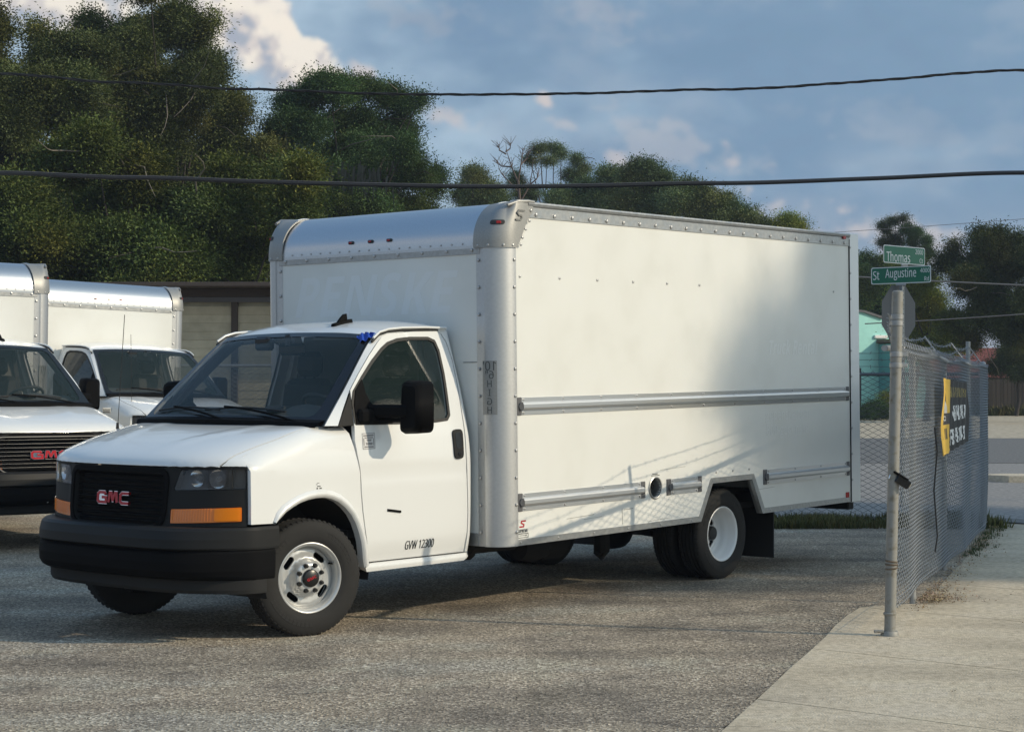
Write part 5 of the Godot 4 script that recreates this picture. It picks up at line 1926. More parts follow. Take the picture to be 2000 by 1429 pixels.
func cab(t: Node3D, chrome_grille: bool) -> void:
	var L := Vector3(0, .3, 1)
	var UP := Vector3(-.2, 1, 0)
	var white: Material = M.white_paint
	# hood
	var hood := Geo.new()
	var outl := PackedVector2Array()
	var seam := func(x: float) -> float: return lerp_table(x, [[-.70, .838], [-.66, .852], [-.6, .860], [-.4, .870], [-.1, .878], [.05, .885]])
	for k in 21:
		var z := lerpf(-.832, .832, k / 20.0)
		outl.append(Vector2(nose_x(z) + .002, z))
	for x in [-.66, -.5, -.3, -.1, .0, .05]:
		outl.append(Vector2(x, seam.call(x)))
	for k in range(1, 20):
		var u := 1.0 - k / 10.0
		outl.append(Vector2(.05 - .075 * (1.0 - u * u), u * .88))
	for x in [.05, .0, -.1, -.3, -.5, -.66]:
		outl.append(Vector2(x, -seam.call(x)))
	var hood_f := func(p: Vector2) -> Vector3:
		var q := fender_top(Vector2(p.x, p.y))
		# two soft creases that run up the hood
		var cz := lerpf(.30, .52, ss(-.8, 0, p.x))
		q.y += .004 * ss(.10, .0, absf(absf(p.y) - cz) - .02) * ss(-.8, -.55, p.x)
		return q
	hood.sheet(hood_f, outl, [], Vector2(.035, .05), UP, .012)
	part("hood", hood, white, t)
	# fenders: outer face and rounded top, wheel opening cut out
	both("fender", func(g: Geo) -> void:
		var o := PackedVector2Array()
		var xs := [-.578, -.5, -.4, -.3, -.2, -.1, 0, .1, .2, .28, .338]
		o.append(Vector2(-.572, .748))
		for x in xs:
			o.append(Vector2(x, minf(fender_top(Vector2(x, .90)).y, 1.337)))
		for k in range(14, -1, -2):
			o.append(Vector2(DOOR[k] - .010, DOOR[k + 1]))
		o.append(Vector2(.46, .405))
		var ai := v2(ARCH_IN)
		for k in range(ai.size() - 1, -1, -1):
			o.append(ai[k])
		g.sheet(fender_side, o, [], Vector2(.045, .045), L, .03)
		var tp := PackedVector2Array()
		for z in [.842, .86, .88, .90, .93, .955, .972]:
			tp.append(Vector2(nose_x(z) + .004, z))
		tp.append(Vector2(-.578, .972))
		for x in [-.576, -.45, -.3, -.1, .1, .338]:
			tp.append(Vector2(x, .90))
		tp.append(Vector2(.338, .875))
		for x in [.05, .0, -.1, -.3, -.5, -.66]:
			tp.append(Vector2(x, seam.call(x) + .007))
		g.sheet(fender_top, tp, [], Vector2(.035, .02), UP, .012)
		, white, t)
	# flared lip round the wheel opening
	both("arch_flare", func(g: Geo) -> void:
		var ai := v2(ARCH_IN)
		var ring := []
		for k in ai.size():
			var d := (ai[mini(k + 1, ai.size() - 1)] - ai[maxi(k - 1, 0)]).normalized()
			var o := Vector2(-d.y, d.x)
			var row := []
			for j in 7:
				var f := j / 6.0
				var p: Vector2 = ai[k] + o * (-.004 + .052 * f * ss(-1, 1.5, k))
				var b: Vector3 = fender_side(p)
				row.append(b + Vector3(0, 0, .020 * sin(f * PI * .92 + .22) + .001))
			var inn: Vector3 = row[0]
			row.push_front(inn - Vector3(0, 0, .05))
			ring.append(row)
		for j in 7:
			g.strip(ring.map(func(r: Array) -> Vector3: return r[j]), ring.map(func(r: Array) -> Vector3: return r[j + 1]), Vector3(0, -.6, .5) if j == 0 else L)
		, white, t)
	both("wheel_liner", func(g: Geo) -> void:
		var a := []
		var b := []
		for k in 25:
			var f := lerpf(-.25, PI + .35, k / 24.0)
			var p := Vector3(.03 + cos(f) * .47, .43 + sin(f) * .455, 0)
			a.append(p + Vector3(0, 0, .955))
			b.append(p + Vector3(0, 0, .45))
		g.strip(a, b, Vector3(0, -1, 0))
		g.box(Vector3(.03, .72, .45), Vector3(1.0, .6, .02))
		, M.underbody, t)
	# doors
	var door_poly := v2(DOOR)
	var win := v2(WINDOW)
	for fl in [false, true]:
		var g := Geo.new()
		g.flip = fl
		var df := func(p: Vector2) -> Vector3:
			var q := body_side(p)
			# pressed crease along the foot of the door and a soft hollow below the belt
			q.z -= .006 * ss(.573, .560, p.y) + .004 * ss(.06, .0, absf(p.y - 1.02))
			return q
		g.sheet(df, door_poly, [win], Vector2(.05, .05), L, .03)
		var door := part("door", g, white, t)
		var s := Geo.new()
		s.flip = fl
		s.sheet(func(p: Vector2) -> Vector3: return body_side(p) + Vector3(0, 0, .003), grow(win, .012), [grow(win, -.010)], Vector2(.08, .08), L, .012)
		part("window_seal", s, M.rubber_seal, door)
		var gl := Geo.new()
		gl.flip = fl
		gl.sheet(func(p: Vector2) -> Vector3: return body_side(p) - Vector3(0, 0, .008), grow(win, -.004), [], Vector2(.08, .08), L, 0.0)
		part("window_glass", gl, M.side_glass, door)
		var sail := Geo.new()
		sail.flip = fl
		sail.sheet(func(p: Vector2) -> Vector3: return body_side(p) + Vector3(0, 0, .010), v2([.375, 1.352, .384, 1.48, .42, 1.575, .498, 1.645, .506, 1.56, .535, 1.495, .585, 1.452, .70, 1.432, .72, 1.352]), [], Vector2(.05, .05), L, .02)
		part("mirror_sail", sail, M.black_plastic, door)
		var hd := Geo.new()
		hd.flip = fl
		hd.sheet(func(p: Vector2) -> Vector3: return body_side(p) + Vector3(0, 0, .012), rounded([Vector2(1.302, 1.297), Vector2(1.408, 1.300), Vector2(1.398, 1.094), Vector2(1.306, 1.092)], .035), [], Vector2(.05, .05), L, .014)
		var h := part("door_handle", hd, M.grey_plastic, door)
		var cup := Geo.new()
		cup.flip = fl
		cup.sheet(func(p: Vector2) -> Vector3: return body_side(p) + Vector3(0, 0, .0135), rounded([Vector2(1.322, 1.278), Vector2(1.388, 1.280), Vector2(1.384, 1.165), Vector2(1.325, 1.163)], .025), [], Vector2(.05, .05), L, .001)
		cup.lathe([Vector2(.016, .0), Vector2(.014, .004), Vector2(0, .005)], 14, body_side(Vector2(1.352, 1.125)) + Vector3(0, 0, .012))
		part("handle_pull", cup, M.gloss_black, h)
		mirror(door, fl)
		if not fl:
			var bd := Geo.new()
			bd.sheet(func(p: Vector2) -> Vector3: return body_side(p) + Vector3(0, 0, .007), rounded([Vector2(.632, .782), Vector2(.762, .764), Vector2(.762, .748), Vector2(.632, .766)], .004), [], Vector2(.05, .05), L, .008)
			part("badge", bd, M.black_plastic, door)
			var tx := Geo.new()
			text(tx, "GVW 12300", false, .058, func(p: Vector3) -> Vector3: return body_side(Vector2(.968 + p.x, .523 + p.y)) + Vector3(0, 0, -.0045 + p.z), .70)
			part("lettering", tx, M.letter_black, door)
			var st := Geo.new()
			st.sheet(func(p: Vector2) -> Vector3: return body_side(p) + Vector3(0, 0, .0012), v2([.414, 1.288, .532, 1.291, .524, 1.187, .410, 1.184]), [], Vector2(.1, .1), L, .001)
			var sticker := part("sticker", st, M.sticker_white, door)
			var si := Geo.new()
			for q in [[.424, 1.277, .521, 1.281, .520, 1.270, .423, 1.268], [.434, 1.262, .512, 1.264, .511, 1.256, .434, 1.255], [.450, 1.25, .498, 1.25, .492, 1.236, .455, 1.236], [.44, 1.228, .505, 1.228, .50, 1.212, .445, 1.212], [.424, 1.204, .512, 1.204, .511, 1.195, .424, 1.195], [.42, 1.255, .428, 1.255, .427, 1.21, .42, 1.21], [.512, 1.255, .519, 1.255, .516, 1.21, .51, 1.21]]:
				si.sheet(func(p: Vector2) -> Vector3: return body_side(p) + Vector3(0, 0, .0022), v2(q), [], Vector2(.1, .1), L, .0005)
			var bo := v2([.414, 1.288, .532, 1.291, .524, 1.187, .410, 1.184])
			si.sheet(func(p: Vector2) -> Vector3: return body_side(p) + Vector3(0, 0, .0022), grow(bo, .001), [grow(bo, -.0025)], Vector2(.1, .1), L, .0005)
			part("sticker_print", si, M.print_grey, sticker)
	# small fender mark
	var fm := Geo.new()
	for q in [[-.03, .972, .012, .004], [-.018, .981, .02, .003], [-.012, .960, .03, .006], [.004, .947, .02, .008], [-.026, .947, .012, .010]]:
		fm.box(fender_side(Vector2(q[0] + .01, q[1])) + Vector3(0, 0, .0008), Vector3(q[2], q[3], .001))
	part("fender_mark", fm, M.interior_grey, t)
	# sill, rear corner, pillar strips
	both("sill", func(g: Geo) -> void:
		g.sheet(func(p: Vector2) -> Vector3: return body_side(p) + Vector3(0, 0, .012 * ss(.43, .40, p.y)), v2([.452, .400, .505, .428, 1.44, .428, 1.50, .430, 1.512, .445, 1.49, .40, 1.44, .375, .47, .372]), [], Vector2(.06, .02), L, .06)
		, white, t)
	both("rear_pillar", func(g: Geo) -> void:
		var o := PackedVector2Array()
		for k in range(DOOR.size() - 2, 33, -2):
			o.append(Vector2(DOOR[k] + .010, DOOR[k + 1]))
		o.append(Vector2(1.40, 2.002))
		o.append_array(v2([1.49, 2.0, 1.528, 1.92, 1.536, 1.78, 1.534, 1.6, 1.528, 1.43, 1.52, 1.25, 1.530, 1.075, 1.536, .894, 1.535, .713, 1.53, .533, 1.52, .442]))
		g.sheet(body_side, o, [], Vector2(.025, .06), L, .04)
		, white, t)
	both("windshield_pillar", func(g: Geo) -> void:
		var a := []
		var b := []
		for k in 17:
			var f := k / 16.0
			a.append(ws_edge(f) + Vector3(.012, 0, .006))
			var y := lerpf(1.342, 1.947, f)
			var x := lerp_table(y, [[1.342, .205], [1.46, .285], [1.575, .370], [1.684, .482], [1.805, .618], [1.901, .738], [1.947, .815]])
			b.append(Vector3(x, y, side_z(y)))
		g.strip(a, b, Vector3(-.5, .4, 1))
		g.strip(b, b.map(func(p: Vector3) -> Vector3: return p - Vector3(0, .0, .03)), Vector3(1, 0, 0))
		g.strip(a, a.map(func(p: Vector3) -> Vector3: return p + Vector3(.01, -.01, -.03)), Vector3(-1, 0, -1))
		, white, t)
	both("pillar_cover", func(g: Geo) -> void:
		g.sheet(func(p: Vector2) -> Vector3: return body_side(p) + Vector3(0, 0, .004), v2([.208, 1.343, .290, 1.455, .366, 1.555, .360, 1.46, .346, 1.343]), [], Vector2(.05, .05), L, .02)
		, M.grey_plastic, t)
	# roof
	var rf := Geo.new()
	var ro := PackedVector2Array()
	for k in 21:
		var u := k / 10.0 - 1.0
		var e := windshield(Vector2(u, 1.0))
		ro.append(Vector2(e.x + .006, u * .765))
	ro.append_array(v2([.86, .772, 1.0, .775, 1.44, .775, 1.485, .76, 1.50, .70, 1.50, -.70, 1.485, -.76, 1.44, -.775, 1.0, -.775, .86, -.772]))
	rf.sheet(func(p: Vector2) -> Vector3: return Vector3(p.x, roof_y(p.x, p.y) - .03 * ss(1.44, 1.51, p.x), p.y), ro, [], Vector2(.05, .06), Vector3.UP, .02)
	part("roof", rf, white, t)
	both("drip_rail", func(g: Geo) -> void:
		g.tube([Vector3(.70, 1.925, .795), Vector3(.77, 1.968, .785), Vector3(.86, 1.990, .782), Vector3(1.0, 2.003, .780), Vector3(1.25, 2.012, .780), Vector3(1.46, 2.012, .778)], .009, 8)
		, white, t)
	both("roof_gap", func(g: Geo) -> void:
		g.tube([Vector3(.69, 1.90, .790), Vector3(.77, 1.952, .777), Vector3(.86, 1.974, .772), Vector3(1.0, 1.986, .770), Vector3(1.38, 1.999, .768)], .010, 6)
		, M.rubber_seal, t)
	var bk := Geo.new()
	bk.prism(v2([-.86, .45, .86, .45, .88, 1.3, .70, 1.97, -.70, 1.97, -.88, 1.3]), 1.485, 1.51, func(p: Vector3) -> Vector3: return Vector3(p.z, p.y, p.x))
	part("cab_back", bk, M.interior_trim, t)
	var an := Geo.new()
	var fin := PackedVector2Array([Vector2(-.02, 0), Vector2(.02, .045), Vector2(.055, .075), Vector2(.085, .08), Vector2(.092, .02), Vector2(.095, 0)])
	var ry := roof_y(.88, .28)
	an.prism(fin, -.011, .011, func(p: Vector3) -> Vector3: return Vector3(.87 + p.x * .95, ry - .002 + p.y, .285 + p.z * (1.0 - p.y * 5.0)))
	an.prism(rounded([Vector2(-.075, -.03), Vector2(.11, -.035), Vector2(.11, .035), Vector2(-.075, .03)], .035), 0, .022, func(p: Vector3) -> Vector3: return Vector3(.89 + p.x, ry + .010 + p.x * .22 - .002 + p.z - .012, .285 + p.y * (1.0 - p.z * 12.0)))
	part("roof_antenna", an, M.black_plastic, t)
	# windshield, its black border, cowl, wipers
	var wr := v2([-1, 0, 1, 0, 1, 1, -1, 1])
	var gw := Geo.new()
	gw.sheet(windshield, wr, [], Vector2(.1, .08), Vector3(-1, 1, 0), 0.0)
	part("windshield", gw, M.windshield_glass, t)
	var fr := Geo.new()
	fr.sheet(func(p: Vector2) -> Vector3: return windshield(p) + Vector3(-.003, .003, 0), wr, [rounded([Vector2(-.945, .075), Vector2(.905, .075), Vector2(.925, .935), Vector2(-.95, .935)], .09)], Vector2(.1, .08), Vector3(-1, 1, 0), 0.0)
	part("windshield_border", fr, M.gloss_black, t)
	var co := Geo.new()
	var ca := []
	var cb := []
	var cc := []
	for k in 25:
		var u := k / 12.0 - 1.0
		ca.append(Vector3(.045 - .08 * (1 - u * u), hood_y(.0, u * .85) - .006, u * .905))
		cb.append(windshield(Vector2(u, .0)) + Vector3(-.035, .022, 0))
		cc.append(windshield(Vector2(u, .05)) + Vector3(-.004, .005, 0))
	co.strip(ca, cb, UP)
	co.strip(cb, cc, UP)
	part("cowl", co, M.black_plastic, t)
	for w in [[[.10, .0], [-.25, .10], [-.62, .135]], [[.80, .0], [.42, .115], [.02, .135]]]:
		var wg := Geo.new()
		var pts := []
		for k in 13:
			var f := k / 12.0
			var u: float = lerpf(lerpf(w[0][0], w[1][0], f), lerpf(w[1][0], w[2][0], f), f)
			var y: float = lerpf(lerpf(w[0][1], w[1][1], f), lerpf(w[1][1], w[2][1], f), f)
			pts.append(windshield(Vector2(u, y)) + Vector3(-.020, .020, 0))
		wg.tube(pts, .0085, 6)
		part("wiper", wg, M.black_plastic, t)
		var bl := []
		for k in 13:
			var f := k / 12.0
			bl.append(windshield(Vector2(lerpf(w[1][0] + .22, w[2][0] - .22, f), .112 + .03 * sin(f * PI))) + Vector3(-.010, .010, 0))
		part("wiper_blade", Geo.new().tube(bl, .0065, 5), M.rubber_seal, t)
	# whip antenna at the right cowl
	var wh := Geo.new()
	var wb := fender_top(Vector2(-.16, -.86))
	wh.tube([wb, wb + Vector3(0, .045, 0)], [.012, .009], 8)
	wh.tube([wb, wb + Vector3(.05, .80, .012)], .0026, 5)
	part("whip_antenna", wh, M.letter_black, t)
	front(t, chrome_grille)


func mirror(door: Node, fl: bool) -> void:
	# a tall towing mirror on a horizontal arm
	var arm := Geo.new()
	arm.flip = fl
	arm.box(Vector3(.60, 1.435, 1.05), Vector3(.11, .085, .30), .02, Basis(Vector3.UP, .42))
	arm.box(Vector3(.50, 1.40, .955), Vector3(.22, .10, .06), .02)
	arm.box(Vector3(.63, 1.375, 1.06), Vector3(.07, .03, .28), .01, Basis(Vector3.UP, .42))
	var a := part("mirror_arm", arm, M.black_plastic, door)
	var hd := Geo.new()
	hd.flip = fl
	# the shell: rounded box, deeper on the outside, leaning back a little
	var loops := []
	var c := Vector3(.69, 1.46, 1.215)
	for q in [[-.085, .70, .80], [-.075, .86, .93], [-.045, .97, 1.0], [.0, 1.0, 1.0], [.05, 1.0, 1.0]]:
		var loop := []
		for p in rounded([Vector2(-.112, -.18), Vector2(.105, -.165), Vector2(.105, .17), Vector2(-.088, .182)], .05, 5):
			loop.append(c + Basis(Vector3.UP, -.12) * Vector3(q[0], p.y * q[2], p.x * q[1]))
		loops.append(loop)
	for k in loops.size() - 1:
		var A: Array = loops[k]
		var B: Array = loops[k + 1]
		for j in A.size():
			var j2 := (j + 1) % A.size()
			var o: Vector3 = ((A[j] as Vector3) - c) * Vector3(.6 if k < 2 else .1, 1, 1)
			var o2: Vector3 = ((A[j2] as Vector3) - c) * Vector3(.6 if k < 2 else .1, 1, 1)
			var o3: Vector3 = ((B[j2] as Vector3) - c) * Vector3(.6 if k < 1 else .1, 1, 1)
			var o4: Vector3 = ((B[j] as Vector3) - c) * Vector3(.6 if k < 1 else .1, 1, 1)
			hd.tri(A[j], A[j2], B[j2], o.normalized(), o2.normalized(), o3.normalized())
			hd.tri(A[j], B[j2], B[j], o.normalized(), o3.normalized(), o4.normalized())
	for e in [0, loops.size() - 1]:
		var A: Array = loops[e]
		for j in range(1, A.size() - 1):
			hd.flat(A[0], A[j], A[j + 1], Vector3(-1 if e == 0 else 1, 0, 0))
	var h := part("mirror_head", hd, M.black_plastic, door)
	var fg := Geo.new()
	fg.flip = fl
	fg.box(c + Basis(Vector3.UP, -.12) * Vector3(.053, .05, 0), Vector3(.004, .2, .16), .0, Basis(Vector3.UP, -.12))
	fg.box(c + Basis(Vector3.UP, -.12) * Vector3(.053, -.11, 0), Vector3(.004, .08, .16), .0, Basis(Vector3.UP, -.12))
	part("mirror_glass", fg, M.mirror_face, door)


func front(t: Node3D, chrome_grille: bool) -> void:
	var F := Vector3(-1, 0, 0)
	var se := nose_s(-.582)
	var OUT := Vector3(-1, .05, .6)
	var open := rounded([Vector2(-.455, 1.055), Vector2(.455, 1.055), Vector2(.445, .775), Vector2(.385, .725), Vector2(-.385, .725), Vector2(-.445, .775)], .05)
	var lampL := rounded([Vector2(.565, 1.083), Vector2(se - .006, 1.092), Vector2(se - .004, .965), Vector2(.515, .950)], .02)
	var ambL := rounded([Vector2(.505, .838), Vector2(se - .030, .858), Vector2(se - .030, .765), Vector2(.505, .745)], .012)
	var mir := func(p: PackedVector2Array) -> PackedVector2Array:
		var o := PackedVector2Array()
		for k in range(p.size() - 1, -1, -1):
			o.append(Vector2(-p[k].x, p[k].y))
		return o
	# the black plastic face with the grille and lamps cut out of it
	var fo := PackedVector2Array()
	for k in 31:
		var s := lerpf(-se, se, k / 30.0)
		fo.append(Vector2(s, lerp_table(absf(s), [[0, 1.090], [.45, 1.092], [.56, 1.096], [.75, 1.100], [2, 1.100]])))
	fo.append(Vector2(se, .735))
	fo.append(Vector2(.5, .73))
	fo.append(Vector2(.45, .69))
	fo.append(Vector2(-.45, .69))
	fo.append(Vector2(-.5, .73))
	fo.append(Vector2(-se, .735))
	var fg := Geo.new()
	var face_f := func(p: Vector2) -> Vector3: return face(p.x, p.y, .012 * ss(.55, .47, absf(p.x)))
	fg.sheet(face_f, fo, [open, lampL, ambL, mir.call(lampL), mir.call(ambL)], Vector2(.045, .045), F, .065)
	var fc := part("front_face", fg, M.grey_plastic, t)
	var fb := Geo.new()
	fb.sheet(func(p: Vector2) -> Vector3: return face(p.x, p.y, .026), grow(open, .034), [grow(open, .004)], Vector2(.045, .045), F, .025)
	part("grille_frame", fb, M.black_plastic, fc)
	# grille
	var gr := Geo.new()
	gr.sheet(func(p: Vector2) -> Vector3: return face(p.x, p.y, -.045), open, [], Vector2(.06, .06), F, 0.0)
	var gn := part("grille", gr, M.underbody, t)
	var rows := 9
	for k in rows:
		var y := lerpf(.752, 1.028, k / float(rows - 1))
		var w := .44 if y > .775 else .40
		var bg := Geo.new()
		var prof := [Vector2(-.04, .011), Vector2(-.008, .007), Vector2(-.004, .0), Vector2(-.008, -.006), Vector2(-.04, -.009)]
		for j in prof.size() - 1:
			var a := []
			var b := []
			for i in 25:
				var s := lerpf(-w, w, i / 24.0)
				a.append(face(s, y + prof[j].y, prof[j].x))
				b.append(face(s, y + prof[j + 1].y, prof[j + 1].x))
			bg.strip(a, b, Vector3(-.5, [1.0, .5, -.5, -1.0][j], 0))
		part("grille_bar", bg, M.chrome if chrome_grille else M.black_plastic, gn)
	if chrome_grille:
		var tr := Geo.new()
		tr.sheet(func(p: Vector2) -> Vector3: return face(p.x, p.y, .016), grow(open, .012), [grow(open, -.002)], Vector2(.06, .06), F, .02)
		part("grille_trim", tr, M.chrome, gn)
	# badge
	for pass_ in 2:
		var bd := Geo.new()
		var th := .0125 if pass_ == 0 else .0090
		var z0 := .0 if pass_ == 0 else .0
		var z1 := .018 if pass_ == 0 else .021
		var bf := func(p: Vector3) -> Vector3: return face(p.x, p.y, p.z)
		for q in [["G", -.180], ["M", -.070], ["C", .048]]:
			glyph(bd, q[0], Vector2(q[1], .856), .082, .062, th, bf, z0, z1)
		part("badge_border" if pass_ == 0 else "badge", bd, M.chrome if pass_ == 0 else M.badge_red, gn)
	# headlamps and turn signals
	for fl in [false, true]:
		var hb := Geo.new()
		hb.flip = fl
		hb.sheet(func(p: Vector2) -> Vector3: return face(p.x, p.y, -.055), grow(lampL, -.002), [], Vector2(.06, .06), OUT, 0.0)
		var lo := grow(lampL, -.001)
		var a := []
		var b := []
		for p in lo:
			a.append(face(p.x, p.y, -.004))
			b.append(face(p.x, p.y, -.056))
		a.append(a[0]); b.append(b[0])
		for k in a.size() - 1:
			hb.quad(a[k], a[k + 1], b[k + 1], b[k], ((face(.8, 1.03) - a[k]) as Vector3))
		var hl := part("headlamp", hb, M.lamp_dark, t)
		for q in [[.685, .052, .05], [.835, .058, .052]]:
			var rg := Geo.new()
			rg.flip = fl
			var c := face(q[0], 1.028, -.05)
			var e := (face(q[0], 1.028, 1.0) - face(q[0], 1.028, 0.0)).normalized()
			var bs := Basis.looking_at(-e, Vector3.UP)
			rg.lathe([Vector2(.004, .004), Vector2(q[1] * .5, .010), Vector2(q[1] * .85, .028), Vector2(q[1], .045)], 20, c, bs)
			part("reflector", rg, M.chrome, hl)
			var bg := Geo.new()
			bg.flip = fl
			bg.lathe([Vector2(.016, .0), Vector2(.016, .03), Vector2(.012, .04), Vector2(0, .043)], 12, c, bs)
			part("bulb", bg, M.lamp_dark, hl)
		var dv := Geo.new()
		dv.flip = fl
		for s in [.76, .925]:
			dv.quad(face(s, .97, -.054), face(s, 1.09, -.054), face(s, 1.09, -.012), face(s, .97, -.012), Vector3(0, 0, 1))
			dv.quad(face(s + .006, .97, -.054), face(s + .006, 1.09, -.054), face(s + .006, 1.09, -.012), face(s + .006, .97, -.012), Vector3(0, 0, 1))
		part("lamp_divider", dv, M.lamp_dark, hl)
		var ln := Geo.new()
		ln.flip = fl
		ln.sheet(func(p: Vector2) -> Vector3: return face(p.x, p.y, .003 * ss(.0, .03, p.x - .55)), grow(lampL, -.004), [], Vector2(.05, .05), OUT, 0.0)
		part("lens", ln, M.lamp_lens, hl)
		var ab := Geo.new()
		ab.flip = fl
		ab.sheet(func(p: Vector2) -> Vector3: return face(p.x, p.y, .004), grow(ambL, -.003), [], Vector2(.05, .05), OUT, .02)
		var am := part("turn_signal", ab, M.amber_lens, t)
		var ac := Geo.new()
		ac.flip = fl
		ac.sheet(func(p: Vector2) -> Vector3: return face(p.x, p.y, .008), rounded([Vector2(se - .205, .845), Vector2(se - .042, .848), Vector2(se - .042, .775), Vector2(se - .205, .768)], .014), [], Vector2(.04, .04), OUT, .006)
		part("side_reflector", ac, M.amber_bright, am)
		var rib := Geo.new()
		rib.flip = fl
		for k in 15:
			var s := lerpf(.53, se - .23, k / 14.0)
			rib.strip([face(s - .007, .756 + k * .0008, .0045), face(s - .007, .834 + k * .0010, .0045)], [face(s, .756 + k * .0008, .0065), face(s, .834 + k * .0010, .0065)], OUT)
			rib.strip([face(s, .756 + k * .0008, .0065), face(s, .834 + k * .0010, .0065)], [face(s + .007, .756 + k * .0008, .0045), face(s + .007, .834 + k * .0010, .0045)], OUT)
		part("lens_flute", rib, M.amber_lens, am)
	# bumper: upper and lower plastic, swept along the nose
	var sw := func(g: Geo, prof: Array, s_end: float, stretch: float) -> void:
		for j in prof.size() - 1:
			var a := []
			var b := []
			for i in 61:
				var s := lerpf(-s_end, s_end, i / 60.0)
				a.append(face(s, prof[j].y, prof[j].x * lerpf(1.0, stretch, ss(.55, 1.15, absf(s)))))
				b.append(face(s, prof[j + 1].y, prof[j + 1].x * lerpf(1.0, stretch, ss(.55, 1.15, absf(s)))))
			var d: Vector2 = prof[j + 1] - prof[j]
			g.strip(a, b, Vector3(d.y, d.x, 0).normalized() + Vector3(-.05, 0, 0))
	var sb := nose_s(-.37)
	var up := Geo.new()
	sw.call(up, [Vector2(-.02, .728), Vector2(.06, .733), Vector2(.110, .728), Vector2(.136, .712), Vector2(.150, .66), Vector2(.148, .606), Vector2(.128, .594), Vector2(.05, .59)], sb, .10)
	part("bumper", up, M.grey_plastic, t)
	var lw := Geo.new()
	sw.call(lw, [Vector2(.06, .592), Vector2(.120, .588), Vector2(.140, .574), Vector2(.144, .52), Vector2(.136, .465), Vector2(.112, .432), Vector2(.08, .415), Vector2(.03, .405)], nose_s(-.41), .10)
	part("lower_bumper", lw, M.black_plastic, t)
	var va := Geo.new()
	sw.call(va, [Vector2(.02, .412), Vector2(.035, .405), Vector2(.03, .345), Vector2(.01, .322), Vector2(-.05, .318)], nose_s(-.46), .10)
	part("air_dam", va, M.underbody, t)


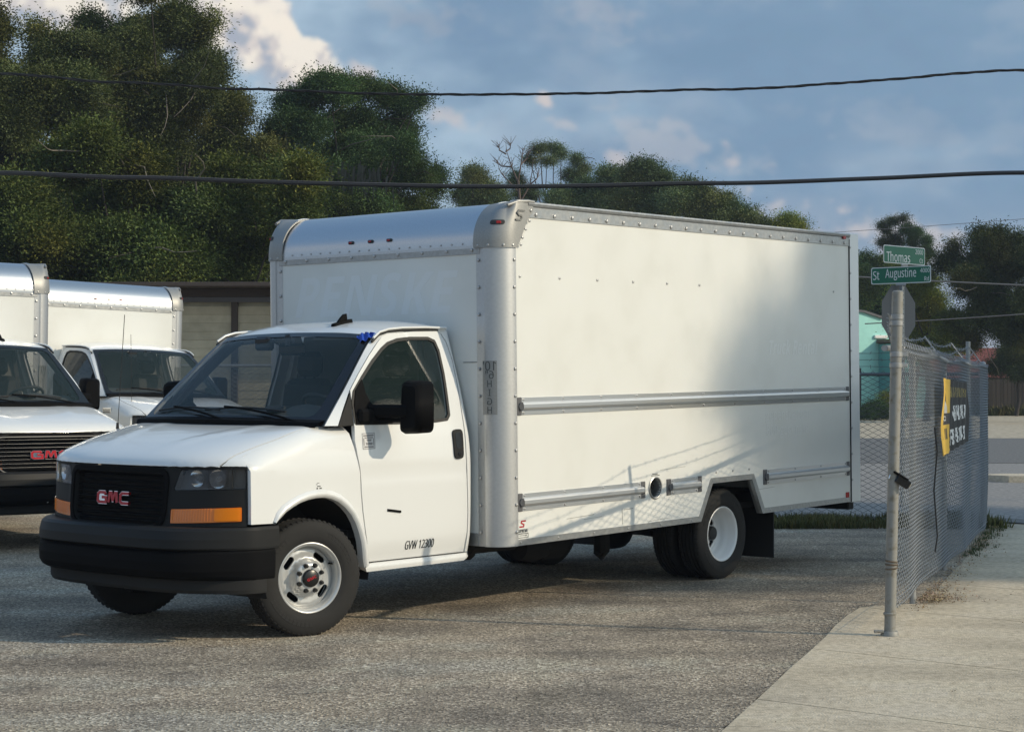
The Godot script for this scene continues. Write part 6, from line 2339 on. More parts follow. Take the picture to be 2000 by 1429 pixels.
func cab_inside(t: Node3D) -> void:
	var d := Geo.new()
	var a := []
	for u in 13:
		a.append(u / 6.0 - 1.0)
	var rows := []
	for q in [[-.02, 1.340], [.12, 1.375], [.30, 1.445], [.42, 1.470], [.52, 1.42], [.52, 1.0], [.46, .8]]:
		rows.append(a.map(func(u: float) -> Vector3: return Vector3(q[0] + .10 * u * u * (1.0 if q[0] < .3 else .3), q[1] + (.03 * ss(.30, .0, absf(u - .5)) if q[0] > .2 and q[1] > 1.2 else 0.0) - .02, u * .87)))
	for k in rows.size() - 1:
		d.strip(rows[k], rows[k + 1], Vector3(.2, 1, 0) if k < 3 else Vector3(1, .2, 0))
	var dash := part("dashboard", d, M.interior_grey, t)
	var vt := Geo.new()
	for k in 26:
		vt.box(Vector3(.10 + .02 * absf(k - 12.5) / 12.5, 1.353, lerpf(-.1, .45, k / 25.0)), Vector3(.05, .004, .008))
	part("defrost_vent", vt, M.interior_dark, dash)
	var pd := Geo.new().box(Vector3(.30, 1.445, .30), Vector3(.16, .04, .14), .015, Basis(Vector3.UP, .3))
	part("instrument_hood", pd, M.interior_dark, dash)
	var sw := Geo.new()
	var ring := []
	var bs := Basis(Vector3(0, 0, 1), .95) * Basis(Vector3(0, 1, 0), PI / 2)
	for k in 33:
		ring.append(Vector3(.63, 1.43, .44) + bs * (Vector3(cos(TAU * k / 32), sin(TAU * k / 32), 0) * .19))
	sw.tube(ring, .015, 8, false)
	sw.tube([Vector3(.63, 1.43, .44), Vector3(.43, 1.30, .44)], .03, 8)
	for k in [0, 11, 21]:
		sw.tube([ring[k], Vector3(.62, 1.42, .44)], .014, 6)
	part("steering_wheel", sw, M.interior_dark, t)
	for z in [-.44, .44]:
		var s := Geo.new()
		s.box(Vector3(.98, .98, z), Vector3(.52, .16, .50), .05)
		s.box(Vector3(1.24, 1.32, z), Vector3(.15, .68, .48), .06, Basis(Vector3(0, 0, 1), -.16))
		s.box(Vector3(1.30, 1.76, z), Vector3(.10, .19, .26), .045, Basis(Vector3(0, 0, 1), -.12))
		s.tube([Vector3(1.285, 1.62, z - .05), Vector3(1.30, 1.7, z - .05)], .008, 5)
		s.tube([Vector3(1.285, 1.62, z + .05), Vector3(1.30, 1.7, z + .05)], .008, 5)
		part("seat", s, M.interior_dark, t)
	var fl := Geo.new().box(Vector3(.95, .62, 0), Vector3(1.1, .05, 1.7))
	part("cab_floor", fl, M.interior_dark, t)
	var hl := Geo.new()
	hl.sheet(func(p: Vector2) -> Vector3: return Vector3(p.x, roof_y(p.x, p.y) - .035, p.y), v2([.72, -.70, 1.46, -.70, 1.46, .70, .72, .70]), [], Vector2(.15, .15), Vector3.DOWN, 0.0)
	part("headliner", hl, M.interior_trim, t)
	both("door_trim", func(g: Geo) -> void:
		g.sheet(func(p: Vector2) -> Vector3: return body_side(p) - Vector3(0, 0, .06), v2([.42, .6, .42, 1.33, 1.42, 1.345, 1.42, .6]), [], Vector2(.15, .15), Vector3(0, 0, -1), 0.0)
		g.box(Vector3(.93, 1.12, .88), Vector3(.6, .07, .08), .02)
		, M.interior_grey, t)
	both("pillar_trim", func(g: Geo) -> void:
		var p := []
		var q := []
		for k in 9:
			var f := k / 8.0
			p.append(ws_edge(f) + Vector3(.03, -.01, -.035))
			q.append(ws_edge(f) + Vector3(.13, -.03, -.045))
		g.strip(p, q, Vector3(0, 0, -1))
		g.tube([Vector3(.27, 1.40, .855), Vector3(.30, 1.44, .83), Vector3(.42, 1.60, .80), Vector3(.50, 1.69, .775), Vector3(.55, 1.73, .785)], .017, 7)
		, M.interior_dark, t)
	part("seat_belt", Geo.new().box(Vector3(1.30, 1.55, .70), Vector3(.01, .85, .05), 0, Basis(Vector3(0, 0, 1), -.08).rotated(Vector3.RIGHT, -.15)), M.interior_dark, t)
	var mr := Geo.new()
	mr.box(Vector3(.70, 1.86, 0), Vector3(.05, .085, .26), .02, Basis(Vector3(0, 0, 1), .2))
	mr.box(Vector3(.66, 1.92, 0), Vector3(.03, .09, .05), .01)
	mr.box(Vector3(.64, 1.90, -.22), Vector3(.09, .10, .14), .02)
	part("rear_view_mirror", mr, M.gloss_black, t)
	both("sun_visor", func(g: Geo) -> void:
		g.box(Vector3(.80, 1.95, .40), Vector3(.18, .018, .42), .006, Basis(Vector3(0, 0, 1), .25))
		, M.interior_trim, t)


func chassis(t: Node3D) -> void:
	var dk: Material = M.underbody
	for z in [-.43, .43]:
		part("frame_rail", Geo.new().box(Vector3(2.9, .55, z), Vector3(7.0, .18, .07), .01), dk, t)
	var cr := Geo.new()
	for x in [-.55, .35, 1.6, 2.6, 3.6, 5.4, 6.4]:
		cr.box(Vector3(x, .54, 0), Vector3(.08, .12, .86), .01)
	part("cross_member", cr, dk, t)
	var ax := Geo.new()
	ax.tube([Vector3(4.513, .372, -.75), Vector3(4.513, .372, .75)], .055, 10)
	ax.lathe([Vector2(0, -.19), Vector2(.12, -.15), Vector2(.18, -.04), Vector2(.18, .06), Vector2(.10, .16), Vector2(0, .18)], 18, Vector3(4.50, .365, 0), Basis(Vector3.UP, PI / 2))
	part("rear_axle", ax, dk, t)
	var fa := Geo.new()
	fa.box(Vector3(0, .36, 0), Vector3(.3, .14, 1.35), .03)
	fa.box(Vector3(.1, .5, 0), Vector3(1.0, .35, .7), .05)
	part("front_crossmember", fa, dk, t)
	part("drive_shaft", Geo.new().tube([Vector3(.9, .50, 0), Vector3(4.35, .40, 0)], .045, 8), dk, t)
	part("fuel_tank", Geo.new().box(Vector3(2.9, .42, -.1), Vector3(1.1, .24, .50), .06), dk, t)
	var ex := Geo.new()
	ex.tube([Vector3(.8, .42, -.3), Vector3(2.2, .38, -.62), Vector3(3.9, .40, -.62)], .04, 8)
	ex.tube([Vector3(1.5, .40, .30), Vector3(2.2, .37, .34)], .09, 10)
	ex.box(Vector3(3.25, .33, .25), Vector3(.42, .24, .30), .08)
	ex.lathe([Vector2(0, -.2), Vector2(.10, -.16), Vector2(.13, 0), Vector2(.10, .16), Vector2(0, .2)], 12, Vector3(3.0, .33, .30), Basis(Vector3.UP, PI / 2))
	ex.box(Vector3(2.35, .42, .42), Vector3(.6, .16, .16), .04)
	ex.box(Vector3(3.78, .33, .42), Vector3(.12, .24, .12), .03)
	ex.tube([Vector3(3.72, .24, .42), Vector3(3.80, .20, .40), Vector3(3.9, .26, .38)], .035, 7)
	part("exhaust", ex, dk, t)
	for z in [-.55, .55]:
		part("leaf_spring", Geo.new().tube([Vector3(3.7, .50, z), Vector3(4.2, .38, z), Vector3(4.513, .33, z), Vector3(4.85, .38, z), Vector3(5.4, .52, z)], .035, 6), dk, t)
	wheel("front_wheel", t, Vector3(0, .372, .85), deg_to_rad(-16.0), 0, 1)
	wheel("front_wheel", t, Vector3(0, .372, -.85), deg_to_rad(-16.0), 0, -1)
	for s in [1.0, -1.0]:
		wheel("rear_wheel", t, Vector3(4.513, .372, 1.022 * s), 0, 1, s)
		wheel("inner_rear_wheel", t, Vector3(4.513, .372, .765 * s), 0, 2, s)
	for s in [1.0, -1.0]:
		part("mud_flap", Geo.new().box(Vector3(5.262, .33, .88 * s), Vector3(.012, .42, .56), .003), M.rubber_seal, t)
		part("flap_bracket", Geo.new().box(Vector3(5.262, .56, .85 * s), Vector3(.03, .06, .6), .005), dk, t)
	var rb := Geo.new()
	rb.box(Vector3(6.72, .50, 0), Vector3(.10, .09, 2.2), .01)
	rb.box(Vector3(6.72, .555, 0), Vector3(.20, .02, 2.2), .004)
	rb.box(Vector3(6.45, .52, .5), Vector3(.5, .06, .06), .005)
	rb.box(Vector3(6.45, .52, -.5), Vector3(.5, .06, .06), .005)
	part("rear_bumper", rb, dk, t)


func box_body(t: Node3D) -> void:
	# the cargo box sits with a slight forward rake; these are its own axes: x back from its front wall, y up from its floor edge
	var X := Transform3D(Basis(Vector3(0, 0, 1), .0151), Vector3(1.5625, .468, 0))
	var Lx := 4.94
	var H := 2.43
	var new := func() -> Geo: return Geo.new().put_xf(X)
	var Z := 1.215
	# side walls with the wheel notch
	var notch := PackedVector2Array([Vector2(.14, 0), Vector2(2.490, 0), Vector2(2.665, .298), Vector2(3.262, .298), Vector2(3.425, 0), Vector2(Lx, 0), Vector2(Lx, 2.36), Vector2(.14, 2.36)])
	var fuel := PackedVector2Array()
	for k in 24:
		fuel.append(Vector2(1.855, .310) + Vector2(cos(TAU * k / 24), sin(TAU * k / 24)) * .074)
	for sd in [1.0, -1.0]:
		var g: Geo = new.call()
		g.sheet(func(p: Vector2) -> Vector3: return Vector3(p.x, p.y, Z * sd), notch, [fuel] if sd > 0 else [], Vector2(.065, .065), Vector3(0, 0, sd), .03)
		part("side_wall", g, M.box_panel, t)
		var tr: Geo = new.call()
		var run := [Vector2(.14, 0), Vector2(2.490, 0), Vector2(2.665, .298), Vector2(3.262, .298), Vector2(3.425, 0), Vector2(Lx, 0)]
		var inner := [Vector2(.14, .045), Vector2(2.463, .045), Vector2(2.640, .343), Vector2(3.292, .343), Vector2(3.455, .045), Vector2(Lx, .045)]
		for k in run.size() - 1:
			var a := Vector3(run[k].x, run[k].y, (Z + .004) * sd)
			var b := Vector3(run[k + 1].x, run[k + 1].y, (Z + .004) * sd)
			var c := Vector3(inner[k + 1].x, inner[k + 1].y, (Z + .004) * sd)
			var d := Vector3(inner[k].x, inner[k].y, (Z + .004) * sd)
			tr.quad(a, b, c, d, Vector3(0, 0, sd))
			tr.quad(a, b, b - Vector3(0, 0, .06 * sd), a - Vector3(0, 0, .06 * sd), Vector3(0, -1, 0))
			tr.quad(d, c, c - Vector3(0, 0, .004 * sd), d - Vector3(0, 0, .004 * sd), Vector3(0, 1, 0))
		part("bottom_trim", tr, M.aluminium, t)
		# top rail: a lower flange and a proud upper bead
		var rl: Geo = new.call()
		var rp := [Vector2(Z + .002, 2.325), Vector2(Z + .008, 2.327), Vector2(Z + .008, 2.40), Vector2(Z + .020, 2.408), Vector2(Z + .024, 2.425), Vector2(Z + .018, 2.437), Vector2(Z - .03, 2.441), Vector2(Z - .10, 2.441)]
		for k in rp.size() - 1:
			var out := Vector3(0, -(rp[k + 1].x - rp[k].x), (rp[k + 1].y - rp[k].y) * sd) + Vector3(0, .0, .001 * sd)
			rl.quad(Vector3(.30, rp[k].y, rp[k].x * sd), Vector3(Lx, rp[k].y, rp[k].x * sd), Vector3(Lx, rp[k + 1].y, rp[k + 1].x * sd), Vector3(.30, rp[k + 1].y, rp[k + 1].x * sd), Vector3(0, 1 if k > 3 else -.2, sd))
		part("top_rail", rl, M.aluminium, t)
		# rub rails
		for q in [[.165, 4.915, .985, true], [.165, 1.716, .305, true], [2.010, 2.500, .305, false], [3.440, 4.915, .305, false]]:
			if sd < 0 and q[0] > 2.0 and q[0] < 3.0:
				continue
			rub_rail(t, new, q[0], q[1], q[2], Z, sd)
		var rear: Geo = new.call()
		rear.box(Vector3(Lx + .088, H / 2 + .003, (Z - .02) * sd), Vector3(.168, H + .02, .06), .006)
		part("rear_frame", rear, M.white_paint, t)
		rear = new.call()
		rear.box(Vector3(Lx + .002, H / 2 - .02, (Z - .004) * sd), Vector3(.006, H - .04, .03))
		part("frame_seam", rear, M.rubber_seal, t)
		var mk: Geo = new.call()
		mk.box(Vector3(4.875, .066, (Z + .005) * sd), Vector3(.055, .05, .010), .003)
		part("side_marker", mk, M.red_lens, t)
		mk = new.call()
		mk.box(Vector3(4.84, 2.40, (Z + .016) * sd), Vector3(.05, .03, .012), .003)
		part("clearance_lamp", mk, M.red_lens, t)
		# corner post: a quarter cylinder with riveted flanges
		var po: Geo = new.call()
		var a := [Vector3(.004, 0, .995 * sd), Vector3(.0, 0, 1.06 * sd)]
		for k in 13:
			var f := PI / 2 * k / 12.0
			a.append(Vector3(.155 - .163 * cos(f), 0, (1.062 + .161 * sin(f)) * sd))
		a.append(Vector3(.17, 0, 1.222 * sd))
		var b := a.map(func(p: Vector3) -> Vector3: return p + Vector3(0, 2.13, 0))
		po.strip(a, b, Vector3(-1, 0, sd))
		for k in a.size() - 1:
			po.flat(a[k], a[k + 1], Vector3(.17, 0, 1.06 * sd), Vector3.DOWN)
		part("corner_post", po, M.post_metal, t)
		# cast corner cap on top of the post
		var cp: Geo = new.call()
		corner_cap(cp, sd, H)
		var cap := part("corner_cap", cp, M.cast_cap, t)
		var cf := cap_surface(sd)
		var sl: Geo = new.call()
		sl.sheet(func(p: Vector2) -> Vector3:
			var pa: Vector3 = cf.call(p)
			var sn := ((cf.call(p + Vector2(.01, 0)) as Vector3) - pa).cross((cf.call(p + Vector2(0, .01)) as Vector3) - pa).normalized()
			return pa + sn * (.004 if sn.dot(Vector3(-1, .5, sd)) > 0 else -.004), rounded([Vector2(.30, .475), Vector2(.56, .475), Vector2(.56, .57), Vector2(.30, .57)], .045), [], Vector2(.03, .03), Vector3(-1, .6, sd), .003)
		part("cap_slot", sl, M.interior_dark, cap)
		var lp: Geo = new.call()
		lp.box((cf.call(Vector2(.45, .52)) as Vector3) + Vector3(-.003, 0, .003 * sd), Vector3(.012, .020, .035), .004, Basis(Vector3.UP, .75 * sd))
		part("marker_lamp", lp, M.red_lens, cap)
		if sd > 0:
			var em: Geo = new.call()
			var ef := func(p: Vector3) -> Vector3: return Vector3(.205 + p.x, 2.335 + p.y, 1.2345 + p.z)
			for line in [[.045, .035, -.012, .035, -.03, .018, -.012, .0, .012, 0, .02, -.014, .006, -.032, -.045, -.032]]:
				for p in Geometry2D.offset_polyline(v2(line), .0055):
					if not Geometry2D.is_polygon_clockwise(p):
						em.prism(p, 0, .006, ef)
			part("cap_emblem", em, M.interior_trim, cap)
	# fuel filler
	var fu: Geo = new.call()
	fu.lathe([Vector2(.072, -.10), Vector2(.074, .0), Vector2(.086, .004), Vector2(.088, .008), Vector2(.082, .011), Vector2(.075, .008), Vector2(.072, -.10)], 28, Vector3(1.855, .310, Z))
	var ring := part("fuel_filler", fu, M.aluminium, t)
	fu = new.call()
	fu.lathe([Vector2(.072, -.10), Vector2(0, -.10)], 24, Vector3(1.855, .310, Z))
	part("filler_well", fu, M.interior_dark, ring)
	fu = new.call()
	fu.lathe([Vector2(.035, -.10), Vector2(.035, -.05), Vector2(.03, -.04), Vector2(0, -.04)], 16, Vector3(1.85, .325, Z))
	fu.box(Vector3(1.85, .325, Z - .03), Vector3(.05, .012, .02), .004)
	part("filler_cap", fu, M.black_plastic, ring)
	fu = new.call()
	fu.box(Vector3(1.855, .418, Z + .001), Vector3(.07, .006, .002))
	fu.box(Vector3(1.86, .406, Z + .001), Vector3(.11, .005, .002))
	part("filler_print", fu, M.interior_grey, t)
	# front wall, curved nose, roof, floor, rear door
	var fw: Geo = new.call()
	fw.box(Vector3(.016, 1.06, 0), Vector3(.02, 2.12, 2.0), .0)
	part("front_wall", fw, M.box_panel, t)
	var fs: Geo = new.call()
	fs.box(Vector3(.004, 1.30, .93), Vector3(.003, .004, .13))
	part("panel_joint", fs, M.interior_grey, t)
	var ft: Geo = new.call()
	ft.box(Vector3(.003, .045, 0), Vector3(.008, .09, 1.99), .001)
	part("front_trim", ft, M.aluminium, t)
	var nf: Geo = new.call()
	nf.box(Vector3(.003, 2.095, 0), Vector3(.010, .062, 2.06), .001)
	part("nose_flange", nf, M.aluminium, t)
	var cn: Geo = new.call()
	var R := .315
	var prof := [Vector2(-.003, 2.105), Vector2(-.003, 2.125)]
	for k in 17:
		var f := PI / 2 * k / 16.0
		prof.append(Vector2(R - (R + .003) * cos(f), 2.125 + R * sin(f)))
	prof.append(Vector2(.42, 2.4405))
	var aa := prof.map(func(p: Vector2) -> Vector3: return Vector3(p.x, p.y, -1.035))
	var bb := prof.map(func(p: Vector2) -> Vector3: return Vector3(p.x, p.y, 1.035))
	cn.strip(aa, bb, Vector3(-1, 1, 0))
	part("curved_nose", cn, M.curved_aluminium, t)
	for sd in [1.0, -1.0]:
		var rb: Geo = new.call()
		var q := prof.map(func(p: Vector2) -> Vector3: return Vector3(p.x - .006, p.y + .006, 1.035 * sd))
		rb.tube(q, .006, 6)
		part("nose_bead", rb, M.rail_metal, t)
	for z in [-.245, -.041, .150]:
		var lm: Geo = new.call()
		lm.box(Vector3(.004, 2.205, z), Vector3(.02, .024, .052), .006)
		var l := part("clearance_lamp", lm, M.lug_black, t)
		lm = new.call()
		lm.box(Vector3(-.006, 2.205, z), Vector3(.008, .012, .030), .003)
		part("lens", lm, M.red_lens, l)
	var rf: Geo = new.call()
	rf.box(Vector3(Lx / 2 + .2, 2.425, 0), Vector3(Lx - .4, .02, 2.40), .0)
	part("roof", rf, M.white_paint, t)
	var flr: Geo = new.call()
	flr.box(Vector3(Lx / 2 + .05, .06, 0), Vector3(Lx - .12, .06, 2.0))
	for k in 12:
		flr.box(Vector3(.3 + k * .4, .0, 0), Vector3(.06, .08, 1.9))
	part("floor_frame", flr, M.underbody, t)
	var rd: Geo = new.call()
	rd.box(Vector3(Lx + .10, H / 2, 0), Vector3(.04, H - .1, 2.3), .004)
	part("rear_door", rd, M.white_paint, t)
	var hd: Geo = new.call()
	hd.box(Vector3(Lx + .088, H - .04, 0), Vector3(.168, .10, 2.34), .006)
	part("rear_header", hd, M.white_paint, t)
	# rivets
	var rv: Geo = new.call()
	var rivet := func(p: Vector3, n: Vector3, r: float) -> void:
		rv.lathe([Vector2(r, 0), Vector2(r * .85, r * .45), Vector2(0, r * .65)], 7, p, Basis.looking_at(-n, Vector3.UP if absf(n.y) < .9 else Vector3.RIGHT))
	for k in 22:
		for sd in [1.0, -1.0]:
			rivet.call(Vector3(.40 + k * .212, 2.350, (Z + .009) * sd), Vector3(0, 0, sd), .016)
	for sd in [1.0, -1.0]:
		for k in 11:
			rivet.call(Vector3(-.002, .10 + k * .192, 1.018 * sd), Vector3(-1, 0, 0), .0135)
			rivet.call(Vector3(.150, .10 + k * .192, 1.224 * sd), Vector3(0, 0, sd), .0135)
		for k in 6:
			rivet.call(Vector3(.22 + k * .456, 1.905, Z * sd), Vector3(0, 0, sd), .012)
		rivet.call(Vector3(4.66, 1.905, Z * sd), Vector3(0, 0, sd), .012)
		for k in 10:
			rivet.call(Vector3(Lx + .015, .2 + k * .235, (Z + .01) * sd), Vector3(0, 0, sd), .012)
		for k in 6:
			rivet.call(Vector3(.20 + k * .43, .022, (Z + .004) * sd), Vector3(0, 0, sd), .009)
		for k in 5:
			rivet.call(Vector3(3.55 + k * .33, .022, (Z + .004) * sd), Vector3(0, 0, sd), .009)
		for k in 3:
			rivet.call(Vector3(2.72 + k * .25, .385, Z * sd), Vector3(0, 0, sd), .010)
	for sd in [1.0, -1.0]:
		var cf := cap_surface(sd)
		for q in [[.84, .07], [.86, .22], [.90, .40], [.95, .58], [.97, .80]]:
			rivet.call((cf.call(Vector2(q[0], q[1])) as Vector3) + Vector3(0, 0, .001 * sd), Vector3(0, 0, sd), .013)
		for q in [[.10, .05], [.3, .05], [.55, .05], [.72, .05]]:
			var pa: Vector3 = cf.call(Vector2(q[0], q[1]))
			var dn := ((cf.call(Vector2(q[0] + .02, q[1])) as Vector3) - pa).cross(Vector3.UP).normalized()
			rivet.call(pa, dn if dn.dot(Vector3(-1, 0, sd)) > 0 else -dn, .010)
	for k in 9:
		rivet.call(Vector3(-.004, 2.093, -.96 + k * .24), Vector3(-1, 0, 0), .0135)
	for k in 20:
		rivet.call(Vector3(-.005, 2.140, -.98 + k * .103), Vector3(-1, 0, 0), .007)
	var rr := part("rivets", rv, M.rivet_metal, t)
	rr.set_meta("kind", "stuff")
	# lettering: ghosts of removed decals, the mirrored height notice, the maker's mark
	var gh: Geo = new.call()
	text(gh, "PENSKE", true, .30, func(p: Vector3) -> Vector3: return Vector3(.0055 - p.z * .2, 1.80 + p.y, -.02 + p.x + p.y * .30), 1.08, .002)
	text(gh, "Truck Rental", true, .15, func(p: Vector3) -> Vector3: return Vector3(.0055 - p.z * .2, 1.50 + p.y, -.12 + p.x + p.y * .30), .92, .002)
	part("ghost_lettering", gh, M.ghost_letter, t)
	gh = new.call()
	text(gh, "Truck Rental", true, .12, func(p: Vector3) -> Vector3: return Vector3(3.95 + p.x + p.y * .2, 1.40 + p.y, Z + .001 + p.z * .2), .80, .002)
	text(gh, "gopenske.com", false, .09, func(p: Vector3) -> Vector3: return Vector3(3.85 + p.x, .80 + p.y, Z + .001 + p.z * .2), .9, .002)
	text(gh, "800-gopenske", false, .09, func(p: Vector3) -> Vector3: return Vector3(3.85 + p.x, .67 + p.y, Z + .001 + p.z * .2), .9, .002)
	part("ghost_lettering", gh, M.side_ghost_letter, t)
	var curve := func(p: Vector3) -> Vector3:   # mirrored, wrapped round the post
		var f := (PI / 2) * .20 - p.x / .162
		return Vector3(.155 - (.165 + p.z) * cos(f), p.y, 1.062 + (.163 + p.z) * sin(f))
	var st: Geo = new.call()
	st.sheet(func(p: Vector2) -> Vector3: return curve.call(Vector3(p.x, p.y, .0)), v2([-.055, .93, .055, .93, .055, 1.31, -.055, 1.31]), [], Vector2(.02, .2), Vector3(-1, 0, 1), 0.0)
	part("notice_backing", st, M.cast_cap, t)
	var ht: Geo = new.call()
	var ln := 1.272
	for q in [["10'", .062, 1.0], ["6\"", .055, 1.0], ["H", .047, 1.0], ["I", .047, 1.0], ["G", .047, 1.0], ["H", .047, 1.0]]:
		var yy := ln
		text(ht, q[0], false, q[1], func(p: Vector3) -> Vector3: return curve.call(Vector3(p.x, yy + p.y, .0012 + p.z * .3)), q[2], .001)
		ln -= .062
	part("notice_lettering", ht, M.interior_grey, t)
	var mk2: Geo = new.call()
	for p in Geometry2D.offset_polyline(v2([.03, .022, -.012, .022, -.018, .010, .014, -.004, .010, -.018, -.032, -.018]), .005):
		if not Geometry2D.is_polygon_clockwise(p):
			mk2.prism(p, 0, .001, func(v: Vector3) -> Vector3: return Vector3(.225 + v.x, .150 + v.y, Z + .001 + v.z))
	part("maker_emblem", mk2, M.badge_red, t)
	mk2 = new.call()
	text(mk2, "SUPREME", true, .022, func(v: Vector3) -> Vector3: return Vector3(.225 + v.x, .103 + v.y, Z + .001 + v.z), .82, .001)
	var br := v2([.17, .083, .285, .083, .285, .056, .17, .056])
	mk2.prism(v2([.165, .086, .287, .086, .287, .081, .165, .081]), Z + .001, Z + .002)
	mk2.prism(v2([.165, .057, .287, .057, .287, .053, .165, .053]), Z + .001, Z + .002)
	mk2.prism(v2([.165, .086, .169, .086, .169, .053, .165, .053]), Z + .001, Z + .002)
	mk2.prism(v2([.283, .086, .287, .086, .287, .053, .283, .053]), Z + .001, Z + .002)
	mk2.prism(v2([.185, .072, .25, .072, .25, .069, .185, .069]), Z + .001, Z + .002)
	mk2.prism(v2([.25, .065, .262, .078, .270, .065]), Z + .001, Z + .002)
	part("maker_lettering", mk2, M.interior_grey, t)
	# scuffs on the lower panel
	var sc: Geo = new.call()
	for q in [[.9, .155, .33, .003], [1.05, .135, .22, .002], [1.5, .17, .12, .004], [1.9, .06, .3, .002], [1.42, .12, .004, .12], [2.1, .45, .35, .002], [3.5, .21, .25, .002]]:
		sc.box(Vector3(q[0], q[1], Z + .0006), Vector3(q[2], q[3], .001), 0, Basis(Vector3(0, 0, 1), .03))
	part("scuff_marks", sc, M.interior_trim, t)


func rub_rail(t: Node3D, new: Callable, x0: float, x1: float, y: float, Z: float, sd: float) -> void:
	var g: Geo = new.call()
	var h := .061
	var pr := [Vector2(.0, -h), Vector2(.006, -h), Vector2(.006, -.030), Vector2(.030, -.022), Vector2(.034, -.012), Vector2(.034, .012), Vector2(.030, .022), Vector2(.006, .030), Vector2(.006, h), Vector2(.0, h)]
	var a0 := x0 + .045
	var a1 := x1 - .045
	for k in pr.size() - 1:
		var o := Vector3(0, -(pr[k + 1].x - pr[k].x), (pr[k + 1].y - pr[k].y) * sd)
		g.quad(Vector3(a0, y + pr[k].y, (Z + pr[k].x) * sd), Vector3(a1, y + pr[k].y, (Z + pr[k].x) * sd), Vector3(a1, y + pr[k + 1].y, (Z + pr[k + 1].x) * sd), Vector3(a0, y + pr[k + 1].y, (Z + pr[k + 1].x) * sd), o)
	var rail := part("rub_rail", g, M.rail_metal, t)
	for e in [[x0, a0 + .01, -1.0], [a1 - .01, x1, 1.0]]:
		var c: Geo = new.call()
		c.box(Vector3((e[0] + e[1]) / 2, y, (Z + .004) * sd), Vector3(e[1] - e[0], .127, .010), .003)
		var m: float = a0 if e[2] < 0 else a1
		c.prism(v2([m + .004 * e[2], -.030, m + e[2] * .022, -.022, m + e[2] * .030, .0, m + e[2] * .022, .022, m + .004 * e[2], .030]), .0, .030, func(p: Vector3) -> Vector3: return Vector3(p.x, y + p.y, (Z + .004 + p.z * (1.0 - .6 * absf(p.x - m) / .03)) * sd))
		part("end_cap", c, M.end_cap_plastic, rail)
	var n := maxi(2, int((a1 - a0) / .46) + 1)
	for k in n:
		for s in [-1.0, 1.0]:
			var r: Geo = new.call()
			r.lathe([Vector2(.009, 0), Vector2(.008, .005), Vector2(0, .007)], 7, Vector3(lerpf(a0 + .03, a1 - .03, k / float(n - 1)), y + .047 * s, (Z + .006) * sd), Basis() if sd > 0 else Basis(Vector3.UP, PI))
			part("bolt", r, M.rivet_metal, rail)


func cap_surface(sd: float) -> Callable:
	var y0 := 2.105
	return func(p: Vector2) -> Vector3:   # p.x 0..1 round the corner from front to side, p.y 0..1 upwards
		var e := p.y
		var yy: float
		var back := .30 * (1.0 - sqrt(maxf(0.0, 1.0 - pow(ss(0, 1, 0) + maxf(0.0, (e - .12) / .88), 2))))
		yy = y0 + .34 * e if e < .12 else y0 + .04 + .30 * (e - .12) / .88
		var fi := PI / 2 * clampf((p.x - .18) / .6, 0, 1)
		var x := .155 - .172 * cos(fi)
		var z := 1.062 + .172 * sin(fi)
		if p.x < .18:
			z = lerpf(.985, 1.062, p.x / .18)
		if p.x > .78:
			x = lerpf(.155, .155 + .20, (p.x - .78) / .22)
		# above the post the front face leans back with the nose while the side face keeps upright
		var front := 1.0 - ss(.2, .85, p.x)
		var side := ss(.55, .9, p.x)
		x += back * lerpf(front, 0.0, ss(.2, .9, p.x)) + back * .35 * (1 - side) * ss(.3, .6, p.x)
		z -= .05 * pow(e, 3) * (1 - side) * ss(.3, .6, p.x)
		return Vector3(x, yy, z * sd)


func corner_cap(g: Geo, sd: float, H: float) -> void:
	# the quarter-round post turns into the curved nose: a surface between the post's plan and the roof edge
	var f := cap_surface(sd)
	var rim := PackedVector2Array([Vector2(0, 0), Vector2(.80, 0), Vector2(.83, .12), Vector2(.87, .32), Vector2(.92, .55), Vector2(1, .80), Vector2(1, 1), Vector2(0, 1)])
	g.sheet(f, rim, [], Vector2(.05, .06), Vector3(-1, .6, sd), .012)
	# flat top of the casting behind the nose
	var a := []
	var b := []
	for k in 13:
		var p: Vector3 = f.call(Vector2(k / 12.0, 1.0))
		a.append(p)
		b.append(Vector3(.40, 2.447, minf(absf(p.z), 1.19) * sd))
	g.strip(a, b, Vector3(-.3, 1, 0))
	# a raised rib along the top of the side
	g.tube([Vector3(.12, 2.405, 1.19 * sd), Vector3(.2, 2.432, 1.215 * sd), Vector3(.30, 2.440, 1.228 * sd), Vector3(.37, 2.438, 1.228 * sd)], [.012, .016, .014, .012], 8)


func place_truck(t: Node3D, x: float, d: float, a: float, h: float, tilt := 0.0) -> void:
	t.transform = Transform3D(Basis(Vector3.UP, deg_to_rad(90.0 - a)) * Basis(Vector3.RIGHT, tilt), P(x, h, d))


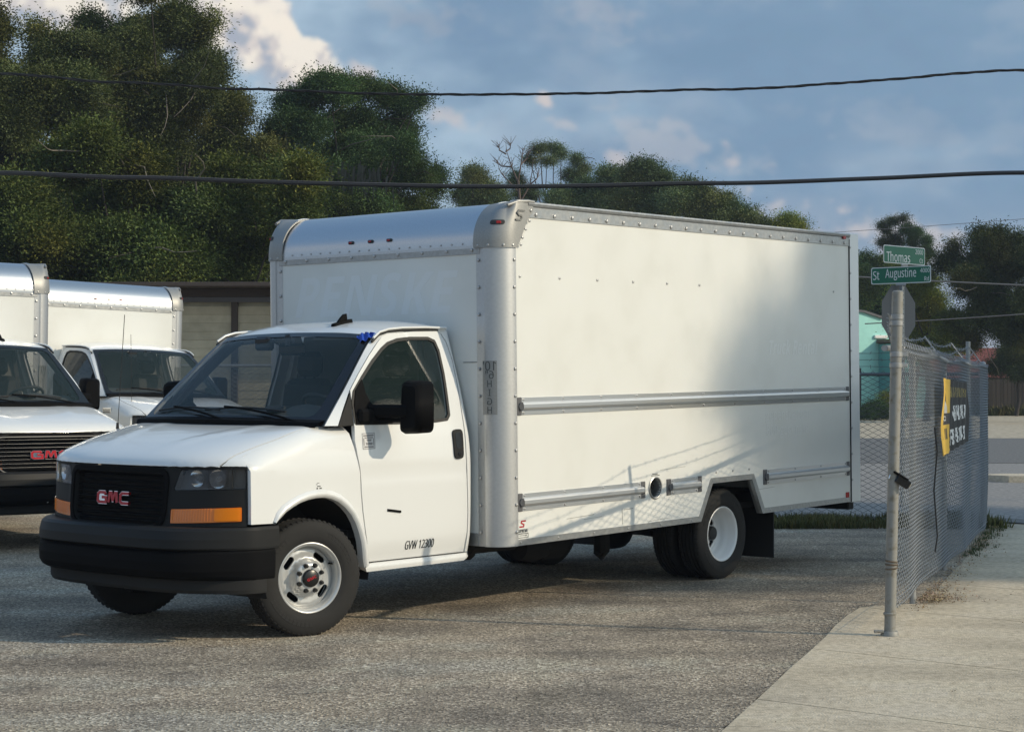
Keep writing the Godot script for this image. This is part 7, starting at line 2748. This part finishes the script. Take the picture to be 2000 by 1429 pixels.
func trucks() -> void:
	var grp := "white box trucks parked on the lot"
	var t := make_truck("nearest white box truck with black grille, parked diagonally across the lot", grp)
	place_truck(t, -2.0, 12.123, 39.69, 0.004)
	var t2: Node3D = t.duplicate()
	t2.name = numbered("box_truck")
	add_child(t2)
	t2.set_meta("label", "white box truck at the left edge with chrome grille bars, facing right")
	place_truck(t2, -5.0, 17.946, -41.77, .05, .006)
	for k in 8:
		var y := lerpf(.77, 1.032, k / 7.0)
		var ch := Geo.new()
		var line := []
		for i in 25:
			line.append(face(lerpf(-.43, .43, i / 24.0), y, .002))
		ch.tube(line, .0020, 6)
		part("chrome_line", ch, M.dull_chrome, t2.get_node("grille"))
	var tr := Geo.new()
	var open := rounded([Vector2(-.455, 1.055), Vector2(.455, 1.055), Vector2(.445, .775), Vector2(.385, .725), Vector2(-.385, .725), Vector2(-.445, .775)], .05)
	tr.sheet(func(p: Vector2) -> Vector3: return face(p.x, p.y, .030), grow(open, .012), [grow(open, .002)], Vector2(.06, .06), Vector3(-1, 0, 0), .02)
	part("grille_trim", tr, M.dull_chrome, t2.get_node("grille"))
	(t2.get_node("grille") as Node3D).scale.z = 1.28
	(t2.get_node("grille") as Node3D).position.x = -.03
	for n in ["front_wheel", "front_wheel_001"]:
		(t2.get_node(n) as Node3D).rotation.y += deg_to_rad(16.0)
	for z in [-.12, .12]:
		for y in [.44, .55]:
			part("plate_bolt", Geo.new().lathe([Vector2(.010, 0), Vector2(.008, .006), Vector2(0, .008)], 8, face(z, y, .112), Basis(Vector3.UP, -PI / 2)), M.chrome, t2)
	t2.get_node("whip_antenna").free()
	t2.get_node("ghost_lettering").free()
	var t3: Node3D = t2.duplicate()
	t3.name = numbered("box_truck")
	add_child(t3)
	t3.set_meta("label", "white box truck parked between the other two, farthest back, with chrome fender vent")
	place_truck(t3, -4.46, 23.393, -44.2, .10, .022)
	t3.get_node("roof_antenna").free()
	var vent := Geo.new()
	vent.flip = true
	vent.box(fender_side(Vector2(-.02, 1.16)) + Vector3(0, 0, .004), Vector3(.20, .07, .012), .008)
	var vp := part("fender_vent", vent, M.chrome, t3)
	var vs := Geo.new()
	vs.flip = true
	for k in 3:
		vs.box(fender_side(Vector2(-.02, 1.14 + k * .02)) + Vector3(0, 0, .011), Vector3(.16, .010, .004), .001)
	part("vent_slot", vs, M.interior_dark, vp)
	var wh := Geo.new()
	var wb := fender_top(Vector2(-.30, -.80))
	wh.tube([wb, wb + Vector3(.05, .85, 0)], .003, 5)
	part("whip_antenna", wh, M.letter_black, t3)
	# torn painter's tape at the top corner of the near windshield
	var tp := Geo.new()
	var r := RandomNumberGenerator.new()
	r.seed = 3
	var poly := v2([.865, .955, .90, .985, .925, 1.03, .985, 1.055, 1.02, 1.03, 1.06, 1.01, 1.03, .965, 1.0, .90, .945, .87, .925, .91, .88, .925])
	var tf := func(p: Vector2) -> Vector3:
		var q := windshield(p)
		return q + Vector3(-.010, .012, 0) + Vector3(-.006, .008, .003) * sin(p.x * 90.0 + p.y * 60.0)
	tp.sheet(tf, poly, [], Vector2(.012, .02), Vector3(-1, 1, 0), .002)
	var tape := solo("tape", tp, M.tape_blue, "crumpled blue tape stuck at the top corner of the nearest windshield", "tape")
	tape.transform = t.transform
